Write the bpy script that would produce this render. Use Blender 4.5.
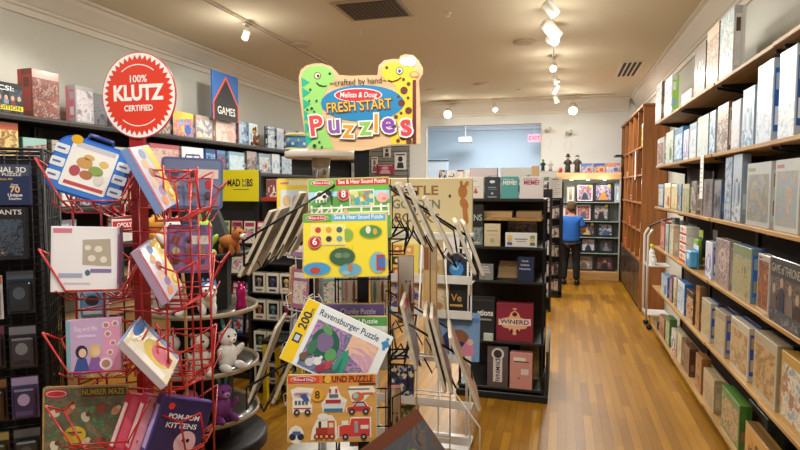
import bpy, bmesh, math, random
from mathutils import Matrix, Vector, Euler
for o in list(bpy.data.objects): bpy.data.objects.remove(o)
SC = bpy.context.scene
COL = SC.collection
PI = math.pi
def R(a): return math.radians(a)

# ---------------------------------------------------------------- camera
cam_d = bpy.data.cameras.new('camera'); cam_d.sensor_width = 36; cam_d.lens = 570 / 800 * 36
cam_d.clip_start = .05; cam_d.clip_end = 100
cam = bpy.data.objects.new('camera', cam_d); COL.objects.link(cam)
cam.location = (0, 0, 1.75); cam.rotation_euler = (R(90 - 3.814), 0, R(15.832))
SC.camera = cam
# ---------------------------------------------------------------- world, exposure
SC.view_settings.view_transform = 'Standard'; SC.view_settings.look = 'None'
SC.view_settings.gamma = 1; SC.view_settings.use_curve_mapping = False
SC.view_settings.exposure = 0.0
W = bpy.data.worlds.new('world'); SC.world = W; W.use_nodes = True
W.node_tree.nodes['Background'].inputs[0].default_value = (1, .95, .88, 1)
W.node_tree.nodes['Background'].inputs[1].default_value = .35
WARM = (1.0, .95, .84); NEUT = (1.0, .98, .93)
def lamp(kind, name, loc, energy, color=WARM, aim=None, size=.1, spot=80, blend=.6, size_y=None, spread=None):
    d = bpy.data.lights.new(name, kind); d.energy = energy; d.color = color
    if kind == 'AREA':
        d.size = size
        if size_y: d.shape = 'RECTANGLE'; d.size_y = size_y
        if spread: d.spread = R(spread)
    else: d.shadow_soft_size = size
    if kind == 'SPOT': d.spot_size = R(spot); d.spot_blend = blend
    o = bpy.data.objects.new(name, d); COL.objects.link(o); o.location = loc
    if aim is not None:
        o.rotation_euler = (Vector(aim) - Vector(loc)).to_track_quat('-Z', 'Y').to_euler()
    return o
# added area fill without fittings, over the aisles, before and behind the viewer
for (x, y, e) in ((-1.6, .6, 30), (-2.4, 3.0, 24), (-1.3, 3.6, 28), (-2.3, 6.0, 30), (-1.0, 6.6, 42), (-1.4, 9.6, 80), (.35, 9.4, 52), (.3, 5.2, 14), (.2, 1.5, 18)):
    lamp('AREA', 'ceiling_fill', (x, y, 3.40), e, NEUT, (x, y, 0), size=.35)
# the bluish room behind the wall opening
lamp('AREA', 'back_room_light', (-1.6, 13.6, 3.6), 330, (.90, .95, 1.0), (-1.6, 13.6, 0), size=1.6)

# ---------------------------------------------------------------- materials
def lin(h):
    r = []
    for i in (0, 2, 4):
        c = int(h[i:i+2], 16) / 255
        r.append(c / 12.92 if c <= .04045 else ((c + .055) / 1.055) ** 2.4)
    return tuple(r) + (1,)
_M = {}
def P(h, rough=.5, metal=0, coat=0, emit=0, trans=0, alpha=1, bump=0):
    k = (h, rough, metal, coat, emit, trans, alpha, bump)
    if k in _M: return _M[k]
    m = bpy.data.materials.new('paint_' + h); m.use_nodes = True
    nt = m.node_tree; b = nt.nodes['Principled BSDF']
    b.inputs['Base Color'].default_value = lin(h); b.inputs['Roughness'].default_value = rough
    b.inputs['Metallic'].default_value = metal; b.inputs['Coat Weight'].default_value = coat
    b.inputs['Coat Roughness'].default_value = .12
    b.inputs['Transmission Weight'].default_value = trans; b.inputs['Alpha'].default_value = alpha
    if emit: b.inputs['Emission Color'].default_value = lin(h); b.inputs['Emission Strength'].default_value = emit
    if bump:
        n = nt.nodes.new('ShaderNodeTexNoise'); n.inputs['Scale'].default_value = bump; n.inputs['Detail'].default_value = 4
        c = nt.nodes.new('ShaderNodeTexCoord'); nt.links.new(c.outputs['Object'], n.inputs['Vector'])
        u = nt.nodes.new('ShaderNodeBump'); u.inputs['Strength'].default_value = .25; u.inputs['Distance'].default_value = .004
        nt.links.new(n.outputs[0], u.inputs['Height']); nt.links.new(u.outputs[0], b.inputs['Normal'])
    _M[k] = m; return m
def art(cols, scale=16, kind='noise', coat=.35, rough=.45):
    """printed picture: irregular patches of the given colours"""
    k = ('art', cols, scale, kind, coat, rough)
    if k in _M: return _M[k]
    hs = cols.split()
    m = bpy.data.materials.new('print'); m.use_nodes = True; nt = m.node_tree; N = nt.nodes; Lk = nt.links
    b = N['Principled BSDF']; b.inputs['Roughness'].default_value = rough; b.inputs['Coat Weight'].default_value = coat
    b.inputs['Coat Roughness'].default_value = .12
    tc = N.new('ShaderNodeTexCoord'); oi = N.new('ShaderNodeObjectInfo')
    mu = N.new('ShaderNodeMath'); mu.operation = 'MULTIPLY'; mu.inputs[1].default_value = 37.0; Lk.new(oi.outputs['Random'], mu.inputs[0])
    ad = N.new('ShaderNodeVectorMath'); ad.operation = 'ADD'; Lk.new(tc.outputs['Object'], ad.inputs[0]); Lk.new(mu.outputs[0], ad.inputs[1])
    n = N.new('ShaderNodeTexNoise'); n.inputs['Scale'].default_value = scale; n.inputs['Detail'].default_value = 5
    n.inputs['Roughness'].default_value = .72; n.inputs['Distortion'].default_value = .55
    Lk.new(ad.outputs[0], n.inputs['Vector'])
    src = n.outputs[0]; lo, hi = .34, .66
    if kind == 'cell':
        v = N.new('ShaderNodeTexVoronoi'); v.inputs['Scale'].default_value = scale * 1.6
        Lk.new(ad.outputs[0], v.inputs['Vector'])
        s = N.new('ShaderNodeSeparateColor'); Lk.new(v.outputs['Color'], s.inputs[0]); src = s.outputs[0]; lo, hi = .05, .95
    r = N.new('ShaderNodeValToRGB'); cr = r.color_ramp; cr.interpolation = 'CONSTANT' if kind == 'cell' else 'EASE'
    q = len(hs)
    pos = [lo + (hi - lo) * i / max(1, q - 1) for i in range(q)]
    cr.elements[0].position = pos[0]; cr.elements[0].color = lin(hs[0])
    cr.elements[1].position = pos[-1]; cr.elements[1].color = lin(hs[-1])
    for i in range(1, q - 1):
        e = cr.elements.new(pos[i]); e.color = lin(hs[i])
    Lk.new(src, r.inputs[0]); Lk.new(r.outputs[0], b.inputs['Base Color'])
    _M[k] = m; return m
def wood(c1, c2, scale=1.0, axis='Y', rough=.5, coat=0):
    k = ('wood', c1, c2, scale, axis, rough)
    if k in _M: return _M[k]
    m = bpy.data.materials.new('wood'); m.use_nodes = True; nt = m.node_tree; N = nt.nodes; Lk = nt.links
    b = N['Principled BSDF']; b.inputs['Roughness'].default_value = rough; b.inputs['Coat Weight'].default_value = coat
    tc = N.new('ShaderNodeTexCoord'); mp = N.new('ShaderNodeMapping')
    s = {'X': (.6, 9, 9), 'Y': (9, .6, 9), 'Z': (9, 9, .6)}[axis]
    mp.inputs['Scale'].default_value = [q * scale for q in s]
    n = N.new('ShaderNodeTexNoise'); n.inputs['Scale'].default_value = 3; n.inputs['Detail'].default_value = 6; n.inputs['Distortion'].default_value = .4
    r = N.new('ShaderNodeValToRGB'); r.color_ramp.elements[0].position = .3; r.color_ramp.elements[1].position = .7
    r.color_ramp.elements[0].color = lin(c1); r.color_ramp.elements[1].color = lin(c2)
    Lk.new(tc.outputs['Object'], mp.inputs[0]); Lk.new(mp.outputs[0], n.inputs['Vector']); Lk.new(n.outputs[0], r.inputs[0]); Lk.new(r.outputs[0], b.inputs['Base Color'])
    _M[k] = m; return m
def floor_mat():
    m = bpy.data.materials.new('floor_boards'); m.use_nodes = True; nt = m.node_tree; N = nt.nodes; Lk = nt.links
    b = N['Principled BSDF']; b.inputs['Coat Weight'].default_value = .1; b.inputs['Coat Roughness'].default_value = .3; b.inputs['Specular IOR Level'].default_value = .35
    tc = N.new('ShaderNodeTexCoord'); mp = N.new('ShaderNodeMapping'); mp.inputs['Rotation'].default_value = (0, 0, R(90))
    br = N.new('ShaderNodeTexBrick'); br.inputs['Scale'].default_value = 1; br.inputs['Brick Width'].default_value = .75
    br.inputs['Row Height'].default_value = .062; br.inputs['Mortar Size'].default_value = .0012; br.offset = .37
    br.inputs['Color1'].default_value = lin('8e6214'); br.inputs['Color2'].default_value = lin('b48424'); br.inputs['Mortar'].default_value = lin('5c3c18')
    br.inputs['Bias'].default_value = 0
    Lk.new(tc.outputs['Object'], mp.inputs[0]); Lk.new(mp.outputs[0], br.inputs['Vector'])
    m2 = N.new('ShaderNodeMapping'); m2.inputs['Scale'].default_value = (14, .9, 1)
    n = N.new('ShaderNodeTexNoise'); n.inputs['Scale'].default_value = 2.4; n.inputs['Detail'].default_value = 7; n.inputs['Distortion'].default_value = .5
    Lk.new(tc.outputs['Object'], m2.inputs[0]); Lk.new(m2.outputs[0], n.inputs['Vector'])
    r = N.new('ShaderNodeValToRGB'); r.color_ramp.elements[0].color = (.55, .5, .40, 1); r.color_ramp.elements[1].color = (1.3, 1.2, .92, 1)
    Lk.new(n.outputs[0], r.inputs[0])
    mx = N.new('ShaderNodeMix'); mx.data_type = 'RGBA'; mx.blend_type = 'MULTIPLY'; mx.inputs[0].default_value = .8
    Lk.new(br.outputs[0], mx.inputs[6]); Lk.new(r.outputs[0], mx.inputs[7]); Lk.new(mx.outputs[2], b.inputs['Base Color'])
    r2 = N.new('ShaderNodeMapRange'); r2.inputs[3].default_value = .28; r2.inputs[4].default_value = .5
    Lk.new(n.outputs[0], r2.inputs[0]); Lk.new(r2.outputs[0], b.inputs['Roughness'])
    return m
BLACK = P('17171a', .45); BLACKM = P('101012', .35, .2); RED = P('b8181a', .35, 0, .4); WHITEW = P('e4e2dc', .4); CHROME = P('c8c8c8', .25, .9)
PALEW = wood('98703a', 'be9356', 1, 'Y', .5); DARKW = wood('865022', 'ab6d34', 1, 'Z', .45, .2); KRAFT = P('b08d5c', .7)
CLEAR = P('dfe8ec', .12, 0, 0, 0, 0, .28)

# ---------------------------------------------------------------- mesh builder
_T = {}
def text_mesh(s, off, shear=0):
    k = (s, round(off, 4), shear)
    if k not in _T:
        c = bpy.data.curves.new('t', 'FONT'); c.body = s; c.size = 1; c.offset = off; c.shear = shear
        c.align_x = 'CENTER'; c.align_y = 'CENTER'; c.resolution_u = 3; c.extrude = 0
        o = bpy.data.objects.new('t', c); COL.objects.link(o)
        me = bpy.data.meshes.new_from_object(o.evaluated_get(bpy.context.evaluated_depsgraph_get()))
        v = [tuple(p.co) for p in me.vertices]; f = [tuple(p.vertices) for p in me.polygons]
        bpy.data.objects.remove(o); bpy.data.curves.remove(c); bpy.data.meshes.remove(me)
        _T[k] = (v, f)
    return _T[k]
class MB:
    def __init__(s): s.v = []; s.f = []; s.mi = []; s.sm = []; s.mats = []; s.M = Matrix.Identity(4)
    def m(s, mat):
        if mat not in s.mats: s.mats.append(mat)
        return s.mats.index(mat)
    def add(s, vs, fs, mat, smooth=False):
        o = len(s.v); i = s.m(mat)
        s.v += [tuple(s.M @ Vector(p)) for p in vs]
        for f in fs: s.f.append([o + k for k in f]); s.mi.append(i); s.sm.append(smooth)
        return s
    def box(s, x0, x1, y0, y1, z0, z1, mat, b=0):
        if x0 > x1: x0, x1 = x1, x0
        if y0 > y1: y0, y1 = y1, y0
        if z0 > z1: z0, z1 = z1, z0
        if not b:
            vs = [(x, y, z) for x in (x0, x1) for y in (y0, y1) for z in (z0, z1)]
            return s.add(vs, [(0, 1, 3, 2), (4, 6, 7, 5), (0, 4, 5, 1), (2, 3, 7, 6), (0, 2, 6, 4), (1, 5, 7, 3)], mat)
        b = min(b, (x1-x0)*.45, (y1-y0)*.45, (z1-z0)*.45)
        C = {}; vs = []
        for sx in (0, 1):
            for sy in (0, 1):
                for sz in (0, 1):
                    x = (x0, x1)[sx]; y = (y0, y1)[sy]; z = (z0, z1)[sz]
                    dx = b if sx == 0 else -b; dy = b if sy == 0 else -b; dz = b if sz == 0 else -b
                    C[sx, sy, sz] = len(vs); vs += [(x, y+dy, z+dz), (x+dx, y, z+dz), (x+dx, y+dy, z)]
        fs = []
        for q in (0, 1):
            fs.append([C[q, a, c] for a, c in ((0, 0), (1, 0), (1, 1), (0, 1))])
            fs.append([C[a, q, c] + 1 for a, c in ((0, 0), (1, 0), (1, 1), (0, 1))])
            fs.append([C[a, c, q] + 2 for a, c in ((0, 0), (1, 0), (1, 1), (0, 1))])
        for i in (0, 1):
            for j in (0, 1):
                fs.append([C[i, j, 0], C[i, j, 1], C[i, j, 1] + 1, C[i, j, 0] + 1])
                fs.append([C[i, 0, j], C[i, 1, j], C[i, 1, j] + 2, C[i, 0, j] + 2])
                fs.append([C[0, i, j] + 1, C[1, i, j] + 1, C[1, i, j] + 2, C[0, i, j] + 2])
        for k in C.values(): fs.append([k, k+1, k+2])
        return s.add(vs, fs, mat)
    def prism(s, pts, y0, y1, mat):          # outline in x,z extruded along y
        n = len(pts); vs = [(p[0], y0, p[1]) for p in pts] + [(p[0], y1, p[1]) for p in pts]
        return s.add(vs, [list(range(n)), list(range(2*n-1, n-1, -1))] + [(i, (i+1) % n, n+(i+1) % n, n+i) for i in range(n)], mat)
    def slab(s, pts, z0, z1, mat):           # outline in x,y extruded along z
        n = len(pts); vs = [(p[0], p[1], z0) for p in pts] + [(p[0], p[1], z1) for p in pts]
        return s.add(vs, [list(range(n)), list(range(2*n-1, n-1, -1))] + [(i, (i+1) % n, n+(i+1) % n, n+i) for i in range(n)], mat)
    def rect(s, x0, x1, z0, z1, y, mat, t=.0006): return s.box(x0, x1, y - t, y, z0, z1, mat)
    def oval(s, x, z, rx, rz, y, mat, t=.0006, n=24, rot=0):
        c, q = math.cos(rot), math.sin(rot)
        return s.prism([(x + rx*math.cos(a)*c - rz*math.sin(a)*q, z + rx*math.cos(a)*q + rz*math.sin(a)*c) for a in [2*PI*i/n for i in range(n)]], y - t, y, mat)
    def tube(s, path, r, mat, n=6, closed=False):
        pts = [Vector(p) for p in path]
        L = len(pts); rings = []; up = None
        for i, p in enumerate(pts):
            if closed: t = (pts[(i+1) % L] - pts[i-1])
            else: t = pts[min(i+1, L-1)] - pts[max(i-1, 0)]
            if t.length < 1e-9: t = Vector((0, 0, 1))
            t.normalize()
            if up is None: up = Vector((0, 0, 1)) if abs(t.z) < .9 else Vector((1, 0, 0))
            a = t.cross(up)
            if a.length < 1e-4: a = t.cross(Vector((.3, .9, .1)))
            a.normalize(); c = a.cross(t).normalized(); up = c
            rings.append([tuple(p + (a*math.cos(2*PI*k/n) + c*math.sin(2*PI*k/n))*r) for k in range(n)])
        vs = [q for g in rings for q in g]; fs = []
        for i in range(L if closed else L-1):
            j = (i+1) % L
            for k in range(n): fs.append((i*n+k, i*n+(k+1) % n, j*n+(k+1) % n, j*n+k))
        if not closed: fs += [list(range(n)), list(range((L-1)*n, L*n))]
        return s.add(vs, fs, mat, True)
    def lathe(s, prof, mat, n=32, c=(0, 0), smooth=True):   # profile (r,z) about z axis
        vs = []; fs = []; L = len(prof)
        for r, z in prof:
            for k in range(n): vs.append((c[0] + max(r, 1e-4)*math.cos(2*PI*k/n), c[1] + max(r, 1e-4)*math.sin(2*PI*k/n), z))
        for i in range(L-1):
            for k in range(n): fs.append((i*n+k, i*n+(k+1) % n, (i+1)*n+(k+1) % n, (i+1)*n+k))
        fs += [list(range(n)), list(range((L-1)*n, L*n))]
        return s.add(vs, fs, mat, smooth)
    def ball(s, c, r, mat, n=14, rot=None):
        if not hasattr(r, '__len__'): r = (r, r, r)
        vs = []; fs = []; h = n // 2
        for i in range(h+1):
            a = PI*i/h
            for k in range(n):
                q = Vector((r[0]*math.sin(a)*math.cos(2*PI*k/n), r[1]*math.sin(a)*math.sin(2*PI*k/n), r[2]*math.cos(a)))
                if rot: q.rotate(Euler(rot))
                vs.append(tuple(q + Vector(c)))
        for i in range(h):
            for k in range(n): fs.append((i*n+k, i*n+(k+1) % n, (i+1)*n+(k+1) % n, (i+1)*n+k))
        return s.add(vs, fs, mat, True)
    def text(s, st, x, z, size, mat, y=0, off=.0, rot=0, sx=1, t=.0006, shear=0, w=None):
        v, f = text_mesh(st, off, shear)
        if w:                                 # fit to a given width
            xs = [p[0] for p in v]; sx = w / ((max(xs) - min(xs)) * size)
        c, q = math.cos(rot), math.sin(rot)
        vs = [(x + (p[0]*size*sx*c - p[1]*size*q), y - t, z + (p[0]*size*sx*q + p[1]*size*c)) for p in v]
        return s.add(vs, f, mat)
    def build(s, name, parent=None, loc=(0, 0, 0), rot=(0, 0, 0), recalc=True):
        me = bpy.data.meshes.new(name); me.from_pydata(s.v, [], s.f)
        for m in s.mats: me.materials.append(m)
        me.polygons.foreach_set('material_index', s.mi); me.polygons.foreach_set('use_smooth', s.sm)
        if recalc:
            bm = bmesh.new(); bm.from_mesh(me)
            if any(s.sm): bmesh.ops.remove_doubles(bm, verts=bm.verts, dist=1e-6)
            bmesh.ops.recalc_face_normals(bm, faces=bm.faces); bm.to_mesh(me); bm.free()
        me.update()
        o = bpy.data.objects.new(name, me); COL.objects.link(o); o.location = loc; o.rotation_euler = rot
        if parent: o.parent = parent
        return o
def tag(o, label, cat, group=None, kind=None):
    if label: o['label'] = label
    if cat: o['category'] = cat
    if group: o['group'] = group
    if kind: o['kind'] = kind
    return o
def thing(name, label, cat, loc=(0, 0, 0), rz=0, group=None, rot=None):
    o = bpy.data.objects.new(name, None); COL.objects.link(o); o.location = loc; o.rotation_euler = rot or (0, 0, rz)
    o.empty_display_size = .05
    return tag(o, label, cat, group)
def struct(o): o['kind'] = 'structure'; return o
ORD = ['', 'first', 'second', 'third', 'fourth', 'fifth', 'sixth', 'seventh', 'eighth', 'ninth', 'tenth', 'eleventh', 'twelfth', 'thirteenth', 'fourteenth', 'fifteenth', 'sixteenth', 'seventeenth']
def dup(root, loc=None, rot=None, label=None, group=None):
    r = root.copy(); COL.objects.link(r)
    if loc is not None: r.location = loc
    if rot is not None: r.rotation_euler = rot
    if label: r['label'] = label
    if group: r['group'] = group
    for ch in list(root.children):
        c = ch.copy(); COL.objects.link(c); c.parent = r
        for g in list(ch.children):
            d = g.copy(); COL.objects.link(d); d.parent = c
    return r

# ================================================================ ROOM SHELL
XR, XL, YB, ZC, YF = 1.40, -4.40, 11.80, 3.45, -2.6
WALL = P('ccccc2', .85, bump=30); CEIL = P('d6ccb4', .9, bump=20); TRIM = P('dcd6ca', .6); WALLB = P('e0e2de', .85, bump=30)
f = MB(); f.box(XL-.1, XR+.1, YF, 16.2, -.1, 0, floor_mat()); struct(f.build('floor'))
f = MB(); f.box(XL-.1, XR+.1, YF, YB+.15, ZC, ZC+.1, CEIL); struct(f.build('ceiling'))
f = MB(); f.box(XL-.12, XL, YF, YB+.15, 0, ZC, WALL); struct(f.build('wall_left'))
f = MB(); f.box(XR, XR+.12, YF, 16.2, 0, ZC, WALL); struct(f.build('wall_right'))
# back wall with the wide opening into the bluish room
ox0, ox1, oz0, oz1 = -2.80, -.39, 1.90, 3.02
f = MB(); f.box(XL, ox0, YB, YB+.15, 0, ZC, WALLB); f.box(ox1, XR, YB, YB+.15, 0, ZC, WALLB)
f.box(ox0, ox1, YB, YB+.15, 0, oz0, WALLB); f.box(ox0, ox1, YB, YB+.15, oz1, ZC, WALLB); struct(f.build('wall_back'))
f = MB(); f.box(ox0-.02, ox1+.02, YB-.03, YB+.17, oz0, oz0+.035, TRIM, .006); struct(f.build('trim_1'))
f = MB(); f.box(ox1-.03, ox1, YB-.005, YB+.16, oz0+.035, oz1, TRIM, .004); f.box(ox0, ox0+.03, YB-.005, YB+.16, oz0+.035, oz1, TRIM, .004); struct(f.build('trim_2'))
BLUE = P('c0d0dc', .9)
f = MB(); f.box(XL, XR, 16.0, 16.1, 0, 4.2, BLUE); struct(f.build('wall_back_room'))
f = MB(); f.box(XL-.1, XL, YB+.15, 16.1, 0, 4.2, BLUE); struct(f.build('wall_back_room_left'))
f = MB(); f.box(XR, XR+.1, YB+.15, 16.1, ZC, 4.2, BLUE); struct(f.build('wall_back_room_right'))
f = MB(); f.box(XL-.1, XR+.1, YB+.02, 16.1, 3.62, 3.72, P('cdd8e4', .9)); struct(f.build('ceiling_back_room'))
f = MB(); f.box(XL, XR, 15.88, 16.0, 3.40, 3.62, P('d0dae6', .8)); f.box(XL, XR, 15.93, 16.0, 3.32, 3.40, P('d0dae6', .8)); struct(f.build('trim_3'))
# crown mouldings: stepped profile swept along the walls
def crown(name, prof, axis, a0, a1, base):
    m = MB(); n = len(prof); vs = []
    for t in (a0, a1):
        for (d, z) in prof:
            vs.append((base[0] + d*base[1], t, z) if axis == 'Y' else (t, base[0] + d*base[1], z))
    m.add(vs, [list(range(n)), list(range(n, 2*n))] + [(i, (i+1) % n, n+(i+1) % n, n+i) for i in range(n)], TRIM); struct(m.build(name))
prof = [(0, ZC), (.20, ZC), (.20, ZC-.022), (.165, ZC-.03), (.15, ZC-.06), (.10, ZC-.115), (.06, ZC-.16), (.045, ZC-.17), (.045, ZC-.19), (.025, ZC-.20), (.02, ZC-.25), (0, ZC-.255)]
crown('trim_4', prof, 'Y', YF, YB, (XL, 1)); crown('trim_5', prof, 'Y', YF, YB, (XR, -1)); crown('trim_6', [(d, z) for d, z in prof], 'X', XL+.2, XR-.2, (YB, -1))

# ================================================================ CEILING FITTINGS
def track(name, x, y0, y1, label):
    m = MB(); m.box(x-.017, x+.017, y0, y1, ZC-.028, ZC-.0005, P('cfc3b0', .4), .004)
    m.box(x-.006, x+.006, y0+.02, y1-.02, ZC-.029, ZC-.02, P('3a352e', .5)); tag(m.build(name), label, 'light track')
track('lighting_track', -3.12, -1.5, 7.4, 'long pale lighting track on the ceiling above the left shelving')
track('lighting_track', -.13, -1.5, 10.9, 'long lighting track on the ceiling over the centre aisle, thick with lamp heads')
m = MB(); m.box(-2.6, .9, 11.18, 11.214, ZC-.028, ZC-.0005, P('cfc3b0', .4), .004); tag(m.build('lighting_track'), 'short crosswise lighting track on the ceiling before the wall opening', 'light track')
def spot(loc, aim, label, e=18, on=True, s=1.0, big=False):
    t = thing('track_spotlight', label, 'spotlight', loc, 0, 'track spotlights')
    L0 = Vector(loc); d = Vector(aim) - (L0 - Vector((0, 0, .10*s))); 
    m = MB(); m.box(-.02, .02, -.05, .05, -.024, 0, TRIM, .004); m.tube([(0, 0, -.02), (0, 0, -.10*s)], .008, TRIM); m.build('mount', t)
    q = d.to_track_quat('-Z', 'Y').to_euler()
    m = MB(); r = .045*s
    m.lathe([(0, .07*s), (r*.75, .07*s), (r*.95, .05*s), (r, -.06*s), (r*1.03, -.075*s), (r*.93, -.075*s), (r*.9, -.05*s), (0, -.048*s)], TRIM, 20)
    c = m.build('lamp_head', t, (0, 0, -.12*s), q)
    m = MB(); m.lathe([(0, -.052*s), (r*.88, -.052*s), (r*.88, -.058*s), (0, -.060*s)], P('fff0d8', .3, emit=14 if on else 0) if on else P('e8e4dc', .3), 20); m.build('bulb', c)
    if on:
        dn = d.normalized(); p = L0 - Vector((0, 0, .12*s)) + dn*.10*s
        lamp('SPOT', 'spot_beam', p, e, WARM, aim, .03, 75, .7)
        lamp('POINT', 'head_fill', L0 + Vector((0, -.10, -.32)), e*.16, WARM, size=.06)  # added point light below each lit head, brightens ceiling and upper walls
    return t
H = ZC - .028
spot((-.13, 5.25, H), (1.1, 5.0, 1.9), 'cream track spotlight over the aisle, topmost in the picture', 28)
spot((-.13, 5.75, H), (1.1, 6.6, 2.0), 'cream track spotlight over the aisle, second from the top', 26, s=1.4)
spot((-.13, 6.3, H), (1.1, 4.0, 2.3), 'cream track spotlight over the aisle, third from the top', 30, s=1.1)
spot((-.13, 7.75, H), (-.4, 4.6, 1.4), 'glowing track spotlight over the aisle, turned to face the viewer', 45)
spot((-.13, 8.6, H), (1.1, 8.3, 1.4), 'small track spotlight over the aisle just past the glowing one', 20)
spot((-.13, 9.5, H), (-1.0, 10.8, 1.4), 'small track spotlight over the aisle, second from its far end', 20)
spot((-.13, 10.5, H), (.7, 11.2, 1.2), 'track spotlight at the far end of the aisle track', 25)
spot((-2.18, 11.2, H), (-1.9, 6, 1.0), 'bright round spotlight left of the wall opening top', 60, s=1.7)  # head enlarged to imitate the glare around its bulb
spot((-1.28, 11.2, H), (-.5, 9.2, 1.2), 'white tilted spotlight above the middle of the wall opening', 20, s=1.15)
spot((.17, 11.2, H), (.1, 7.0, .8), 'bright round spotlight above the wall right of the opening', 60, s=1.7)  # oversized like its left twin, glare put into the size
spot((-3.14, 5.30, H), (-4.1, 6.2, 2.4), 'lone grey spotlight on the left ceiling track', 50, s=.85)
# fittings of the same track nearer the viewer
spot((-.13, 2.6, H), (1.15, 3.3, 1.7), 'track spotlight over the aisle nearest the viewer, outside the picture', 34)
spot((-.13, 1.0, H), (-.9, 2.1, 1.2), 'track spotlight overhead aimed at the wooden puzzle rack, outside the picture', 95)
spot((-3.12, 3.4, H), (-4.1, 3.6, 2.2), 'track spotlight on the left ceiling track above the red box, outside the picture', 55)
spot((-3.12, 1.2, H), (-1.9, 2.0, 1.3), 'track spotlight on the left ceiling track nearest the viewer, outside the picture', 55)
# vents, speakers, recessed lights
m = MB(); m.M = Matrix.Translation((-1.77, 5.3, 0)) @ Matrix.Rotation(0, 4, 'Z')
m.box(-.33, .33, -.30, .30, ZC-.012, ZC-.0005, P('b5a58f', .6), .003); v = m.build('ceiling_vent'); tag(v, 'dark square air return grille in the ceiling above the puzzle sign', 'vent')
m = MB(); m.box(-2.05, -1.49, 5.05, 5.55, ZC-.016, ZC-.0125, P('4c443c', .8))
for i in range(14): m.box(-2.04+i*.042, -2.025+i*.042, 5.06, 5.54, ZC-.022, ZC-.014, P('5c5348', .6))
m.build('grille', v)
def slot_vent(cx, cy, w, l, n, label, rz=0, c='2c2824'):
    t = thing('ceiling_vent', label, 'vent', (cx, cy, ZC-.0005), rz)
    m = MB(); m.box(-w/2-.03, w/2+.03, -l/2-.03, l/2+.03, -.008, 0, TRIM, .002); m.build('frame', t)
    m = MB()
    for i in range(n):
        x = -w/2 + (i+.5)*w/n; m.box(x-w/n*.3, x+w/n*.3, -l/2, l/2, -.011, -.0085, P(c, .8))
    m.build('slot', t)
slot_vent(.90, 8.95, .26, 1.0, 4, 'white ceiling vent with four dark slots above the right shelves')
slot_vent(-3.55, 8.1, .25, .9, 4, 'long faint slotted vent in the ceiling above the left shelving', 0, '857763')
def disc(x, y, r, label, name='ceiling_speaker', c='c2b29c'):
    m = MB(); m.lathe([(0, 0), (r, 0), (r*1.02, -.01), (r*.94, -.022), (r*.6, -.03), (0, -.034)], P(c, .7), 32)
    tag(m.build(name, None, (x, y, ZC-.0005)), label, 'speaker')
disc(-3.02, 6.33, .125, 'round tan ceiling speaker left of the dinosaur sign')
disc(-.45, 6.95, .13, 'round ceiling speaker left of the aisle lamp heads')
disc(-2.6, 8.6, .11, 'round ceiling speaker behind the giraffe top of the sign', c='b8a890')
m = MB(); m.lathe([(0, 0), (.12, 0), (.12, -.012), (.07, -.03), (0, -.034)], P('d8cdbd', .6), 28); tag(m.build('ceiling_speaker', None, (-1.32, 9.6, ZC-.0005)), 'shallow domed ceiling fixture above the opening', 'speaker')
for x, y, lb in ((-2.25, 9.9, 'small bright recessed ceiling light beyond the giraffe'), (-.72, 10.3, 'small bright recessed ceiling light above the opening')):
    t = thing('recessed_light', lb, 'ceiling light', (x, y, ZC-.0005))
    m = MB(); m.lathe([(.045, 0), (.065, 0), (.065, -.008), (.045, -.008)], TRIM, 24); m.build('trim_ring', t)
    m = MB(); m.lathe([(0, 0), (.045, 0), (.045, -.006), (0, -.006)], P('fff2dc', .4, emit=10), 24); m.build('bulb', t)
for x, y, lb in ((-2.15, 6.0, 'tiny sprinkler head on the ceiling near the square grille'), (-1.1, 5.6, 'tiny sprinkler head on the ceiling left of the aisle track'), (-1.9, 7.6, 'tiny sprinkler head on the ceiling above the giraffe'),):
    m = MB(); m.lathe([(0, 0), (.035, 0), (.035, -.006), (.012, -.008), (.010, -.03), (.018, -.032), (.018, -.036), (0, -.038)], TRIM, 18); tag(m.build('sprinkler_head', None, (x, y, ZC-.0005)), lb, 'sprinkler')
# back room contents
t = thing('exit_sign', 'pink glowing exit sign in the bluish back room', 'exit sign', (-.72, 15.4, 3.02))
m = MB(); m.box(-.16, .16, -.03, .03, -.1, .1, P('f49cac', .5, emit=.45), .006); m.build('housing', t)
m = MB(); m.text('EXIT', 0, 0, .14, P('e8303c', .5, emit=1.2), -.031, .02); m.build('exit_lettering', t)
m = MB(); m.tube([(0, 0, .1), (0, 0, .6)], .012, TRIM); m.build('hanger', t)
m = MB(); m.lathe([(0, 0), (.75, 0), (.8, -.03), (.7, -.09), (.4, -.14), (0, -.15)], P('e0e8f0', .6, emit=.35), 40); tag(m.build('bowl_light', None, (-1.5, 13.2, 3.612)), 'large shallow white bowl light on the back room ceiling', 'ceiling light')
t = thing('wall_projector', 'small white boxed fitting hung high in the back room', 'projector', (-2.5, 15.2, 3.0))
m = MB(); m.box(-.17, .17, -.14, .14, -.07, .07, P('e8ecf0', .5), .015); m.build('body', t); m = MB(); m.tube([(0, 0, .07), (0, 0, .62)], .014, TRIM); m.build('ceiling_pole', t)
t = thing('notice_board', 'pale lit panel with a row of small dark letters in the back room', 'panel', (-3.25, 14.2, 2.2))
m = MB(); m.box(-.48, .48, 0, .03, -.38, .24, P('dfe6ee', .6), .004); m.build('panel', t); m = MB(); m.box(-.5, .5, -.015, .0, .20, .235, P('3c5068', .5)); m.build('rail', t)
m = MB(); m.box(-.02, .02, 0, .03, -2.2, -.36, P('98a4b0', .5)); m.build('post', t)
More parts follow.
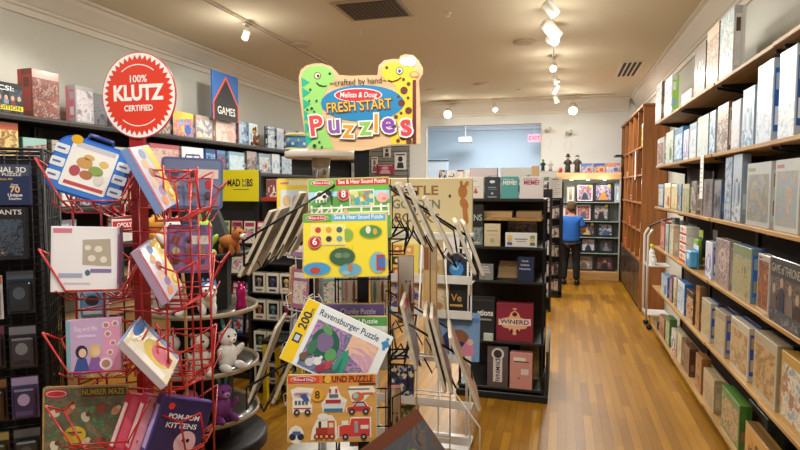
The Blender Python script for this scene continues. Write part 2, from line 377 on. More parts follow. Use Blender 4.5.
# two small wire camera lamps on the wall right of the opening
for x, z, lb in ((-.28, 2.86, 'small wall lamp with dangling cable, nearer the opening'), (.12, 2.80, 'small wall lamp with dangling cable, farther from the opening')):
    t = thing('wall_lamp', lb, 'wall lamp', (x, YB, z), group='small lamps on the back wall')
    m = MB(); m.box(-.03, .03, -.02, -.0005, -.03, .03, TRIM, .004); m.tube([(0, -.02, 0), (0, -.10, .01)], .007, TRIM); m.build('bracket', t)
    m = MB(); m.lathe([(0, .05), (.03, .05), (.04, -.06), (.034, -.06), (0, -.05)], P('c8c0b4', .4, .3), 16); m.build('lamp_head', t, (0, -.12, .02), (R(70), 0, R(60)))
    m = MB(); m.tube([(0, -.02, -.02), (-.03, -.02, -.12), (-.09, -.02, -.2), (-.08, -.02, -.3), (.0, -.02, -.34), (.05, -.02, -.26), (.03, -.02, -.14)], .003, TRIM); m.build('cable', t)

# ================================================================ RIGHT-HAND SHELVING (five bays, six levels)
LV = [.11, .58, 1.05, 1.51, 1.98, 2.49]
bays = [(7.25, 5.95), (5.95, 4.65), (4.65, 3.45), (3.45, 2.25), (2.25, 1.05)]
bl = ['farthest bay, next to the brown cabinet', 'second bay from the brown cabinet', 'middle bay', 'fourth bay from the brown cabinet', 'bay nearest the viewer']
for i, (ya, yb) in enumerate(bays):
    t = thing('shelving_bay', 'right wall shelving with pale wood shelves, ' + bl[i], 'shelving', (1.39, (ya+yb)/2, 0), 0, 'right wall shelving bays')
    h = (ya-yb)/2
    m = MB(); m.box(-.012, -.002, -h, h, .0, 2.50, P('2c1f16', .7)); m.build('back_panel', t)
    for q in (-1, 1): m = MB(); m.box(-.03, -.012, q*h, q*(h-.03), 0, 2.54, BLACK); m.build('upright', t)
    m = MB(); m.box(-.27, -.012, -h, h, .0, .085, P('1c1712', .7)); m.build('plinth', t)
    for j, z in enumerate(LV):
        dx = .006 if i % 2 else 0
        m = MB(); m.box(-.34-dx, -.03, -h+.001, h-.001, z-.012, z+.013, PALEW, .003); m.build('shelf', t)
        for y in (-h+.06, h-.06):
            if j == 0: continue
            m = MB(); m.prism([(-.03, z-.013), (-.31, z-.013), (-.31, z-.03), (-.03, z-.085)], y-.006, y+.006, BLACK); m.build('bracket', t)

# ---------------------------------------------------------------- game boxes
def game_box(name, w, h, d, frame, arts, side, layout, label, cat, loc, rz, group=None, lean=0, title=None):
    rng = random.Random(int(w*1000)*7 + int(h*1000)*13 + int(frame, 16))
    t = thing(name, label, cat, loc, 0, group, rot=(-lean, 0, rz))
    hs = arts.split(); frame = ''.join('%02x' % int(int(frame[i:i+2], 16)*.88) for i in (0, 2, 4)); arts = arts if int(frame[:2], 16) > 150 else arts + ' ' + ''.join('%02x' % int(int(hs[0][i:i+2], 16)*.42) for i in (0, 2, 4)); FR = P(frame, .4, coat=.5); SD = P(side, .45, coat=.4)
    x = w/2; y = d/2; g = .0015; e = .003
    m = MB(); m.box(-x+g, x-g, -y+.012, y, 0+g, h-g, SD, .0015); m.build('base', t)
    m = MB(); m.box(-x, x, -y, y-d*.28, 0, h, FR, .002)
    A = art(arts, (11, 16, 22)[rng.randrange(3)], 'noise'); A2 = art(' '.join(reversed(hs)), 26, 'cell')
    if layout == 0:      # picture over the face, title band above
        m.rect(-x+e, x-e, e, h*.8, -y, A); m.rect(-x+e, x-e, h*.82, h-e, -y, P(hs[-1], .4, coat=.4))
    elif layout == 1:    # framed puzzle picture
        bw = min(w, h)*.07; m.rect(-x+bw, x-bw, bw*1.2, h-bw*2.6, -y, A); m.rect(-x+bw, -x+bw+w*.3, h-bw*1.9, h-bw*1.1, -y, P(hs[0], .4))
    elif layout == 2:    # picture with an emblem
        m.rect(-x+e, x-e, e, h-e, -y, A); m.oval(0, h*.55, w*.3, h*.24, -y-.0006, P(hs[1], .4, coat=.4)); m.oval(0, h*.55, w*.24, h*.19, -y-.0012, A2)
    elif layout == 3:    # diagonal split
        m.rect(-x+e, x-e, e, h-e, -y, A); m.prism([(-x+e, h-e), (-x+e, h*.62), (x-e, h*.78), (x-e, h-e)], -y-.0012, -y-.0006, P(hs[1], .4, coat=.4)); m.oval(x*.4, h*.3, w*.16, w*.16, -y-.0006, P(hs[0], .4))
    elif layout == 4:    # figures on a plain ground
        m.rect(-x+e, x-e, e, h-e, -y, P(hs[1], .4, coat=.4)); m.rect(-x+e, x-e, e, h*.3, -y-.0006, A2)
        for k in range(3):
            cx = -x+w*(.25+.25*k); m.oval(cx, h*.42, w*.1, h*.17, -y-.0012, P(hs[k % len(hs)], .4)); m.oval(cx, h*.62, w*.07, w*.07, -y-.0018, P(hs[(k+1) % len(hs)], .4))
    # side label panels
    for sx in (-1, 1):
        m.box(sx*x, sx*(x+.0005), -y+d*.12, y-d*.34, h*.12, h*.88, P(side, .4, coat=.4)); m.box(sx*(x+.0005), sx*(x+.001), -y+d*.2, y-d*.42, h*.2, h*.42, P(hs[1], .4)); m.box(sx*(x+.0005), sx*(x+.001), -y+d*.2, y-d*.42, h*.62, h*.82, P(hs[0], .4))
    if title: m.text(title[0], 0, h*title[1], title[2], P(title[3], .4), -y-.003, .02, w=title[4] if len(title) > 4 else None)
    m.build('lid', t)
    return t
ROWS = [
('top', 7.074, 7.652, 0.465, '8a6a50', '6b5040 b59a80 e8ddd0', '8a6a50', 'small brown and white box'),
('top', 6.469, 7.008, 0.405, 'e8ecee', 'd8e4ea 7fb3d8 d46aa8 8fc24a', '9ccf4c', 'white box with green, pink and blue edge'),
('top', 5.537, 6.011, 0.115, 'efe9df', 'f5f2ea d8cdb8', 'dcd2c0', 'low cream box'),
('top', 5.069, 5.459, 0.405, '3a3634', '2b2a2c 6e6058 d9d4cc 9a8a78', '4a4642', 'dark box with shrink-wrap glare painted into its print'),  # pale tone in the palette paints the wrapping's glare
('top', 4.679, 5.037, 0.515, 'a88a78', '9a7460 c4a48c 7d5c4c d8c0a8', 'c0a898', 'faded brown picture box'),
('top', 4.303, 4.652, 0.445, 'dfe4e6', '5a4a40 d8e4e8 86b8c0 c8a890', 'e9ecee', 'tall white puzzle box with a figure in an oval'),
('fifth', 6.853, 7.403, 0.315, 'e8e4e0', 'f0ece8 b03038 4c6a40 c8c0b0', 'dddddd', 'white box with a red and dark picture'),
('fifth', 6.328, 6.79, 0.335, 'bfd0c0', '4e7a4a dfe8e0 88a878', 'cfd8d0', 'pale green landscape puzzle box'),
('fifth', 5.882, 6.275, 0.325, '4a90d0', '3d86c8 e8f2fa a0c8e8', '3a7cc0', 'bright blue puzzle box with white clouds'),
('fifth', 5.619, 5.836, 0.275, 'e6e2ec', 'd8a8c0 f2eef4 8090c0', 'e4e0ea', 'thin white and pink box'),
('fifth', 5.306, 5.578, 0.305, 'b8c8d4', 'a8bccc d4dfe6 92a8ba', 'a9b8c4', 'pale grey-blue shrink-wrapped box'),
('fifth', 4.899, 5.269, 0.325, 'b4c2c8', '9eb4c0 ccd6d4 b8b4a0', 'a9b6be', 'wide pale grey-blue puzzle box'),
('fifth', 4.691, 4.868, 0.325, 'a6bed0', '9cbcd4 d0e0ec 88a4bc', '9cb2c2', 'narrow sky-blue shrink-wrapped box'),
('fifth', 4.351, 4.635, 0.335, '8a7464', '70543f c4a48c 54402f e0d0bc', 'd8d4cc', 'brown photo collage puzzle box'),
('fifth', 4.081, 4.28, 0.315, 'c9cdd4', 'b8b4c4 e0e0e6 d0a8a0', 'c4c8d0', 'pale lilac puzzle box with white rim'),
('fifth', 3.809, 4.04, 0.355, 'a8bcd0', '9ab4cc ccdcec 7c98b4', '9fb0c0', 'hazy blue puzzle box'),
('fifth', 3.511, 3.773, 0.445, 'c2d2e2', 'a8c0da dfe9f3 8ea8c6', '2f62b0', 'large pale blue puzzle box with deep blue end'),
('fifth', 3.198, 3.423, 0.445, 'ccd8e2', 'b4c6da e6eef4 98aec6', '2f5ca6', 'large icy white-blue puzzle box with royal blue end'),
('fourth', 6.833, 7.17, 0.255, '3f86c4', '3a80c0 c8dcec e0c060', '3a78b0', 'thin blue puzzle box'),
('fourth', 6.413, 6.769, 0.265, 'e0c890', 'c83c30 e8cc70 f0e8d8 5c7a48', 'e4d8b8', 'cream puzzle box with a red and yellow picture'),
('fourth', 6.043, 6.357, 0.255, 'd8d0a8', 'caa040 f0e4b0 7098a8', 'c8c0a0', 'pale yellow puzzle box'),
('fourth', 5.852, 5.994, 0.255, '4a88b8', 'b05038 70a0c4 d8d0b8', '4080b0', 'narrow blue and rust puzzle box'),
('fourth', 5.504, 5.806, 0.255, '7c8c68', '5c7048 a0a884 c4b890', 'c8ccb8', 'moss green puzzle box'),
('fourth', 5.234, 5.424, 0.275, '9c948c', '88807a b8aea4 70605a', 'e4e0da', 'thin taupe puzzle box'),
('fourth', 4.71, 4.99, 0.285, '8c8484', '7a706c a89c94 5c5454 988c9c', '7c7678', 'grey mountain scene puzzle box'),
('fourth', 4.462, 4.652, 0.275, '565a68', '4a4c58 808490 34343c', '2a5eb0', 'slate grey puzzle box with blue foot'),
('fourth', 4.216, 4.385, 0.425, '9aa8b8', '8496ac b8c4d0 6c7c94', '98a4b4', 'tall hazy grey-blue puzzle box'),
('fourth', 3.998, 4.194, 0.435, '8e9cac', '788ca6 b0bcc8 586c84 c8ccc8', '8c98a6', 'tall misty seascape puzzle box'),
('fourth', 3.484, 3.898, 0.365, 'cfd2cc', 'a08c60 8c8058 7c8ca0 b09c68 84705c', 'c6cac6', 'pale-framed puzzle box with an autumn field painting'),
('fourth', 3.095, 3.424, 0.365, 'd2d2ca', 'a8706c b8a070 7c90b0 98a080 8890a8', 'c4c4c0', 'pale-framed puzzle box with a rainbow fan picture'),
('third', 6.687, 6.947, 0.305, 'c86050', 'c04838 e8b0a0 8c3028', 'b05848', 'thin brick-red game box'),
('third', 6.447, 6.625, 0.295, '78a8a0', '60988c d0e0d8', '78a8a0', 'thin teal game box'),
('third', 6.171, 6.39, 0.305, 'e4d0b0', 'e0b898 f0e4d0 88a898', 'd8c8a8', 'thin cream game box'),
('third', 4.644, 4.857, 0.275, 'c8d0e0', 'a8a0c0 e4e4ee 7080b0', '3a6cc0', 'lilac-grey puzzle box with white rim'),
('third', 4.201, 4.559, 0.325, 'a8988e', '987c74 c8b4a8 70605a b8a0a0', 'b8aca0', 'grey-brown puzzle box with a ring of round portraits'),
('third', 3.744, 4.131, 0.325, '7898a8', '88a0ac 8c9068 a89c70 b0a078 7c8860', '2a62b8', 'landscape puzzle box with pale blue sky'),
('third', 3.443, 3.638, 0.315, 'c8c0b4', '7c4a34 a8643c 5c3428 c08850', 'd8d2c8', 'white-framed dark red brown puzzle box'),
('second', 6.423, 6.795, 0.215, '5088c0', '4480bc b0d0e8 e8e8e8', '4878a8', 'small sky blue box'),
('second', 6.144, 6.308, 0.265, '5a4078', '583c78 c8a0c0', '4c3868', 'thin purple box'),
('second', 5.938, 6.091, 0.275, 'd0c090', 'c8b070 f0e4c0 688858', 'c8b888', 'thin cream and green box'),
('second', 5.567, 5.889, 0.285, '4488d0', '3c7cc8 a4ccf0 e8f0f8', '3870b8', 'sky blue box with white figures'),
('second', 5.203, 5.481, 0.265, '5c4438', '483428 c05030 e0c8a0 282020', '4c382c', 'dark brown box with small orange pictures'),
('second', 4.986, 5.128, 0.355, '9c6c44', '8c5c38 c09060', '7c5434', 'narrow tan box'),
('second', 4.635, 4.918, 0.295, 'd4ccb4', 'c0b494 b0a078 dcd4bc', '2c58a8', 'beige antique map puzzle box with blue and white end'),
('second', 4.232, 4.52, 0.295, 'b4a890', 'a8946c c0b090 8c7c5c', '4854b4', 'beige map puzzle box with violet blue end'),
('second', 3.739, 4.113, 0.325, 'd8ceb8', 'b49468 c8ac80 947048 d0c0a0', '3450a0', 'cream-framed antique map puzzle box'),
('second', 3.282, 3.648, 0.345, 'c0b294', 'a88858 c09c68 846438 d0bc90', 'a08c68', 'khaki-framed puzzle box with a crowded brown picture'),
('second', 2.919, 3.226, 0.345, 'c8a040', 'b88050 7c98a0 d8ccb0 986050 84906c', '9c7c3c', 'gold-framed puzzle box with a bright orange and blue picture'),
('lowest', 6.981, 7.276, 0.085, '6c5c4c', '584838 a09080', '5c4c40', 'small dark taupe box'),
('lowest', 6.52, 6.842, 0.215, '8c6454', '7c5444 c09880', '70503f', 'small russet box'),
('lowest', 6.227, 6.459, 0.285, '609050', '509040 c8d8a8', '58844c', 'small leaf green box'),
('lowest', 5.86, 6.117, 0.235, 'c8c8b8', '5090c8 e8e8e0 a03828', 'b8b8a8', 'white box with a blue round print'),
('lowest', 5.624, 5.811, 0.265, 'd0c4a0', 'c8b888 e8dcc0', 'c0b490', 'thin cream box'),
('lowest', 5.284, 5.535, 0.245, '6a4a34', '58382a 8c6844', '4c3426', 'dark brown wooden-look box'),
('lowest', 4.848, 5.056, 0.285, 'a8703c', '98602f b88450', '8c5c2c', 'plain tan cardboard box'),
('lowest', 4.453, 4.783, 0.245, 'b8a078', 'a89068 c4b088', 'b0a888', 'buff box with a printed end label'),
('lowest', 3.855, 4.266, 0.285, '5a8c3c', '4c8434 a06848 c8a878 38602c', '4a7430', 'green jungle picture puzzle box'),
('lowest', 3.253, 3.794, 0.245, '7c5828', '6c4820 c89030 4c3018 a05c30', '8c6c30', 'brown and gold picture puzzle box'),
('Ltop', 3.234, 3.525, 0.23, '20242c', '1c2028 3c4858 141418', '15181e', 'black crime game box with a yellow band'),
('Ltop', 3.604, 3.867, 0.38, '8c3a34', '6c3c30 984a3c 4c2c28 b08878', 'b03a30', 'tall dark red box'),
('Ltop', 4.021, 4.229, 0.32, 'b8b4b8', 'a8a4ac d0c8cc 807c84', 'c87080', 'silver grey box with a pink end'),
('Ltop', 4.218, 4.37, 0.28, '4c4c54', '40424c 64646c', '3c3c44', 'plain charcoal box'),
('Ltop', 4.431, 4.635, 0.28, '6c7c94', '5c7090 a4b0c0 c8c0b0', '4c5c74', 'slate blue game box'),
('Ltop', 4.675, 4.898, 0.27, 'b8987c', 'a88060 d8c4a8 704c34', '8c6c50', 'tan picture box'),
('Ltop', 5.017, 5.267, 0.27, 'a48468', 'b07c50 e0c8a0 5c7488 c05840', '8c6c50', 'brown and cream picture box'),
('Ltop', 5.3, 5.666, 0.27, '3c68b0', '2c60b8 f0c030 d84030 58a0d8', '2c4c90', 'cartoon-bright blue, yellow and red game box'),
('Ltop', 5.703, 6.035, 0.27, 'c8b4a8', 'd89878 e8dccc 7c90a8 c86c58', 'a4948c', 'pastel pink and orange game box'),
('Ltop', 6.097, 6.539, 0.29, 'e8c4b4', 'e8b8a8 f4e0d4 d89c8c', 'c8a494', 'pale pink game box under the pointed banner'),
('Ltop', 6.586, 6.806, 0.29, '88acd0', '7ca4cc c4d8ea 5c84b0', '4c74a0', 'mid blue game box'),
('Ltop', 6.856, 7.092, 0.3, 'a8c4dc', '94b8d8 d8e6f0', '6890b8', 'light blue game box beside the banner'),
('Ltop', 7.371, 7.578, 0.31, 'b0c4d8', '88a8cc dce6ee 6c88b0', '202830', 'blue-white game box beside the bear toy'),
('Ltop', 7.639, 7.859, 0.31, 'c0d0e0', 'a4bcd8 e4ecf2', '28304c', 'pale ice-blue game box'),
('Ltop', 7.924, 8.264, 0.3, 'ccd4e0', 'b4c4dc e8ecf2 90a4c4', '5c6c8c', 'white and blue game box'),
('Ltop', 8.371, 8.707, 0.33, 'b8c8d8', '98b0cc d8e4ee', '5c6c8c', 'grey-blue game box near the spinner top'),
('Lsecond', 3.278, 3.473, 0.295, 'c0984c', 'd8a850 8c5c34 e8d08c b04c30', '8c6c38', 'golden castle picture puzzle box'),
('Lsecond', 3.499, 3.724, 0.195, '5c8c8c', '4c8488 98c0b8 b05c50 3c5c64', '3c6464', 'teal cartoon game box'),
('Lsecond', 3.762, 3.86, 0.195, '8c8478', '746c60 b4aca0', '4c463e', 'grey-brown game box'),
('Lsecond', 3.9, 4.134, 0.175, '5c6c80', '54688c a8b4c0 8c7c6c', '3c4854', 'steel blue game box'),
('Lsecond', 4.179, 4.39, 0.175, 'a89c8c', '988c7c c8c0b0 6c6c54', '6c6454', 'greige game box'),
('Lsecond', 4.44, 4.7, 0.185, '7c8478', '6c7c6c c0c4b8 4c5448', '545c50', 'sage game box'),
('Lsecond', 4.927, 5.403, 0.255, 'e07080', 'e05c70 f0e0d4 e8b0a8 88a858', 'b04c5c', 'pink and red game box with a pale centre'),
('Lsecond', 5.437, 5.841, 0.255, 'e8e4ec', 'dcd8e8 f4f2f6 a8a0d0', '8c84a8', 'white game box with a lilac print'),
('Lsecond', 5.88, 6.083, 0.255, '3c7cc0', '2c70c0 88c4e8 1c3c80', '28508c', 'vivid blue game box'),
('Lsecond', 6.104, 6.298, 0.255, '6c4c8c', '5c3c7c d04c50 2c2c3c 4c88c0', '30303c', 'dark multicoloured game box'),
('Lsecond', 6.365, 6.744, 0.255, 'a8d0e8', '90c4e4 d8ecf6 c0dcec', '5c90b0', 'glowing light blue game box'),
('Lsecond', 6.794, 7.054, 0.285, '988c88', '847874 b8acaa 685c5c', '5c5450', 'taupe game box'),
('Lsecond', 7.108, 7.447, 0.275, 'a8c0d4', '90b0cc dce6ec b08c84', '6c849c', 'blue-white picture game box'),
('Lsecond', 7.477, 7.721, 0.285, 'b8d0e4', '9cc0e0 e4eef4', '6c8cac', 'icy blue game box'),
('Lsecond', 7.785, 8.115, 0.265, '9cbcd8', '80aad0 d0e0ec', '4c6c8c', 'soft blue game box at the end'),
('Lthird', 3.355, 3.542, 0.195, '8c5c40', '7c4c34 d8a868 40607c', '5c3c2c', 'russet picture game box'),
('Lthird', 3.569, 3.726, 0.205, 'b0903c', 'e0b838 b84c38 4c8c48 e8d8b0', '6c5428', 'yellow lettered party game box'),
('Lthird', 3.755, 3.823, 0.165, '744c50', '643c44 a87c7c', '4c3034', 'small maroon game box'),
('Lthird', 3.843, 3.987, 0.185, 'ece8e4', 'f2f0ec dcd8d4', 'c0bcb8', 'plain white game box'),
('Lthird', 4.03, 4.255, 0.195, '94848c', '846c78 c0b0b4 4c5c7c', '5c5054', 'mauve-grey game box'),
('Lthird', 4.302, 4.449, 0.205, 'c0503c', 'c84830 e8b868', '843424', 'orange-red game box'),
('Lthird', 4.5, 4.685, 0.215, 'c06844', 'd87838 f0d090 34507c a02c28', '843c24', 'orange, navy and cream game box'),
('Lthird', 4.912, 5.189, 0.235, '84746c', '745c54 b8a8a0', '504640', 'brown-grey game box'),
('Lthird', 5.254, 5.565, 0.255, '4c6c94', '3c6494 a0b8d0', '304c6c', 'denim blue game box'),
('Lfourth', 3.289, 3.455, 0.305, '3c5c94', '30508c 88a8d0 c04838', '243c64', 'navy and red game box'),
('Lfourth', 3.49, 3.579, 0.315, '2c5c9c', '2458a0 58b4e0 e8e8f0', '1c3c6c', 'blue game box with a cyan figure'),
('Lfourth', 3.597, 3.671, 0.295, 'a06c5c', 'c07c58 5c88b0 8c4c8c', '6c443c', 'small orange and purple game box'),
('Lfourth', 3.68, 3.767, 0.235, '3c4ca4', '3444a0 8c50a8 58a0d8', '283070', 'blue and purple game box'),
('Lfourth', 3.806, 3.992, 0.245, 'a0a0a8', '8c909c c8c8d0', '60606a', 'light grey game box'),
('Lfourth', 4.383, 4.669, 0.235, 'ece6e2', 'e8e0dc f4f0ee', 'b02c2c', 'white property-trading board game box'),
('Lfourth', 4.711, 4.986, 0.205, 'ece6e2', 'e8e0dc f0ecea', 'b02c2c', 'white property-trading board game box with red end'),
('Lfourth', 5.048, 5.374, 0.195, 'c04444', 'c03c3c e8a8a0', '7c2828', 'red game box'),
]
RN = {'top': ('top', LV[5]), 'fifth': ('second-highest', LV[4]), 'fourth': ('third-highest', LV[3]), 'third': ('fourth-highest', LV[2]), 'second': ('second-lowest', LV[1]), 'lowest': ('lowest', LV[0])}
LN = {'Ltop': ('top', 2.31), 'Lsecond': ('second-highest', 1.945), 'Lthird': ('third-highest', 1.585), 'Lfourth': ('fourth-highest', 1.225)}
LAYD = {'framed': 1, 'map': 1, 'portraits': 2, 'figure in an oval': 2, 'cartoon': 3, 'castle': 0, 'lettered': 0}
cnt = 0
for (row, y0, y1, h, fr, arts, sd, desc) in ROWS:
    cnt += 1
    rt = row in RN; nm, z = (RN if rt else LN)[row]
    z = z + .0135 if rt else z
    w = y1 - y0 - .008
    if rt: w = min(w, .42)
    w = max(w, .05)
    lay = next((v for k, v in LAYD.items() if k in desc), (0, 1, 3, 1, 4, 0)[cnt % 6] if w > .12 else 0)
    kind = 'jigsaw_box' if 'puzzle' in desc else 'game_box'
    cat = 'puzzle box' if 'puzzle' in desc else 'game box'
    if rt:
        z += .0
        d = .07 if w > .2 else .05
        h = min(h, .45)
        t = game_box(kind, w, h, d, fr, arts, sd, lay, '%s on the right wall\'s %s shelf' % (desc, nm), cat, (1.075 + d/2, (y0+y1)/2, z), R(-90), 'boxes on the right wall %s shelf' % nm)
    else:
        d = .15 if 'tall dark red' in desc else .11 if 'silver' in desc else .06
        tt = {'black crime': ('CSI:', .80, .05, 'dfe0e4', .13), 'yellow lettered': ('Spot', .86, .035, 'f0d030', .10)}.get(' '.join(desc.split()[:2]))
        t = game_box(kind, w, h, d, fr, arts, sd, lay, '%s on the left wall\'s %s shelf' % (desc, nm), cat, (-4.05 - d/2, (y0+y1)/2, z), R(90), 'boxes on the left wall %s shelf' % nm, title=tt)
        if 'crime' in desc:
            m = MB(); m.rect(-w/2+.003, w/2-.003, h*.10, h*.26, -d/2-.002, P('e8d020', .4)); m.text('EDITION', .02, h*.18, .04, P('20242c'), -d/2-.0028, .02, w=.2)
            for k in range(5): m.oval(-w*.38+k*w*.19, h*.5, .014, .02, -d/2-.002, P('d0a080')); m.rect(-w*.38+k*w*.19-.02, -w*.38+k*w*.19+.02, h*.3, h*.43, -d/2-.002, P(['4858a0', '384050', '8090b0', '803838', '283038'][k]))
            m.build('cover_band', t)
        if 'property' in desc:
            m = MB(); m.rect(-w/2+.01, w/2-.01, h*.5, h*.86, -d/2-.002, P('c82428')); m.text('...OPOLY' if 'red end' not in desc else 'OPOLY', 0, h*.68, .06, P('ffffff'), -d/2-.0028, .02, w=w*.84); m.build('title_band', t)
# second copies standing behind the lower right-hand boxes (their dark lid tops show)
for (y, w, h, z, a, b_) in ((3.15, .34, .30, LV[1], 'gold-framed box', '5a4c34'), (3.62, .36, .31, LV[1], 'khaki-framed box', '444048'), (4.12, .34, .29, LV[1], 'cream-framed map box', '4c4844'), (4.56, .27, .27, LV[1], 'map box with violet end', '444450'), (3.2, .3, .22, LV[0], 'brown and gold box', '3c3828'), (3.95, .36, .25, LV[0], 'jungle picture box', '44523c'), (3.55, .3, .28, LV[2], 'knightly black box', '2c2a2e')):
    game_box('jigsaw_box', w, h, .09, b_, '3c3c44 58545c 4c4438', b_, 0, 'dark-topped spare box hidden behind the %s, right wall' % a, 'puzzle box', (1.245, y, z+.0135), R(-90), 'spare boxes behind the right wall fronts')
# near right: the big black game box
t = game_box('game_box', .42, .33, .07, '1c1a1e', '2a282e 4c4450 6c5c50 141216 7c6c64', '241f22', 0, 'big black medieval fantasy game box with silver title, right wall', 'game box', (1.09, 3.15, LV[2]+.0135), R(-90), 'boxes on the right wall fourth-highest shelf')
m = MB(); m.rect(-.205, .205, .235, .327, -.036, P('19171b', .4, coat=.4)); m.text('GAME of THRONES', 0, .275, .06, P('c9c4bc', .3, .5), -.037, .008, w=.38)
for k, (x, hh) in enumerate(((-.15, .17), (-.05, .21), (.06, .19), (.15, .16))):
    m.oval(x, hh, .022, .028, -.0365, P('a08878')); m.prism([(x-.045, .02), (x-.035, hh-.04), (x, hh-.02), (x+.035, hh-.04), (x+.045, .02)], -.0375, -.0366, P(['584c48', '2c3444', '70605a', '3a3028'][k]))
m.rect(-.2, .2, .004, .07, -.0385, art('3c5878 24303c 8c98a4', 20)); m.build('cover_print', t)
# red and white fruit-print boxes stacked three high, bright cards beside them
for k in range(4):
    t = thing('card_box', 'white and red fruit-print box, %s in its stack on the right wall' % ['lowest', 'second', 'third', 'topmost'][k], 'game box', (1.13, 5.75, LV[2]+.014+k*.082), R(-90), 'fruit-print box stack')
    m = MB(); m.box(-.14, .14, -.05, .06, 0, .079, P('f0ece6', .4, coat=.4), .003); m.build('carton', t)
    m = MB(); m.rect(-.139, .139, .003, .022, -.05, P('c82c28')); m.oval(-.02, .05, .022, .02, -.05, P('d83c2c')); m.oval(.06, .048, .02, .018, -.05, P('f0b838')); m.oval(-.08, .05, .014, .012, -.05, P('58983c')); m.build('front_print', t)
def blister(name, label, cat, loc, rz, w, h, d, c1, c2, c3, group=None, lean=0):
    """hanging card with a product bulge and a header"""
    t = thing(name, label, cat, loc, 0, group, rot=(-lean, 0, rz))
    m = MB(); m.box(-w/2, w/2, 0, .003, 0, h, P(c1, .45, coat=.4), .001); m.rect(-w/2+.003, w/2-.003, h*.8, h-.004, 0, P(c2, .4, coat=.4)); m.build('card', t)
    m = MB(); m.box(-w*.4, w*.4, -d, -.0005, h*.06, h*.74, P(c3, .35, coat=.5), .008)
    m.oval(0, h*.5, w*.22, h*.14, -d, P(c2, .4)); m.rect(-w*.3, w*.3, h*.14, h*.24, -d, P(c1, .4)); m.build('pack', t)
    return t
blister('craft_pack', 'blue and white bottled craft pack beside the fruit-print boxes', 'pack', (1.10, 5.30, LV[2]+.014), R(-90), .2, .20, .06, '4c94c8', 'e8f0f4', '5cb0e0')
blister('craft_pack', 'pack with a round lime-green disc above the blue craft pack', 'pack', (1.16, 5.42, LV[2]+.014), R(-90), .16, .32, .04, '384048', 'b8d838', '98c83c')
blister('craft_pack', 'tall dark pen pack behind the blue craft pack, right wall', 'pack', (1.2, 5.12, LV[2]+.014), R(-90), .16, .34, .03, '20242a', '48505c', '2c3238')
for k, (y, hh, c) in enumerate(((7.05, .34, '98b0a8'), (6.62, .33, 'c8b898'), (6.2, .32, '88b0a4'))):
    game_box('game_box', .16, hh, .05, c, 'b85040 e0d0b0 78a090', c, 0, 'pastel game box at back of the fourth-highest right shelf, %s' % ['farthest of three', 'middle of three', 'nearest of three'][k], 'game box', (1.25, y, LV[2]+.014), R(-90), 'boxes on the right wall fourth-highest shelf')
# card on top-shelf corner
game_box('game_box', .3, .30, .08, 'a05c34', 'a86038 c88858 70401c', '8c4c28', 0, 'rust-brown box at the near right end of the top shelf', 'game box', (1.13, 2.92, LV[5]+.0135), R(-90))
t = thing('price_card', 'tall narrow white paper notice hanging between two right wall shelves', 'notice', (1.035, 4.88, 1.66))
m = MB(); m.box(-.001, .001, -.05, .05, 0, .335, P('eceae6', .7)); m.build('paper', t)
m = MB(); 
for k in range(7): m.box(-.0018, -.001, -.03, .02 + .01*(k % 3), .05+k*.036, .056+k*.036, P('8c8c90'))
m.build('ruled_lines', t)

# ================================================================ LEFT-HAND SHELVING
lb = ['bay nearest the viewer', 'second bay from the viewer', 'third bay, under the pointed banner', 'fourth bay from the viewer', 'farthest bay by the back wall']
for i in range(5):
    ya = 2.0 + i*1.9; yb = ya + 1.9
    t = thing('shelving_bay', 'left wall black shelving, ' + lb[i], 'shelving', (-4.39, (ya+yb)/2, 0), 0, 'left wall shelving bays'); h = .95
    m = MB(); m.box(.001, .02, -h, h, 0, 2.27, P('191614', .7)); m.build('back_panel', t)
    for z in (2.305, 1.94, 1.58, 1.22):
        m = MB(); m.box(.02, .39, -h+.001, h-.001, z-.045, z, P('211c19', .5), .003); m.box(.385, .392, -h+.002, h-.002, z-.018, z-.004, P('57504a', .5)); m.build('shelf', t)
    m = MB(); m.box(.02, .36, -h+.001, h-.001, .55, .60, P('a8875c', .5), .003); m.box(.02, .33, -h+.001, h-.001, .02, .549, P('8c6a40', .5)); m.build('base_cabinet', t)
    m = MB(); m.box(.02, .05, -h+.001, h-.001, .605, .92, P('8f8474', .7)); m.box(.02, .40, -h+.001, h-.001, .90, .93, P('9a8560', .5), .003); m.build('display_ledge', t)
    for y in (-h+.02, h-.02): m = MB(); m.box(.02, .05, y-.015, y+.015, .93, 2.26, BLACKM); m.build('upright', t)
# pointed GAMES banner on its post
t = thing('games_banner', 'tall blue banner with a black pointed panel reading games, above the left shelves', 'banner', (-3.99, 6.22, 2.31), R(90))
m = MB(); m.box(-.28, .28, -.012, .012, .25, .82, P('2c62a8', .5), .003); m.build('board', t)
m = MB(); m.prism([(-.279, .251), (-.279, .45), (0, .79), (.279, .45), (.279, .251)], -.0135, -.0125, P('e0583c', .5)); m.prism([(-.252, .252), (-.252, .445), (0, .745), (.252, .445), (.252, .252)], -.0145, -.0136, P('1c1a1c', .5)); m.build('pointed_panel', t)
m = MB(); m.text('GAMES', 0, .36, .13, P('f2efe8', .5), -.015, .012, w=.38); m.build('banner_lettering', t)
m = MB(); m.box(.262, .282, -.01, .01, .001, .25, P('70302a', .4)); m.build('post', t)
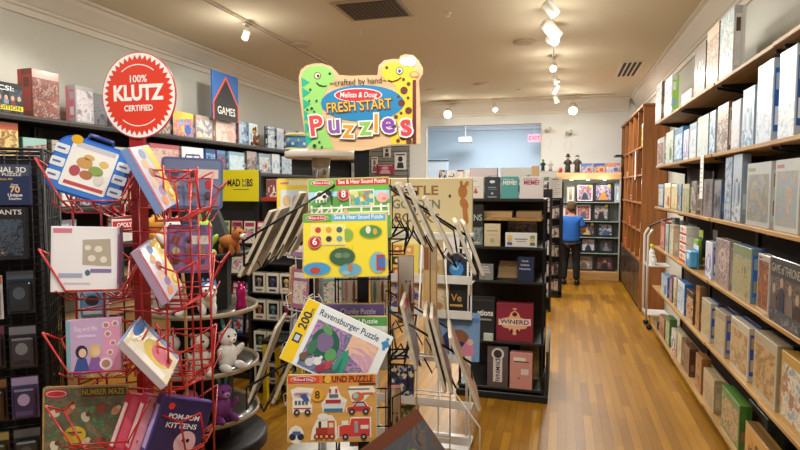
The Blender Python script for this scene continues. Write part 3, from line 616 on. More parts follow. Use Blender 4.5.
# stuffed bear on the top shelf
def soft_toy(name, label, loc, rz, s, c1, c2, c3, ears='round', extra=None, pose='sit', group=None, tilt=0):
    t = thing(name, label, 'soft toy', loc, 0, group, rot=(0, tilt, rz)); F = P(c1, .95, bump=120); G = P(c2, .95, bump=120); K = P(c3, .9, bump=120)
    m = MB()
    if pose == 'sit':
        m.ball((0, 0, .40*s), (.27*s, .25*s, .38*s), F); m.ball((0, -.04*s, .92*s), (.25*s, .23*s, .24*s), F)
        for q in (-1, 1):
            m.ball((q*.22*s, -.24*s, .13*s), (.12*s, .26*s, .12*s), F); m.ball((q*.28*s, -.12*s, .52*s), (.09*s, .11*s, .23*s), F, rot=(.5, q*.5, 0))
        hz, hy = .92, -.04
    else:
        m.ball((0, 0, .42*s), (.24*s, .40*s, .24*s), F); m.ball((0, -.42*s, .70*s), (.20*s, .24*s, .20*s), F); m.ball((0, -.28*s, .54*s), (.13*s, .17*s, .22*s), F, rot=(.6, 0, 0))
        for q in (-1, 1):
            for u in (-.24, .24): m.ball((q*.13*s, u*s, .2*s), (.085*s, .09*s, .2*s), F)
        hz, hy = .70, -.42
    b = m.build('body', t)
    m = MB(); m.ball((0, (hy-.20)*s, (hz-.06)*s), (.11*s, .10*s, .085*s), G); m.ball((0, (hy-.30)*s, (hz-.03)*s), (.035*s, .025*s, .025*s), P('1c1818', .3), 8); m.build('muzzle', t)
    m = MB()
    for q in (-1, 1): m.ball((q*.10*s, (hy-.19)*s, (hz+.06)*s), .034*s, P('121010', .15), 8)
    m.build('eyes', t)
    for q in (-1, 1):
        m = MB()
        if ears == 'round': m.ball((q*.19*s, hy*s, (hz+.20)*s), (.085*s, .05*s, .085*s), K, 10)
        elif ears == 'long': m.ball((q*.12*s, (hy+.03)*s, (hz+.36)*s), (.055*s, .04*s, .2*s), K, 10, rot=(0, q*.25, 0))
        else: m.lathe([(.0, .2*s), (.03*s, .12*s), (.065*s, 0), (0, -.01*s)], K, 10, (q*.12*s, hy*s)) if 0 else m.add([(q*.04*s, (hy-.03)*s, (hz+.15)*s), (q*.20*s, (hy-.03)*s, (hz+.11)*s), (q*.13*s, (hy+.05)*s, (hz+.14)*s), (q*.15*s, hy*s, (hz+.36)*s)], [(0, 1, 2), (0, 1, 3), (1, 2, 3), (0, 2, 3)], K)
        m.build('ear', t)
    m = MB(); m.ball((0, (.3 if pose == 'sit' else .46)*s, (.15 if pose == 'sit' else .45)*s), (.07*s, .15*s, .08*s), K, 10, rot=(-.5, 0, 0)); m.build('tail', t)
    if extra == 'horn': m = MB(); m.lathe([(0, (hz+.16)*s), (.045*s, (hz+.17)*s), (.002, (hz+.45)*s)], P('e8c860', .3, .5), 10, (0, (hy-.08)*s)); m.build('horn', t)
    if extra == 'mane':
        m = MB()
        for i in range(7): a = i/6; m.ball((0, (hy+.12+a*.28)*s, (hz+.22-a*.30)*s), (.06*s, .09*s, .09*s), K, 8)
        m.build('mane', t)
    return t
soft_toy('bear_toy', 'brown bear soft toy with yellow feet sitting on the left top shelf', (-4.08, 7.0, 2.31), R(60), .22, '7c4c24', 'e8c040', '5c3818')

# ================================================================ BROWN WOODEN CABINET (right, by the back)
CX = 1.07
t = thing('wooden_cabinet', 'tall brown wooden pigeonhole cabinet with dark base, right of the far display', 'cabinet', (CX, 0, 0))
y0, y1 = 8.55, 11.55; zt = 2.86
m = MB(); m.box(.32, .328, y0, y1, .70, zt, P('5c3a20', .6)); m.build('back_panel', t)
m = MB(); m.box(-.005, .328, y0, y0+.03, .02, zt, DARKW, .003); m.build('side_panel', t)
m = MB(); m.box(-.005, .328, y1-.03, y1, .02, zt, DARKW, .003); m.build('side_panel', t)
m = MB(); m.box(-.02, .328, y0-.02, y1+.02, zt, zt+.035, DARKW, .005); m.build('top', t)
for k in range(1, 5):
    y = y0 + (y1-y0)*k/5; m = MB(); m.box(0, .32, y-.015, y+.015, .70, zt, DARKW, .002); m.build('divider', t)
for z in (.70, 1.12, 1.52, 1.92, 2.32):
    m = MB(); m.box(.005, .32, y0+.03, y1-.03, z-.015, z+.012, DARKW, .002); m.build('shelf', t)
for k in range(5):
    a = y0 + (y1-y0)*k/5; b2 = y0 + (y1-y0)*(k+1)/5
    m = MB(); m.box(-.002, .02, a+.008, b2-.008, .06, .68, P('3c2a1c', .4, coat=.3), .004); d_ = m.build('door', t)
    m = MB(); m.tube([(-.002, b2-.06, .42), (-.022, b2-.06, .42), (-.022, b2-.06, .5), (-.002, b2-.06, .5)], .004, P('2c2420', .3, .6)); m.build('handle', d_)
m = MB(); m.box(.02, .32, y0+.03, y1-.03, 0, .68, P('2c2018', .6)); m.build('base', t)
# things in and on the cabinet
game_box('game_box', .26, .33, .10, 'e8c828', 'e8c828 f4dc50 383430 e0e0d8', 'e0b820', 0, 'bright yellow box in a top cell of the brown cabinet', 'game box', (CX+.08, 8.86, 2.332), R(-90))
game_box('game_box', .2, .2, .08, 'd8c8a8', 'c8b088 e8dcc8', 'c0a880', 0, 'small cream box in a cell near the far end of the cabinet', 'game box', (CX+.1, 9.9, 2.332), R(-90))
m = MB(); m.box(-.002, .002, -.05, .05, -.42, .0, P('ece8e0', .7)); tag(m.build('notice_strip', None, (CX-.025, 9.16, 2.28)), 'narrow white vertical card fixed to the brown cabinet front', 'notice')
m = MB(); m.box(-.14, -.03, -.22, .22, 0, .03, BLACK, .004); m.box(-.03, 0, -.03, .03, -.02, .03, BLACK); tag(m.build('black_ledge', None, (CX-.006, 11.2, 2.30)), 'short black ledge sticking out of the cabinet near the far end', 'ledge')
for k, (y, z, c, s_) in enumerate(((10.9, .712, 'c03028', 'red'), (9.4, .712, 'd8c0a0', 'cream'), (8.85, .712, 'e0b030', 'amber'), (8.85, 1.132, 'c8b490', 'buff'), (10.3, 1.132, 'a83028', 'crimson'), (9.4, 1.532, '98503c', 'brick'), (10.2, 1.532, '705038', 'brown'), (8.86, 1.932, '907050', 'tan'), (10.9, 1.932, 'b89878', 'sand'))):
    n = 3 if k in (0, 2, 4) else 2
    for q in range(n):
        t = thing('boxed_game', 'flat %s box lying in the brown cabinet, %s in its cell' % (s_, ['bottom', 'second', 'third'][q]), 'game box', (CX+.14, y, z+q*.047), R(-90), 'flat boxes in the brown cabinet')
        m = MB(); m.box(-.12, .12, -.1, .1, 0, .022, P(c, .5), .002); m.build('base', t)
        m = MB(); m.box(-.123, .123, -.103, .103, .018, .045, P(c, .45, coat=.4), .003); m.rect(-.08, .06, .024, .038, -.103, P('e8dcc8')); m.build('lid', t)
# ---------------------------------------------------------------- white cart with a curved handle
t = thing('hand_cart', 'white metal cart with a long curved handle at the end of right shelves', 'cart', (1.02, 7.62, 0), R(-90))
m = MB()
CW = P('dcdad4', .35, coat=.3)
for x in (-.16, .16): m.tube([(x, .0, .12), (x, .0, .80), (x, .0, 1.16), (x, .05, 1.24)], .013, CW, 8)
m.build('post', t)
m = MB(); m.tube([(-.16, .05, 1.24), (-.15, .10, 1.28), (-.05, .2, 1.34), (.04, .26, 1.36)], .012, P('38281e', .5), 8); m.ball((.05, .27, 1.365), .02, P('c03028', .3), 10); m.build('handle', t)
for z in (.18, .78):
    m = MB(); m.box(-.17, .17, 0, .26, z, z+.014, CW, .003); m.box(-.17, .17, -.004, 0, z, z+.04, CW); m.build('tray', t)
for x in (-.14, .14):
    for y in (.04, .22):
        m = MB(); m.tube([(x-.012, y, .035), (x+.012, y, .035)], .034, P('26262a', .6), 16); m.tube([(x, y, .04), (x, y, .178)], .01, CHROME); m.build('caster', t)
for k, (x, c, h_) in enumerate(((-.10, 'c8e020', .24), (-.02, 'e8e8e4', .17), (.06, 'e0e4e8', .12))):
    t = thing('spray_bottle', ['lime-capped', 'plain white', 'short white'][k] + ' bottle standing on the white cart tray', 'bottle', (1.10, 7.62 - x, .795)); 
    m = MB(); m.lathe([(0, 0), (.03, 0), (.034, .01), (.034, h_*.62), (.016, h_*.75), (.014, h_*.78), (0, h_*.78)], P('e8e8e4', .3), 16); m.build('body', t)
    m = MB(); m.lathe([(0, h_*.78), (.018, h_*.78), (.018, h_), (0, h_)], P(c, .3), 16); m.build('cap', t)

# ================================================================ FAR DISPLAY WITH FRAMED PICTURES
DY = 11.25
t = thing('display_case', 'display case with glass shelves under a pale wood top, against the back wall', 'display case', (.47, DY, 0))
m = MB(); m.box(-.58, .58, -.02, .50, 1.89, 2.02, wood('c49a64', 'dcb684', 1, 'X', .5), .006); m.build('top', t)
m = MB(); m.box(-.56, .56, .40, .42, .10, 1.89, P('a9b0a8', .6)); m.build('back_panel', t)
m = MB(); m.box(-.58, .58, -.05, .45, 0, .16, wood('b88c50', 'd0a468', 1, 'X', .5), .006); m.build('plinth', t)
for x in (-.57, .57): m = MB(); m.box(x-.01, x+.01, -.0, .42, .16, 1.89, P('b0aaa0', .4), .002); m.build('side_panel', t)
for z in (.50, .80, 1.10, 1.46): m = MB(); m.box(-.555, .555, 0.02, .39, z-.006, z+.006, P('a8c0b8', .1, coat=.5), .001); m.build('glass_shelf', t)
m = MB()
for k in (-.3, .0, .3): m.lathe([(0, 1.889), (.03, 1.889), (.03, 1.88), (0, 1.88)], P('fff4e0', .4, emit=8), 16, (k, .1))
m.build('puck_light', t)
lamp('POINT', 'case_light', (.3, DY-.12, 1.82), 2.5, NEUT, size=.05); lamp('POINT', 'case_light', (.75, DY-.12, 1.82), 2.5, NEUT, size=.05)
def framed(x, z, w, h, cols, label, lean=.12, star=None, fc='1c1a1c'):
    t = thing('picture_frame', label, 'framed picture', (x, DY+.10, z), 0, 'framed pictures in the far display', rot=(-lean, 0, 0))
    m = MB(); fw = .022
    m.box(-w/2, w/2, -.018, 0, 0, fw, P(fc, .4), .002); m.box(-w/2, w/2, -.018, 0, h-fw, h, P(fc, .4), .002)
    m.box(-w/2, -w/2+fw, -.018, 0, fw, h-fw, P(fc, .4)); m.box(w/2-fw, w/2, -.018, 0, fw, h-fw, P(fc, .4)); m.box(-w/2+.005, w/2-.005, -.004, 0, .005, h-.005, P('282428', .5)); m.build('frame', t)
    hs = cols.split(); m = MB(); m.rect(-w/2+fw, w/2-fw, fw, h-fw, -.005, P(hs[0], .5)); a = fw + .018
    m.rect(-w/2+a, w/2-a, a, h-a, -.0062, art(' '.join(hs[1:]), 26)); 
    m.oval(0, h*.62, w*.08, h*.09, -.0072, P('c09880')); m.prism([(-w*.2, a), (-w*.13, h*.42), (0, h*.54), (w*.13, h*.42), (w*.2, a)], -.0082, -.0070, P(hs[-1], .5)); m.build('picture', t)
    if star: m = MB(); m.oval(w*.3, h*.86, .028, .028, -.018, P(star, .4, emit=0)); m.build('round_sticker', t)
fr = [
(.16, 1.467, .13, .24, 'dcd8d0 c8b8a0 807060', 'small pale framed card on the top row, left end', None, 'c0b8a8'),
(.42, 1.467, .30, .29, 'ecebe8 e0dce0 8890a8 b03c48 303850', 'white-matted framed picture, middle of the top row', 'e8d040', '1c1a1c'),
(.75, 1.467, .32, .30, '2c2438 5c3c98 c0b0d0 202028 d08838', 'purple sports picture in dark frame, top row right', 'e8d040', '1c1a1c'),
(1.0, 1.467, .10, .29, '98a8b8 88a0b8 d0d8e0', 'narrow pale blue picture at the top row right edge', None, 'a8b0b8'),
(.12, 1.107, .17, .28, 'e8e4e0 e0d0d0 a83840 484850', 'white picture with a red figure behind the person', None, 'd8d0c8'),
(.40, 1.107, .28, .30, 'e9e4de e8e0dc a84848 585860', 'white certificate-like picture in black frame, second row', None, '1c1a1c'),
(.72, 1.107, .29, .30, '2c2c30 48444c c8c8cc 603c30 1c1c24', 'dark picture with yellow sticker, second row right', 'e8d040', '1c1a1c'),
(.18, .807, .24, .24, '1c1c22 34384c a0a0b0 282838', 'dark blue team picture, third row left', None, '141416'),
(.47, .807, .30, .25, '1c1c24 e0e0e8 503c80 28283c c8b060', 'black and white action picture, third row middle', 'e8d040', '141416'),
(.80, .807, .28, .25, '18202c 3c608c c8d0d8 1c2430 405880', 'blue-black action picture, third row right', None, '141416'),
(.20, .507, .26, .24, '18181c 50505c 24242c 98989c', 'dim dark picture, fourth row left', None, '141416'),
(.50, .507, .28, .26, '16181e 6c748c d8d8e0 2c3448', 'dark picture with pale player, fourth row middle', None, '141416'),
(.82, .507, .26, .25, '18181c 585c70 24262e 7c7c88', 'dim dark picture, fourth row right', None, '141416'),
(.42, .165, .34, .27, '8c8478 a89c8c c8c0b4 4c4640 706458', 'grey-brown large picture on the bottom row left', None, '2c2826'),
(.80, .165, .32, .27, '18181c c8c8d0 38343c 8c2c30 20202c', 'dark picture with several pale figures, bottom row right', None, '141416')]
for x, z, w, h, cols, lb_, st, fc in fr: framed(x, z, w*1.06, h*1.1 if z < 1.4 else h*1.2, cols, lb_, .12, st, fc)
# on its top: figurines and flat boxes
def figurine(x, y, z, h, c1, c2, c3, label, hat=False, g=None):
    t = thing('figurine', label, 'figurine', (x, y, z), 0, g)
    m = MB(); m.lathe([(0, 0), (h*.17, 0), (h*.17, h*.06), (0, h*.06)], P('1c1818', .4), 16); m.build('base', t)
    m = MB(); m.lathe([(0, h*.06), (h*.13, h*.07), (h*.14, h*.25), (h*.11, h*.45), (h*.16, h*.58), (h*.13, h*.66), (h*.05, h*.70), (0, h*.71)], P(c1, .45), 14)
    for q in (-1, 1): m.tube([(q*h*.13, 0, h*.62), (q*h*.2, -h*.03, h*.5), (q*h*.1, -h*.14, h*.44)], h*.04, P(c1, .45))
    m.build('body', t)
    m = MB(); m.ball((0, 0, h*.80), (h*.09, h*.09, h*.11), P(c2, .5)); m.ball((0, -h*.09, h*.79), h*.02, P(c2, .5), 8); m.build('head', t)
    m = MB(); m.ball((0, h*.015, h*.84), (h*.10, h*.10, h*.085), P(c3, .6)); 
    if hat: m.lathe([(0, h*.86), (h*.15, h*.86), (h*.15, h*.88), (h*.08, h*.89), (h*.07, h), (0, h)], P(c3, .5), 14)
    m.build('hair', t)
figurine(.10, DY+.1, 2.02, .36, '38302c', 'b89880', '1c1818', 'dark bearded figurine on the display top, left of the pair', True)
figurine(.27, DY+.1, 2.02, .36, '483c38', 'd8d0c8', '2c2420', 'dark and white figurine on the display top, right of the pair')
figurine(-.36, DY+.12, 2.06, .24, '202420', '68a830', '1c1c1c', 'small black figurine with green head by the opening')
figurine(-.22, DY+.12, 2.06, .22, 'a8a49c', 'd0c8c0', 'c0bcb4', 'small grey figurine by the opening, right of the green one')
for k, (x, w, c, a, lb_) in enumerate(((.44, .20, 'a04048', 'b04858 5878b0 e0c8b0', 'pink-red flat box on the display top'), (.66, .20, '604c78', 'c84848 4858a0 e8b070', 'violet and red flat box on the display top'), (.90, .24, '486ca8', '4870b8 d88060 c0d0e8', 'blue flat box at the right end of the display top'))):
    game_box('game_box', w, .17, .2, c, a, c, 3, lb_, 'game box', (x, DY+.12, 2.021), 0)
for x, h_, c in ((-.03, .10, 'a83c34'), (-.0-.08, .08, 'c8a890')):
    m = MB(); m.lathe([(0, 0), (.03, 0), (.03, h_*.8), (.02, h_), (0, h_)], P(c, .4), 14); tag(m.build('small_tin', None, (x, DY+.1, 2.021)), ('red' if c[0] == 'a' else 'cream') + ' small tin on the display top beside the figurines', 'tin')
# poster stand left of the display
t = thing('poster_stand', 'grey poster stand with small car pictures left of the far display', 'stand', (-.29, 11.30, 0))
m = MB(); m.box(-.19, .19, -.02, .16, 0, 2.055, P('96948e', .6), .005); m.build('panel', t)
m = MB(); m.rect(-.17, .17, 1.62, 2.03, -.02, P('a8a49c', .5))
for z, c in ((1.90, '4c6048'), (1.76, '50405c'), (1.66, '605850')):
    m.prism([(-.13, z-.03), (-.13, z), (-.06, z+.01), (-.02, z+.04), (.07, z+.04), (.11, z+.005), (.14, z-.005), (.14, z-.03)], -.0225, -.0208, P(c, .4)); m.oval(-.07, z-.03, .025, .025, -.0226, P('222222')); m.oval(.08, z-.03, .025, .025, -.0226, P('222222'))
m.build('poster', t)
m = MB(); m.box(.04, .16, -.05, -.021, 1.36, 1.52, P('2c282c', .5), .004); m.rect(.05, .15, 1.44, 1.5, -.05, P('b8b0a8')); m.build('brochure_pocket', t)

# ================================================================ PERSON
def skin(name, V, E, mat, parent=None, sub=2):
    me = bpy.data.meshes.new(name); me.from_pydata([v[0] for v in V], E, []); o = bpy.data.objects.new(name, me); COL.objects.link(o)
    md = o.modifiers.new('s', 'SKIN'); md.use_smooth_shade = True
    sv = me.skin_vertices[0].data
    for i, v in enumerate(V):
        r = v[1]; sv[i].radius = r if hasattr(r, '__len__') else (r, r)
    sv[0].use_root = True
    s2 = o.modifiers.new('u', 'SUBSURF'); s2.levels = sub; s2.render_levels = sub
    nm = bpy.data.meshes.new_from_object(o.evaluated_get(bpy.context.evaluated_depsgraph_get()))
    bpy.data.objects.remove(o); bpy.data.meshes.remove(me)
    nm.materials.clear(); nm.materials.append(mat)
    for p_ in nm.polygons: p_.use_smooth = True; p_.material_index = 0
    o = bpy.data.objects.new(name, nm); COL.objects.link(o)
    if parent: o.parent = parent
    return o
per = thing('person', 'person in a blue t-shirt and black trousers, back turned, facing the framed pictures', 'person', (.17, 10.62, 0), R(172))
SK = P('b98468', .55); V = []; E = []
def vv(p, r, par=None):
    V.append((p, r)); 
    if par is not None: E.append((par, len(V)-1))
    return len(V)-1
pe = vv((0, 0, .80), (.115, .09)); sp_ = vv((0, .01, .95), (.105, .085), pe); ch = vv((0, .01, 1.10), (.125, .09), sp_); uc = vv((0, .01, 1.20), (.09, .07), ch)
nk = vv((0, .005, 1.27), .046, uc); hb = vv((0, -.015, 1.33), (.060, .066), nk); hm = vv((0, -.012, 1.40), (.070, .082), hb); ht = vv((0, -.005, 1.455), (.052, .062), hm)
ns = vv((0, -.105, 1.385), .012, hm)
for q in (-1, 1):
    sh = vv((q*.145, .01, 1.19), .05, uc); up = vv((q*.185, .02, 1.08), .042, sh)
    if q == -1:                                    # local -x is picture right: forearm raised in front
        el = vv((-.225, .0, .955), .034, up); wr = vv((-.185, -.17, 1.00), .023, el); pa = vv((-.165, -.23, 1.02), (.030, .016), wr); dr = Vector((.25, -.95, .12))
    else:
        el = vv((.205, .03, .95), .034, up); wr = vv((.16, -.16, .93), .023, el); pa = vv((.13, -.22, .94), (.030, .016), wr); dr = Vector((-.3, -.92, .1))
    dr.normalize(); side = Vector((dr.y, -dr.x, 0)).normalized()
    for k, (off, ln) in enumerate(((-.024, .052), (-.008, .062), (.009, .058), (.025, .044))):
        b0 = Vector(V[pa][0]) + side*off*.9 + dr*.025; f1 = vv(tuple(b0), .0085, pa); f2 = vv(tuple(b0 + dr*ln*.5 + Vector((0, 0, -.004))), .0078, f1); vv(tuple(b0 + dr*ln*.85 + Vector((0, 0, -.018))), .0068, f2)
    th = vv(tuple(Vector(V[pa][0]) + side*-.034*(q) + dr*.004), .0095, pa); vv(tuple(Vector(V[th][0]) + dr*.035 + side*-.008*q + Vector((0, 0, -.008))), .0085, th)
    hp = vv((q*.085, .005, .74), .078, pe); kn = vv((q*.10, -.01, .42), .052, hp); cf = vv((q*.105, .012, .27), .045, kn); an = vv((q*.11, .01, .075), .032, cf); toe = vv((q*.125, -.11, .035), .028, an)
skin('body', V, E, SK, per)
# clothes
V = []; E = []
a0 = vv((0, .01, .745), (.168, .125)); a = vv((0, .01, .83), (.168, .122), a0); b_ = vv((0, .015, .95), (.158, .118), a); c = vv((0, .012, 1.09), (.168, .116), b_); d_ = vv((0, .01, 1.185), (.115, .088), c); vv((0, .01, 1.235), (.062, .06), d_)
for q in (-1, 1): s1 = vv((q*.15, .01, 1.185), .068, d_); s2 = vv((q*.19, .02, 1.08), .062, s1); vv((q*.205, .015, 1.03), .060, s2)
skin('t_shirt', V, E, P('2468c0', .8, bump=90), per)
V = []; E = []
a = vv((0, .01, .83), (.150, .112))
for q in (-1, 1): h1 = vv((q*.085, .01, .735), .098, a); k1 = vv((q*.10, -.002, .42), .072, h1); k2 = vv((q*.107, .012, .24), .066, k1); vv((q*.112, .012, .09), .062, k2)
skin('trousers', V, E, P('17181c', .85, bump=90), per)
for q in (-1, 1):
    m = MB(); m.slab([(q*.118 + x_, y_) for x_, y_ in ((-.04, .06), (-.035, -.05), (-.045, -.12), (-.02, -.17), (.02, -.17), (.045, -.12), (.035, -.05), (.04, .06), (.02, .085), (-.02, .085))], .0, .022, P('2c2c30', .6)); m.ball((q*.118, -.06, .042), (.043, .10, .038), P('1c1c20', .5), 16); m.ball((q*.115, .03, .055), (.042, .055, .05), P('1c1c20', .5), 14); m.build('shoe', per)
m = MB(); m.ball((0, .012, 1.425), (.084, .092, .080), P('5c4634', .9, bump=200), 20); m.ball((0, .045, 1.385), (.074, .062, .068), P('574230', .9, bump=200), 16)
m.build('hair', per)
m = MB()
for q in (-1, 1): m.ball((q*.080, -.008, 1.375), (.012, .022, .03), SK, 12)
m.build('ears', per)
m = MB()
for q in (-1, 1): m.ball((q*.028, -.088, 1.398), (.011, .008, .008), P('e8e4e0', .3), 10); m.ball((q*.028, -.0945, 1.398), (.005, .004, .005), P('2c1c14', .3), 8)
m.rect(-.02, .02, 1.342, 1.350, -.085, P('8c4c44')); m.build('face_features', per)

# ================================================================ BLACK RACKS BEHIND THE CENTRE
t = thing('goods_rack', 'narrow black rack between the black shelves and the person', 'rack', (-.10, 9.3, 0))
m = MB()
for x in (-.10, .10):
    m.box(x-.025, x+.025, -.02, .02, .0, 1.83, BLACK, .004); m.box(x-.025, x+.025, .30, .34, .0, 1.83, BLACK, .004)
m.build('post', t)
m = MB(); m.box(-.125, .125, -.02, .34, .04, .10, BLACK, .004); m.box(-.075, .075, .325, .335, .10, 1.80, P('1a181a', .6)); m.build('base', t)
for z in (.35, .65, .95, 1.25, 1.55): m = MB(); m.box(-.075, .075, 0, .32, z-.01, z, BLACK, .002); m.build('shelf', t)
t = thing('paper_notice', 'white paper notice standing on the narrow black rack', 'notice', (-.10, 9.265, 1.58))
m = MB(); m.box(-.10, .10, -.004, 0, 0, .32, P('dcdad6', .7)); m.build('sheet', t); m = MB()
for k in range(8): m.box(-.07, .04+.03*((k*7) % 2), -.0052, -.004, .05+k*.03, .056+k*.03, P('8c8c8c'))
m.rect(-.05, .05, .285, .300, -.004, P('5c5c60')); m.build('ruled_lines', t)
for k, (z, cols) in enumerate(((.102, 'ece4dc'), (.352, '4c7cb0'), (.652, 'b84038'), (.952, '7c5890'), (1.252, 'c8c0b8'))):
    for q in (0, 1):
        c = ['c85838', 'e8e0d8', 'a02838', '3c5c90', 'e0d8d0', '98b0c0', 'd8d0c0', '884838', 'c0b0a0', '4c4858'][k*2+q]
        game_box('game_box', .065, .17+.02*((k+q) % 3), .05, c, c+' e0d8cc 484450', c, 0, 'tiny %s pack on narrow black rack, tier %s from floor, %s' % (['orange', 'cream', 'crimson', 'navy', 'pale', 'grey-blue', 'ivory', 'russet', 'beige', 'slate'][k*2+q], ORD[k+1], ['left', 'right'][q]), 'pack', (-.135+q*.07, 9.34, z), 0, 'small packs on the narrow black rack')
# second dark rack of small goods just behind the black shelving
t = thing('goods_rack', 'dark rack of small colourful goods seen just past the black shelving', 'rack', (-.30, 8.2, 0))
m = MB(); m.box(-.16, .16, .2, .22, 0, 1.72, P('1c1a1c', .6)); 
for x in (-.16, .16): m.box(x-.015, x+.015, -.015, .215, 0, 1.72, BLACK, .003)
m.build('frame', t)
for z in (.2, .5, .8, 1.1, 1.4): m = MB(); m.box(-.145, .145, -.01, .2, z-.012, z, BLACK, .002); m.build('shelf', t)
nn = ['teal', 'crimson', 'cream', 'navy', 'olive', 'pink', 'slate', 'orange', 'white', 'violet', 'sky blue', 'brown', 'green', 'grey', 'red']
cc = ['3c8c8c', 'a82c38', 'e0d8c4', '2c4078', '70743c', 'd888a0', '58646c', 'd07838', 'e8e6e0', '705090', '70a8d0', '6c4c38', '4c8c4c', '8c8c8c', 'c03830']
for i in range(15):
    game_box('game_box', .08, .2, .06, cc[i], cc[i]+' d8d0c8 3c3840', cc[i], (i*2) % 5, 'small %s pack on the dark rack past the black shelving' % nn[i], 'pack', (-.40+.10*(i % 3), 8.25, .2+.3*(i//3)), 0, 'small packs on the dark rack')

# ================================================================ BLACK METAL SHELVING WITH PARTY GAMES
SX0, SX1, SY = -.80, -.13, 4.68
t = thing('black_shelving', 'black metal shelving of party games right of the puzzle rack', 'shelving', ((SX0+SX1)/2, SY, 0))
m = MB(); hw = (SX1-SX0)/2
for x in (-hw, hw):
    for y in (0, .62): m.box(x-.010, x+.010, y-.010, y+.010, 0, 1.655, BLACKM, .002)
m.build('post', t)
for z in (.10, .485, .985, 1.265, 1.655):
    m = MB(); m.box(-hw-.014, hw+.014, -.02, .64, z-.022, z, P('201d1c', .45), .003); m.build('shelf', t)
m = MB(); m.box(-hw+.02, hw-.02, .02, .60, 1.475, 1.50, PALEW, .003); m.build('wooden_shelf', t)
m = MB(); m.box(-hw, hw, .63, .64, .1, 1.64, P('2a211b', .7)); m.build('back_panel', t)
m = MB(); m.box(-hw-.03, hw+.05, -.03, .84, 0, .06, BLACK, .006); m.box(hw+.03, hw+.05, -.0, .84, .06, .42, P('2c2a2a', .5)); m.build('base', t)
def sbox(x0, x1, z, h, d, y, c, label, parts=None, kind='game_box', group=None, art_='', lay=None, rz=0):
    xc = (x0+x1)/2; w = x1-x0
    if lay is not None: return game_box(kind, w, h, d, c, art_, c, lay, label, 'game box', (xc, y+d/2, z), rz, group)
    t = thing(kind, label, 'game box', (xc, y+d/2, z), rz, group); FR = P(c, .45, coat=.35)
    m = MB(); m.box(-w/2+.0015, w/2-.0015, -d/2+.01, d/2, .0015, h-.0015, FR, .0015); m.build('base', t)
    m = MB(); m.box(-w/2, w/2, -d/2, d*.2, 0, h, FR, .002)
    if parts: parts(m, w, h, -d/2)
    m.build('lid', t); return t
def f1(m, w, h, y): m.rect(-.02, .02, h*.78, h*.82, y, P('8c8c8c')); m.text('what?', 0, h*.72, .018, P('a07060'), y-.0006, w=.04); m.text('mania', 0, h*.5, .016, P('8c8880'), y-.0006) if 0 else None; m.oval(0, h*.3, .018, .012, y, P('c85838')); m.oval(0, h*.42, .008, .012, y-.0006, P('c85838')); m.rect(-.035, .035, h*.16, h*.18, y, P('e09070'))
def f1b(m, w, h, y): m.rect(-.022, .018, h*.80, h*.82, y, P('a08c80')); m.oval(0, h*.3, .018, .012, y, P('c85838')); m.oval(0, h*.42, .008, .012, y-.0006, P('b85030')); m.rect(-.035, .035, h*.53, h*.56, y, P('d8a088'))
def f2(m, w, h, y): m.oval(0, h*.78, .022, .012, y, P('e4eef0')); m.rect(-.035, .03, h*.5, h*.54, y, P('98a8b4')); m.rect(-.03, .035, h*.42, h*.45, y, P('78889a')); m.oval(0, h*.24, .01, .01, y, P('a8b8c4')); m.rect(-.035, .035, h*.06, h*.09, y, P('c8ccd0'))
def f3(m, w, h, y): m.text('WHAT DO YOU', -.01, h*.86, .017, P('ffffff'), y, .01, w=w*.62); m.text('MEME?', 0, h*.70, .042, P('ffffff'), y, .03, w=w*.8)
def f4(m, w, h, y): m.text('WHAT DO YOU', -.01, h*.88, .018, P('c05070'), y, .01, w=w*.62); m.text('MEME?', .0, h*.72, .05, P('b8506c'), y, .03, w=w*.66)
ZT = 1.656
sbox(-.745, -.615, ZT, .175, .05, SY-.01, 'e8e4dc', 'white box with a small orange figure on the black shelving top', f1b)
sbox(-.608, -.482, ZT, .175, .05, SY-.01, '2c3644', 'dark navy box with a pale oval on the black shelving top', f2)
sbox(-.474, -.338, ZT, .178, .05, SY-.01, '58aaa8', 'teal party game box on the black shelving top', f3)
sbox(-.326, -.142, ZT, .178, .06, SY-.01, 'ece6e4', 'white party game box with pink capitals on the black shelving top', f4)
game_box('game_box', .24, .26, .08, 'b83c50', 'c04458 e8d8d8 4c2c4c d88c98', 'a03448', 3, 'red patterned box behind the white and navy boxes on black shelving', 'game box', (-.66, 5.05, ZT), 0)
game_box('game_box', .27, .26, .08, 'e4dccc', '34407c e8e4dc 98a0b8 303050', 'd8d0c0', 3, 'cream and indigo patterned box behind the teal box on black shelving', 'game box', (-.38, 5.05, ZT), 0)
m = MB(); m.box(-.03, .03, -.02, .02, 0, .27, P('d8b888', .6), .003); tag(m.build('card_stub', None, (-.215, 4.88, ZT)), 'small tan upright card on top of the black shelving', 'card')
# wooden trays
for k, (x, w, y) in enumerate(((-.52, .26, 4.74), (-.26, .2, 4.78))):
    t = thing('wooden_tray', ['longer', 'shorter'][k] + ' shallow pale wooden tray under the top of the black shelving', 'tray', (x, y+.1, 1.501))
    m = MB(); W_ = wood('c8a06c', 'e0c090', 1, 'X'); m.box(-w/2, w/2, -.1, .1, 0, .01, W_); m.build('bottom', t)
    m = MB(); m.box(-w/2, w/2, -.1, -.09, .01, .05, W_, .002); m.box(-w/2, w/2, .09, .1, .01, .05, W_, .002); m.box(-w/2, -w/2+.01, -.09, .09, .01, .05, W_); m.box(w/2-.01, w/2, -.09, .09, .01, .05, W_); m.build('rim', t)
def tens(m, w, h, y): m.rect(-w/2+.004, w/2-.004, .005, h*.45, y, art('1c2428 5c6c6c 98a4a0 2c3438', 30)); m.text('TENS', 0, h*.68, .07, P('b8c4c0'), y-.001, .012, w=w*.85); m.rect(-.04, .05, h*.06, h*.1, y-.001, P('c8c8c0'))
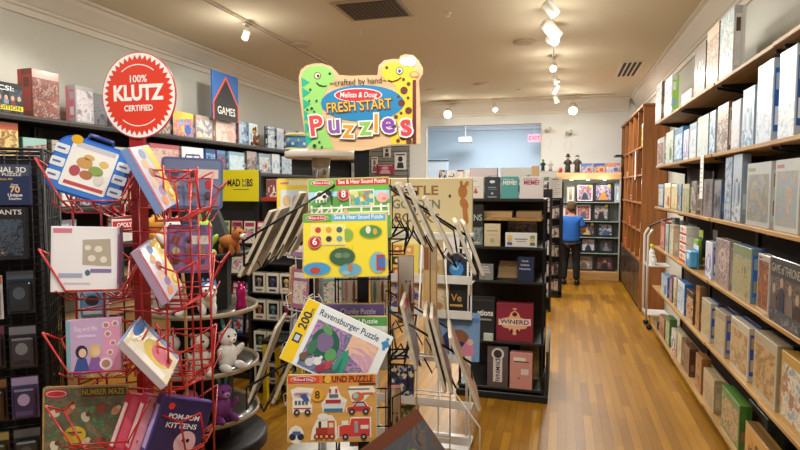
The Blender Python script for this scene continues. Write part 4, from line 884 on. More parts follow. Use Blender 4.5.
sbox(-.77, -.615, 1.266, .34, .05, SY-.005, '12161a', 'black upright box with pale capital letters TENS', tens)
def book(m, w, h, y): m.rect(-w*.35, w*.35, h*.66, h*.72, y, P('a89878')); m.rect(-w*.3, w*.3, h*.5, h*.53, y, P('b8a880')); m.oval(0, h*.26, .02, .02, y, P('a8b090')); m.rect(-w*.25, w*.25, h*.84, h*.86, y, P('c0b090'))
sbox(-.605, -.475, 1.266, .185, .03, SY-.015, 'd8ccaa', 'cream booklet-like game with fine print on the black shelving', book)
def faces(m, w, h, y):
    for q, c in ((-1, 'e8c870'), (1, '88a860')): m.oval(q*w*.36, h*.55, .02, .025, y, P('e0b890')); m.oval(q*w*.36, h*.72, .022, .014, y-.0006, P(c)); m.rect(q*w*.36-.02, q*w*.36+.02, h*.12, h*.33, y, P(['4868a8', '507c48'][q > 0]))
    m.rect(-w*.2, w*.2, h*.52, h*.6, y, P('6c88a0')); m.rect(-w*.15, w*.15, h*.36, h*.42, y, P('88a0a8'))
sbox(-.435, -.185, 1.266, .115, .06, SY-.01, 'e8e8e4', 'wide white box with two cartoon faces on the black shelving', faces)
game_box('game_box', .24, .21, .1, '5c4430', '6c503c 3c2c20 8c7058', '4c3828', 0, 'brown box behind the wide white two-face box', 'game box', (-.32, 4.98, 1.266), 0)
m = MB(); m.box(-.11, .11, -.07, .07, 0, .012, P('f0ece4', .7)); m.box(-.10, .10, -.06, .07, .012, .018, P('dcd6ca', .7)); tag(m.build('paper_stack', None, (-.30, 4.69+.08, 1.2665)), 'thin stack of white papers under the wide white box', 'papers') if 0 else None
# cards rows at 1.0
def cah(c):
    def g(m, w, h, y):
        for k, s_ in enumerate(('Cards', 'Against', 'Humanity')): m.text(s_, -w*.05, h*(.84-.16*k), .022, P(c), y, .02, w=w*(.42, .55, .68)[k])
    return g
sbox(-.775, -.66, .986, .13, .06, SY-.01, '141416', 'small black card-game box with white lettering, left on black shelving', cah('e8e8e8'))
sbox(-.645, -.53, .986, .13, .06, SY-.01, '8c9090', 'small grey card-game box with white lettering on the black shelving', cah('f4f4f4'))
sbox(-.335, -.205, .986, .20, .06, SY-.01, '1c2c50', 'dark blue upright card-game box with white lettering on black shelving', cah('d8dce8'))
t = thing('wooden_organiser', 'pale wooden organiser with sloping slats beside the dark blue card box', 'organiser', (-.43, SY+.16, .986))
m = MB()
for k in range(3): m.M = Matrix.Translation((0, .05*k, 0)) @ Matrix.Rotation(-.5, 4, 'X'); m.box(-.08, .08, 0, .008, .0, .10+.02*k, wood('c8a06c', 'e0c090', 1, 'X'), .002)
m.M = Matrix.Identity(4); m.build('slats', t); m = MB(); m.box(-.085, .085, -.01, .19, 0, .006, wood('c8a06c', 'e0c090', 1, 'X')); m.build('bottom', t)
# row at .485
def conv(m, w, h, y): m.text('...ations', w*.14, h*.62, .07, P('f0efec'), y, .022, w=w*.62); m.rect(w*.02, w*.4, h*.45, h*.49, y, P('98989c')); m.rect(-w*.45, w*.45, h*.9, h*.93, y, P('3c3c40'))
sbox(-.80+.02, -.515, .486, .36, .07, SY-.005, '18181b', 'large black box with white lettering on the lower black shelving', conv)
def win(m, w, h, y):
    G = P('e8b088', .4); B = P('5c1428', .4); C = P('ecd8cc', .4)
    m.prism([(-w*.4, h*.48), (-w*.33, h*.6), (-w*.16, h*.64), (-w*.1, h*.76), (0, h*.82), (w*.1, h*.76), (w*.16, h*.64), (w*.33, h*.6), (w*.4, h*.48), (w*.3, h*.36), (w*.16, h*.34), (w*.1, h*.22), (0, h*.17), (-w*.1, h*.22), (-w*.16, h*.34), (-w*.3, h*.36)], y-.0006, y, G)
    m.prism([(-w*.44, h*.42), (-w*.44, h*.58), (w*.44, h*.62), (w*.44, h*.44)], y-.0014, y-.0008, C); m.text('WINERD', 0, h*.515, .05, B, y-.0016, .02, w=w*.78)
    m.oval(-w*.08, h*.27, .012, .02, y-.001, B); m.oval(w*.08, h*.27, .012, .02, y-.001, B); m.oval(0, h*.72, .02, .018, y-.001, B); m.rect(-w*.05, w*.05, h*.84, h*.88, y, G)
sbox(-.50, -.205, .486, .315, .085, SY-.005, '8c2038', 'square burgundy wine game box on the black shelving', win, rz=.0)
m = MB(); m.box(-.04, .04, -.02, .02, 0, .06, P('c0ccc0', .5), .004); tag(m.build('small_carton', None, (-.70+.14, 4.655, .4855)), 'tiny pale green carton in front of the large black box', 'carton')
# bottom row
def topi(m, w, h, y):
    m.oval(0, h*.82, w*.3, w*.3, y, P('e0dcd8')); m.oval(0, h*.82, w*.2, w*.2, y-.0006, P('3c3438')); m.rect(-w*.22, w*.22, h*.12, h*.7, y, P('e0dcd8')); m.text('CRIMINAL', 0, h*.41, .05, P('2c282c'), y-.0008, .01, rot=-PI/2, sx=.9)
sbox(-.57, -.40, .10, .335, .07, SY-.01, '5c5054', 'tall grey-brown box with a white vertical label, bottom of the black shelving', topi)
def pink(m, w, h, y): m.rect(-w*.34, w*.2, h*.78, h*.87, y, P('ece6dc')); m.rect(-w*.3, w*.34, h*.74, h*.77, y, P('5c4848')); m.rect(0, w*.34, h*.4, h*.56, y, P('ecdcd8')); m.oval(-w*.1, h*.3, .01, .01, y, P('a86858'))
sbox(-.385, -.205, .10, .30, .085, SY-.02, 'd89890', 'tall salmon pink box at the bottom right of the black shelving', pink)
game_box('game_box', .16, .3, .1, 'b08c54', 'b08c54 c8a468 8c6c3c', 'a07c48', 0, 'plain tan carton behind the salmon pink box', 'carton', (-.24, 4.98, .10), 0)
def pose(o, lean=0, roll=0, rz=0):
    o.rotation_euler = (Matrix.Rotation(rz, 3, 'Z') @ Matrix.Rotation(-lean, 3, 'X') @ Matrix.Rotation(roll, 3, 'Y')).to_euler(); return o
# ================================================================ WHITE RACK UNDER THE STORYBOOK HEADER
t = thing('storybook_header', 'large pale yellow header board with brown capital letters and a giraffe-like animal', 'sign', (-.90, 3.72, 0), 0)
m = MB(); m.box(-.34, .34, -.012, .012, 1.45, 1.81, P('e6d6a4', .5), .004); m.build('board', t)
m = MB()
m.text('LITTLE', -.045, 1.725, .085, P('9c6c3c'), -.0122, .02, w=.31); m.text('GOLDEN', -.04, 1.632, .085, P('7c8474'), -.0122, .02, w=.33); m.text('BOOKS', -.035, 1.54, .085, P('8c7048'), -.0122, .02, w=.31); m.build('header_lettering', t)
m = MB(); C = P('c07c3c', .6)
m.oval(.275, 1.72, .03, .045, -.0122, C); m.oval(.285, 1.64, .026, .04, -.0128, C, rot=.4); m.prism([(.27, 1.66), (.30, 1.66), (.315, 1.52), (.30, 1.50), (.28, 1.54)], -.0136, -.0130, C); m.oval(.30, 1.77, .012, .02, -.0122, C, rot=-.5); m.oval(.265, 1.775, .01, .018, -.0122, C); m.oval(.19, 1.69, .008, .012, -.0122, P('4c4030')); m.build('animal_print', t)
m = MB(); m.box(-.35, .35, -.02, .02, 1.425, 1.449, WHITEW, .003); 
for x in (-.31, .31): m.tube([(x, 0, .04), (x, 0, 1.43)], .009, WHITEW)
m.box(-.34, .34, -.12, .12, 0, .03, WHITEW, .004); m.build('stand', t)
# little packs on the opening sill behind
for k, (x, c, w) in enumerate(((-2.42, '3c68a0', .16), (-2.22, 'e4dcd0', .15), (-2.04, 'd89858', .13), (-1.87, 'c8b8a8', .14), (-1.70, 'e8e0d0', .12))):
    game_box('gift_box', w, .17, .1, c, c + ' f0e8dc 584c48', 'd8d0c8', (2, 4, 0, 3, 1)[k], '%s small box on the white sill of the wall opening' % ['navy', 'cream', 'orange', 'greige', 'ivory'][k], 'box', (x, 11.86, 1.9355), 0, 'boxes on the opening sill')
t = thing('bookrack', 'white wire rack of storybooks in front of the yellow header', 'rack', (-.82, 3.42, 0))
m = MB()
for x in (-.30, -.12, .10, .30): m.tube([(x, 0, .05), (x, 0, 1.40)], .006, WHITEW)
for z in (.08, 1.38): m.tube([(-.30, 0, z), (.30, 0, z)], .006, WHITEW)
m.build('frame', t)
for z in (.20, .42, .70, .97, 1.18):
    m = MB(); m.box(-.32, .32, -.10, .02, z-.006, z, P('e0e0dc', .2, coat=.4), .002); m.box(-.32, .32, -.104, -.10, z-.006, z+.045, P('e4e4e2', .15, coat=.4), .001); m.build('shelf', t)
m = MB(); m.slab([(-.34, -.2), (.34, -.2), (.36, .12), (-.36, .12)], 0, .03, WHITEW); m.build('base', t)
def page(name, label, cat, x, y, z, w, h, dth, c, fn, rz=0, lean=.1, side='e8e4dc', group=None, roll=0):
    t = thing(name, label, cat, (x, y, z), 0, group); pose(t, lean, roll, rz)
    m = MB(); m.box(-w/2+.003, w/2-.003, -dth/2+.0015, dth/2-.0015, .003, h-.003, P(side, .7)); m.build('pages', t)
    m = MB(); m.box(-w/2, w/2, -dth/2, -dth/2+.0015, 0, h, P(c, .4, coat=.4)); m.box(-w/2, w/2, dth/2-.0015, dth/2, 0, h, P(c, .4, coat=.4)); m.box(-w/2, -w/2+.003, -dth/2, dth/2, 0, h, P(c, .4, coat=.4))
    fn(m, w, h, -dth/2); m.build('cover', t); return t
def yphoto(m, w, h, y):
    m.rect(-w/2+.004, w/2-.004, h*.86, h-.004, y, P('f0e8b0'))
    for i in (0, 1):
        for j in range(3):
            m.rect(-w*.38+i*w*.40, -w*.06+i*w*.40, h*(.08+.27*j), h*(.28+.27*j), y, P(['c06030', '3c3028', 'd88030', '704830', 'a84028', 'e0a060'][i*3+j])); m.oval(-w*.22+i*w*.40, h*(.18+.27*j), w*.07, h*.05, y-.0007, P('f0dcb0'))
page('storybook', 'yellow book with a grid of small photos on the white rack', 'book', -.93, 3.36, 1.182, .19, .255, .03, 'ecd860', yphoto)
def galaxy(m, w, h, y): m.rect(-w/2+.002, w/2-.002, .002, h-.002, y, art('1c2450 4858a8 282c5c e8b878 a0b0e0 6c4890', 18)); m.rect(-w/2+.002, w/2-.002, .0, .02, y-.0007, P('c8703c')); m.oval(0, h*.35, .05, .05, y-.0007, P('e8a05c')); m.oval(0, h*.35, .03, .03, y-.0014, P('f8dca8'))
page('storybook', 'dark blue galaxy book with a glowing burst on the white rack', 'book', -.92, 3.36, .972, .20, .185, .025, '202858', galaxy)
def bluep(m, w, h, y):
    m.rect(-w/2+.002, w/2-.002, .002, h-.002, y, P('7ca4d4', .4, coat=.4)); m.rect(-w/2+.002, w/2-.002, h*.8, h*.9, y-.0006, P('5c88c4'))
    m.oval(-w*.12, h*.42, w*.28, h*.2, y-.0012, P('28386c')); m.oval(w*.05, h*.52, w*.2, h*.12, y-.0018, P('8c5c3c'), rot=-.4); m.oval(w*.18, h*.22, w*.2, h*.18, y-.0012, P('d888a8')); m.oval(w*.28, h*.40, w*.08, w*.08, y-.002, P('e8b8b8'))
page('storybook', 'sky-blue picture book with brown and pink shapes, white rack right', 'book', -.585, 3.36, .702, .25, .29, .02, '7ca4d4', bluep)
def flower(m, w, h, y): m.rect(-w/2+.002, w/2-.002, .002, h-.002, y, art('1c2448 1c2448 48548c e0d8b0 b8c0c8', 30, 'cell'))
page('storybook', 'navy book with pale flower pattern low on the white rack', 'book', -.95, 3.36, .422, .17, .22, .02, '1c2448', flower)
def yel(m, w, h, y): m.rect(-w/2+.002, w/2-.002, .002, h-.002, y, art('e0c030 e8d050 586838 403830 e0c030', 20)); m.rect(-w*.4, w*.3, h*.8, h*.9, y-.0008, P('403830'))
page('storybook', 'mustard yellow picture book lowest on the white rack', 'book', -.93, 3.36, .202, .19, .20, .02, 'e0c030', yel)
def cream(m, w, h, y): m.rect(-w*.4, w*.4, h*.5, h*.8, y, art('c8b088 e0d0b0 9c7c58', 20)); m.oval(0, h*.3, w*.25, h*.12, y, P('a87c50'))
page('storybook', 'brown oval-pictured book in the upper middle of the white rack', 'book', -.735, 3.36, 1.182, .12, .25, .03, 'b8a078', cream)
page('storybook', 'buff book beside the galaxy book on the white rack', 'book', -.715, 3.36, .972, .14, .19, .03, 'c8b890', cream)
def bluecircle(m, w, h, y): m.oval(0, h*.45, w*.36, w*.36, y, P('3c80c0', .4)); m.oval(-w*.06, h*.5, w*.18, w*.14, y-.0008, P('80b8e0'))
page('storybook', 'navy book with a round blue globe picture on the white rack', 'book', -.60, 3.36, 1.182, .12, .17, .02, '1c2438', bluecircle)
page('storybook', 'black and gold book under the blue globe book, white rack', 'book', -.60, 3.36, .972, .13, .2, .02, '201c20', lambda m, w, h, y: (m.rect(-w*.3, w*.3, h*.3, h*.36, y, P('c8a048')), m.text('Ve', 0, h*.55, .06, P('c8a048'), y, .01)))
# long natural wood planks standing in the rack gap
for k, (x, w) in enumerate(((-.735, .035), (-.695, .03))):
    m = MB(); m.box(-w/2, w/2, -.02, .02, 0, .66, wood('b89868', 'd8bc8c', 1, 'Z'), .003); m.box(-w/2+.004, w/2-.004, -.0215, -.02, .5, .63, P(['8c5c3c', 'a8987c'][k])); tag(m.build('wooden_ruler', None, (x, 3.18, .78), (.03, 0, 0)), ['wider', 'narrower'][k] + ' tall slim wooden measuring board standing in a white wire holder', 'wooden board')
t = thing('wire_holder', 'clear and white wire stand with small acrylic feet on the floor', 'stand', (-.70, 3.18, 0))
m = MB()
for x in (-.10, .10):
    m.tube([(x, 0, .04), (x, 0, .80), (x*.6, -.02, 1.5)], .005, WHITEW)
for z in (.3, .55, .775): m.tube([(-.10, -.03, z), (.10, -.03, z), (.10, .03, z), (-.10, .03, z)], .004, WHITEW, closed=True)
m.tube([(-.10, 0, .3), (.22, -.05, .06)], .004, WHITEW); m.tube([(.1, 0, .6), (.28, -.05, .4), (.28, -.05, .06)], .004, WHITEW); m.build('wire_frame', t)
m = MB(); m.box(-.14, -.02, -.06, .06, .0, .05, P('ecebe6', .2, coat=.5), .006); m.box(.14, .30, -.08, .04, .0, .055, P('e0e2e0', .15, coat=.5), .008); m.build('foot', t)
# ================================================================ WHITE TOY SPINNER WITH ROUND TOP
t = thing('round_top_spinner', 'white wire spinner with a round flat top behind the puzzle rack', 'display rack', (-1.47, 3.35, 0))
m = MB(); m.lathe([(0, 1.93), (.22, 1.93), (.225, 1.94), (.225, 1.965), (.22, 1.975), (0, 1.975)], P('e8e4da', .35, coat=.3), 48); m.build('round_top', t)
m = MB(); m.tube([(0, 0, .04), (0, 0, 1.93)], .022, CHROME, 12); m.lathe([(.06, 1.93), (.05, 1.80), (.03, 1.78), (0, 1.78)], CHROME, 20); m.build('pole', t)
m = MB(); m.lathe([(0, 0), (.25, 0), (.25, .02), (.05, .04), (0, .04)], WHITEW, 32); m.build('base', t)
for i in range(6):
    a = i*PI/3 + .2; c, s_ = math.cos(a), math.sin(a)
    m = MB(); m.tube([(c*.17, s_*.17, .25), (c*.17, s_*.17, 1.7)], .004, WHITEW)
    for z in (.35, .68, 1.0, 1.32):
        px, py = -s_, c
        m.tube([(c*.17-px*.08, s_*.17-py*.08, z+.10), (c*.24-px*.08, s_*.24-py*.08, z+.08), (c*.24-px*.06, s_*.24-py*.06, z), (c*.24+px*.06, s_*.24+py*.06, z), (c*.24+px*.08, s_*.24+py*.08, z+.08), (c*.17+px*.08, s_*.17+py*.08, z+.10)], .0035, WHITEW, 5)
        m.tube([(c*.17-px*.08, s_*.17-py*.08, z), (c*.24-px*.06, s_*.24-py*.06, z), (c*.24+px*.06, s_*.24+py*.06, z), (c*.17+px*.08, s_*.17+py*.08, z)], .0035, WHITEW, 5)
    m.build('wire_pockets', t)
kk = 0
for i, z in ((3, 1.32), (4, 1.32), (5, 1.32), (3, 1.0), (4, 1.0), (5, 1.0), (3, .68), (4, .68), (5, .68), (4, .35), (5, .35)):
    a = i*PI/3 + .2; c = ['e07830', '98709c', 'e8d860', 'd89048', 'b06c98', '78b0a8', '4878b0', 'd0c8b8', 'c84850', '6c9c50', 'e0b848'][kk]
    nm_ = ['orange', 'mauve', 'lemon', 'tangerine', 'plum', 'aqua', 'blue', 'ivory', 'scarlet', 'green', 'amber'][kk]
    page('activity_book', '%s slim activity book in a pocket of the round-topped white spinner' % nm_, 'book', -1.47+math.cos(a)*.205, 3.35+math.sin(a)*.205, z+.006, .13, .24, .012, c,
         lambda m, w, h, y: (m.rect(-w*.42, w*.42, h*.12, h*.7, y, art(c + ' f0e8dc 70584c', 24)), m.rect(-w*.4, w*.4, h*.78, h*.92, y, P('f0ece4'))), a + PI/2, .08, group='activity books in the white spinner'); kk += 1
t = thing('toy_drum', 'blue toy drum with yellow letters and rim on the round white top', 'toy drum', (-1.575, 3.25, 1.9755))
m = MB(); m.lathe([(0, 0), (.078, 0), (.078, .085), (0, .085)], P('3c80b0', .35, coat=.4), 32); m.build('shell', t)
m = MB(); m.lathe([(.0, .085), (.083, .085), (.083, .100), (.078, .102), (0, .102)], P('e0d088', .4), 32); m.lathe([(.0785, -.0), (.083, .0), (.083, .012), (.0785, .012)], P('e0d088', .4), 32); m.build('rim', t)
m = MB()
for k in range(14):
    a = k*2*PI/14; m.M = Matrix.Rotation(a, 4, 'Z') @ Matrix.Translation((0, -.079, .0)); m.oval(0, .06, .006, .008, 0, P('f0d840')) if k % 2 else m.rect(-.008, .008, .03, .045, 0, P('f0e8d8'))
m.build('print', t)

# ================================================================ ACTIVITY BOOK RACK WITH YELLOW HEADER
t = thing('magazine_rack', 'black rack of small activity books under the yellow header', 'rack', (-2.66, 4.62, 0))
m = MB()
for x in (-.55, .0, .55): m.box(x-.022, x+.022, -.0, .045, 0, 1.90 if x == 0 else 1.62, BLACK, .003)
m.box(-.57, .57, .05, .07, .05, 1.62, P('1c191a', .7)); m.box(-.58, .58, -.1, .10, 0, .05, BLACK, .004); m.build('frame', t)
ZS = (.12, .40, .68, .96, 1.24, 1.40)
for z in ZS[:5]: m = MB(); m.box(-.525, .525, -.08, -.001, z-.012, z, BLACK, .002); m.build('shelf', t)
t = thing('yellow_header', 'bright yellow header sign with black lettering above the activity books', 'sign', (-2.86, 4.60, 1.62))
m = MB(); m.box(-.235, .235, -.012, 0, 0, .285, P('e8d818', .4, coat=.3), .002); m.build('board', t)
m = MB(); m.text('MAD LIBS', .05, .165, .09, P('1c1c1c'), -.0122, .03, w=.26); m.oval(.098, .165, .025, .028, -.0128, P('e8d818')); m.oval(.098, .165, .02, .023, -.0134, P('303030')); m.oval(.098, .165, .014, .016, -.014, P('e0d8a0')); m.rect(-.02, .14, .105, .111, -.0122, P('605c20')); m.build('header_lettering', t)
cn = ['red', 'lime', 'white', 'blue', 'pink', 'orange', 'maroon', 'cream', 'teal', 'crimson']; cx = ['c03038', 'b8c838', 'e8e0dc', '3c60a0', 'd88098', 'd87838', '702838', 'e0d4bc', '3c8080', 'a82c48']
for j, z in enumerate(ZS[:5]):
    for i in range(8):
        q = (i*3 + j*7) % 10; x = -.46 + i*.131
        t = thing('activity_book', '%s small activity book, %s from left on the black rack\'s %s tier' % (cn[q], ORD[i+1], ['lowest', 'second-lowest', 'middle', 'second-highest', 'top'][j]), 'book', (-2.66+x, 4.595, z+.001), 0, 'activity books on the black rack', rot=(-.12, 0, 0))
        m = MB(); m.box(-.055, .055, -.012, .0, 0, .2, P(cx[q], .45, coat=.3), .001); m.rect(-.045, .045, .15, .185, -.012, P(cx[(q+2) % 10])); m.rect(-.045, .045, .02, .13, -.012, art(cx[q] + ' e8dcd4 3c3438 ' + cx[(q+5) % 10], 30)); m.oval(0, .08, .022, .028, -.0128, P(cx[(q+7) % 10])); m.build('cover', t)
# upper small boxes beside the header
for k, (x, c, nmc) in enumerate(((-2.50, 'd8b8b0', 'pale pink'), (-2.38, 'c8c0b8', 'stone grey'), (-2.26, 'c87068', 'coral'), (-2.15, 'e0dcd4', 'off-white'))):
    game_box('game_box', .10, .16, .04, c, c + ' 905048 f0e8e4', c, (4, 0, 2, 1)[k], 'small %s box on the ledge right of the yellow header' % nmc, 'game box', (x, 4.62, 1.66), 0, 'small boxes right of the yellow header')
t = thing('ledge', 'red-edged ledge carrying small boxes right of the yellow header', 'shelf', (-2.32, 4.62, 1.62)); m = MB(); m.box(-.26, .26, -.06, .1, .005, .038, P('b83828', .4), .003); m.build('board', t)
# ================================================================ VINYL FIGURE BOXES
t = thing('figure_shelving', 'black shelving of windowed figure boxes behind the left puzzle boards', 'shelving', (-2.30, 4.22, 0))
m = MB(); 
for x in (-.21, .21): m.box(x-.012, x+.012, -.01, .2, 0, 1.24, BLACK)
m.box(-.21, .21, .19, .2, 0, 1.24, P('18161a')); m.build('frame', t)
for z in (.10, .37, .64, .70+.17, 1.12): 
    m = MB(); m.box(-.198, .198, -.01, .189, z-.012, z, BLACK, .002); m.build('shelf', t)
fc = ['7c3c38', '34507c', '8c7848', '4c6c4c', '583c6c', '2c2c34', 'a86848', '5c8090', '903c4c', '787068', '3c3c60', 'b89868']; fn = ['brick red', 'denim blue', 'olive gold', 'moss green', 'purple', 'black', 'copper', 'steel blue', 'wine red', 'grey', 'indigo', 'sand']
for k in range(12):
    r_, c_ = divmod(k, 3); z = (.101, .371, .641, .871)[r_]; x = -2.30 - .125 + c_*.125; y = 4.225
    t = thing('figure_box', 'cream windowed box with a big-headed %s figure on black shelving' % fn[k], 'figure box', (x, y, z), 0, 'windowed figure boxes')
    H_ = .165; m = MB(); B = P('d8d0bc', .45, coat=.3)
    m.box(-.057, .057, .01, .09, 0, H_, B, .002); m.box(-.057, -.042, 0, .01, 0, H_, B); m.box(.042, .057, 0, .01, 0, H_, B); m.box(-.042, .042, 0, .01, 0, .045, B); m.box(-.042, .042, 0, .01, H_-.022, H_, B); m.rect(-.042, .042, .046, H_-.023, .0095, P('1c181a')); m.rect(-.03, .03, .012, .03, 0, P(fc[k])); m.build('carton', t)
    m = MB(); m.ball((0, .004, .10), (.024, .006, .022), P(fc[k], .5), 12); m.box(-.012, .012, -.0, .008, .05, .08, P(fc[k], .5), .004); m.ball((-.008, -.001, .10), .003, P('111111'), 6); m.ball((.008, -.001, .10), .003, P('111111'), 6); m.build('figure', t)
# back wall slatwall with hanging cards
t = thing('slatwall_panel', 'dark grooved slat panel on the back wall left of the opening', 'wall panel', (-3.58, YB-.03, 1.75))
m = MB(); m.box(-.75, .45, 0, .028, -.5, .88, P('5c5c58', .6)); 
for k in range(13): m.box(-.75, .45, -.006, .0, -.49+k*.105, -.405+k*.105, P('8a8880', .6), .002)
m.build('slats', t)
for k, (x, z, w, h, c1, c2, lb_) in enumerate(((-3.62, 2.38, .17, .24, 'e0dcd4', '484048', 'small white card with a dark figure on the grey slat panel, upper'), (-3.32, 2.12, .26, .36, 'e8e8e4', '30343c', 'white and black picture card on the grey slat panel, right'), (-3.66, 2.02, .40, .22, 'a83c50', 'e0b0b8', 'wide red and pink pack on the grey slat panel'), (-3.90, 2.06, .14, .34, 'e4d8d0', '8c5c50', 'narrow pale pack on the grey slat panel, left'))):
    t = thing('hanging_card', lb_, 'card', (x, YB-.055, z)); m = MB(); m.box(-w/2, w/2, -.012, 0, 0, h, P(c1, .5), .003); m.build('card', t)
    m = MB(); m.oval(0, h*.62, w*.2, h*.17, -.012, P(c2)); m.prism([(-w*.3, h*.08), (-w*.22, h*.42), (w*.22, h*.42), (w*.3, h*.08)], -.0127, -.012, P(c2)); m.rect(-w*.4, w*.4, h*.84, h*.92, -.012, P(c2)); m.build('print', t)
    m = MB(); m.tube([(0, .02, h), (0, -.03, h+.005), (0, -.035, h+.02)], .003, CHROME); m.build('hook', t)

# ================================================================ PLUSH CAROUSEL
t = thing('toy_carousel', 'black round tiered stand of soft toys behind the red rack', 'display rack', (-2.33, 3.3, 0))
m = MB(); m.lathe([(0, 0), (.20, 0), (.20, 1.42), (.13, 1.60), (0, 1.60)], P('0f0f10', .7), 8, smooth=False); m.build('column', t)
for z in (.22, .55, .93, 1.30):
    m = MB(); r = .365 if z < 1.2 else .32; m.lathe([(.19, z), (r, z), (r+.006, z+.006), (r+.006, z+.028), (r, z+.03), (r-.01, z+.03), (r-.012, z+.008), (.19, z+.008)], P('a89a80', .35, coat=.4) if z < 1.2 else BLACK, 48); m.lathe([(.19, z+.0085), (r-.014, z+.0085), (r-.014, z+.012), (.19, z+.012)], P('3c3834', .3, coat=.5), 48); m.build('tray', t)
m = MB(); m.lathe([(0, 0), (.42, 0), (.42, .06), (.40, .08), (0, .08)], P('121214', .5), 48); m.build('base', t)
TX, TY = -2.33, 3.3
def ring(a, z, r=.275): return (TX + math.cos(R(a))*r, TY + math.sin(R(a))*r, z+.0125)
def face(a): return R(a) + PI/2
toys = [(-50, 1.30, .17, 'a0c848', 'c8e080', '80a838', 'long', None, 'sit', 'lime green long-eared soft toy on the top tier'),
(-15, 1.30, .165, 'a8642c', 'f0ece4', '70401c', 'point', None, 'stand', 'brown and white fox soft toy on the top tier'),
(-90, 1.30, .18, 'f0e8e0', 'e8b8b0', 'd88098', 'round', None, 'sit', 'white and pink soft toy on the top tier, left'),
(-128, 1.30, .18, 'e0a040', 'f0e0c0', 'b87828', 'round', None, 'sit', 'golden soft toy on the top tier, far left'),
(-48, .93, .2, 'f0f0ee', 'e8dcd8', '4c98d0', 'point', 'horn', 'stand', 'white unicorn soft toy with a blue mane, second tier'),
(-85, .93, .17, 'eceae6', '2c2828', '302c2c', 'round', None, 'sit', 'white and black panda-like soft toy, second tier'),
(-118, .93, .17, 'e8e4e0', 'e8a0a8', 'e888a0', 'long', None, 'sit', 'white rabbit-like soft toy with pink ears, second tier'),
(-150, .93, .16, 'b0c8a0', 'f0ece0', '88a878', 'round', None, 'sit', 'sage green soft toy, second tier, far left'),
(-22, .55, .2, 'ecebe8', 'f0e4e0', '58b8b8', 'long', None, 'sit', 'white soft toy with teal ears, third tier right'),
(-58, .55, .19, 'e0dcd4', 'c8a888', 'a88868', 'round', None, 'sit', 'cream spotted soft toy, third tier'),
(-95, .55, .18, 'f0f0f0', 'e8e0e0', 'd0d0d4', 'point', None, 'sit', 'plain white soft toy, third tier left of the cream one'),
(-130, .55, .18, 'd8d4d0', '988c84', '68605c', 'round', None, 'sit', 'pale grey soft toy, third tier far left'),
(-30, .22, .18, '8c4c9c', 'c898d0', '58b0c0', 'long', None, 'sit', 'purple soft toy with teal ears, lowest tier'),
(-72, .22, .17, 'c05080', 'f0c0d0', '8c3060', 'point', None, 'sit', 'raspberry soft toy, lowest tier')]
for a, z, s_, c1, c2, c3, ea, ex, po, lb_ in toys:
    soft_toy('soft_toy', lb_ + ' of the black round stand', ring(a, z), face(a), s_*1.2, c1, c2, c3, ea, 'mane' if ex == 'horn' else None, po, 'soft toys on the black round stand')
t = thing('sequin_tower', 'shiny magenta sequin-covered upright toy on the black round stand', 'toy', ring(-2, .93, .31))
m = MB(); m.lathe([(0, 0), (.036, .004), (.034, .04), (.026, .075), (.034, .10), (.030, .14), (.014, .17), (0, .175)], P('c01870', .22, .5, .5, bump=160), 20); m.build('body', t)
for q in (-1, 1):
    m = MB(); m.ball((q*.018, 0, .175), (.010, .006, .016), P('c01870', .22, .5, .5), 8); m.build('ear', t)
m = MB(); m.tube([(-2.11, 2.82, .06), (-2.10, 2.82, 1.1), (-2.12, 2.82, 1.3), (-2.27, 2.83, 1.60)], .009, wood('c89c68', 'e0bc88', 1, 'Z'), 8); m.lathe([(0, 0), (.07, 0), (.07, .02), (.015, .06), (0, .06)], BLACK, 20, (-2.11, 2.82))
tag(m.build('wooden_stick'), 'thin bent pale wooden stick standing before the black round stand', 'wooden stick')
t = thing('step_stool', 'small black-topped yellow stool on the floor behind the left puzzle boards', 'stool', (-2.12, 4.05, 0))
m = MB(); m.box(-.12, .12, -.12, .12, .52, .56, BLACK, .006); m.build('seat', t)
for x in (-.1, .1):
    for y in (-.1, .1): m = MB(); m.box(x-.018, x+.018, y-.018, y+.018, 0, .519, P('e0c010', .4), .003); m.build('leg', t)
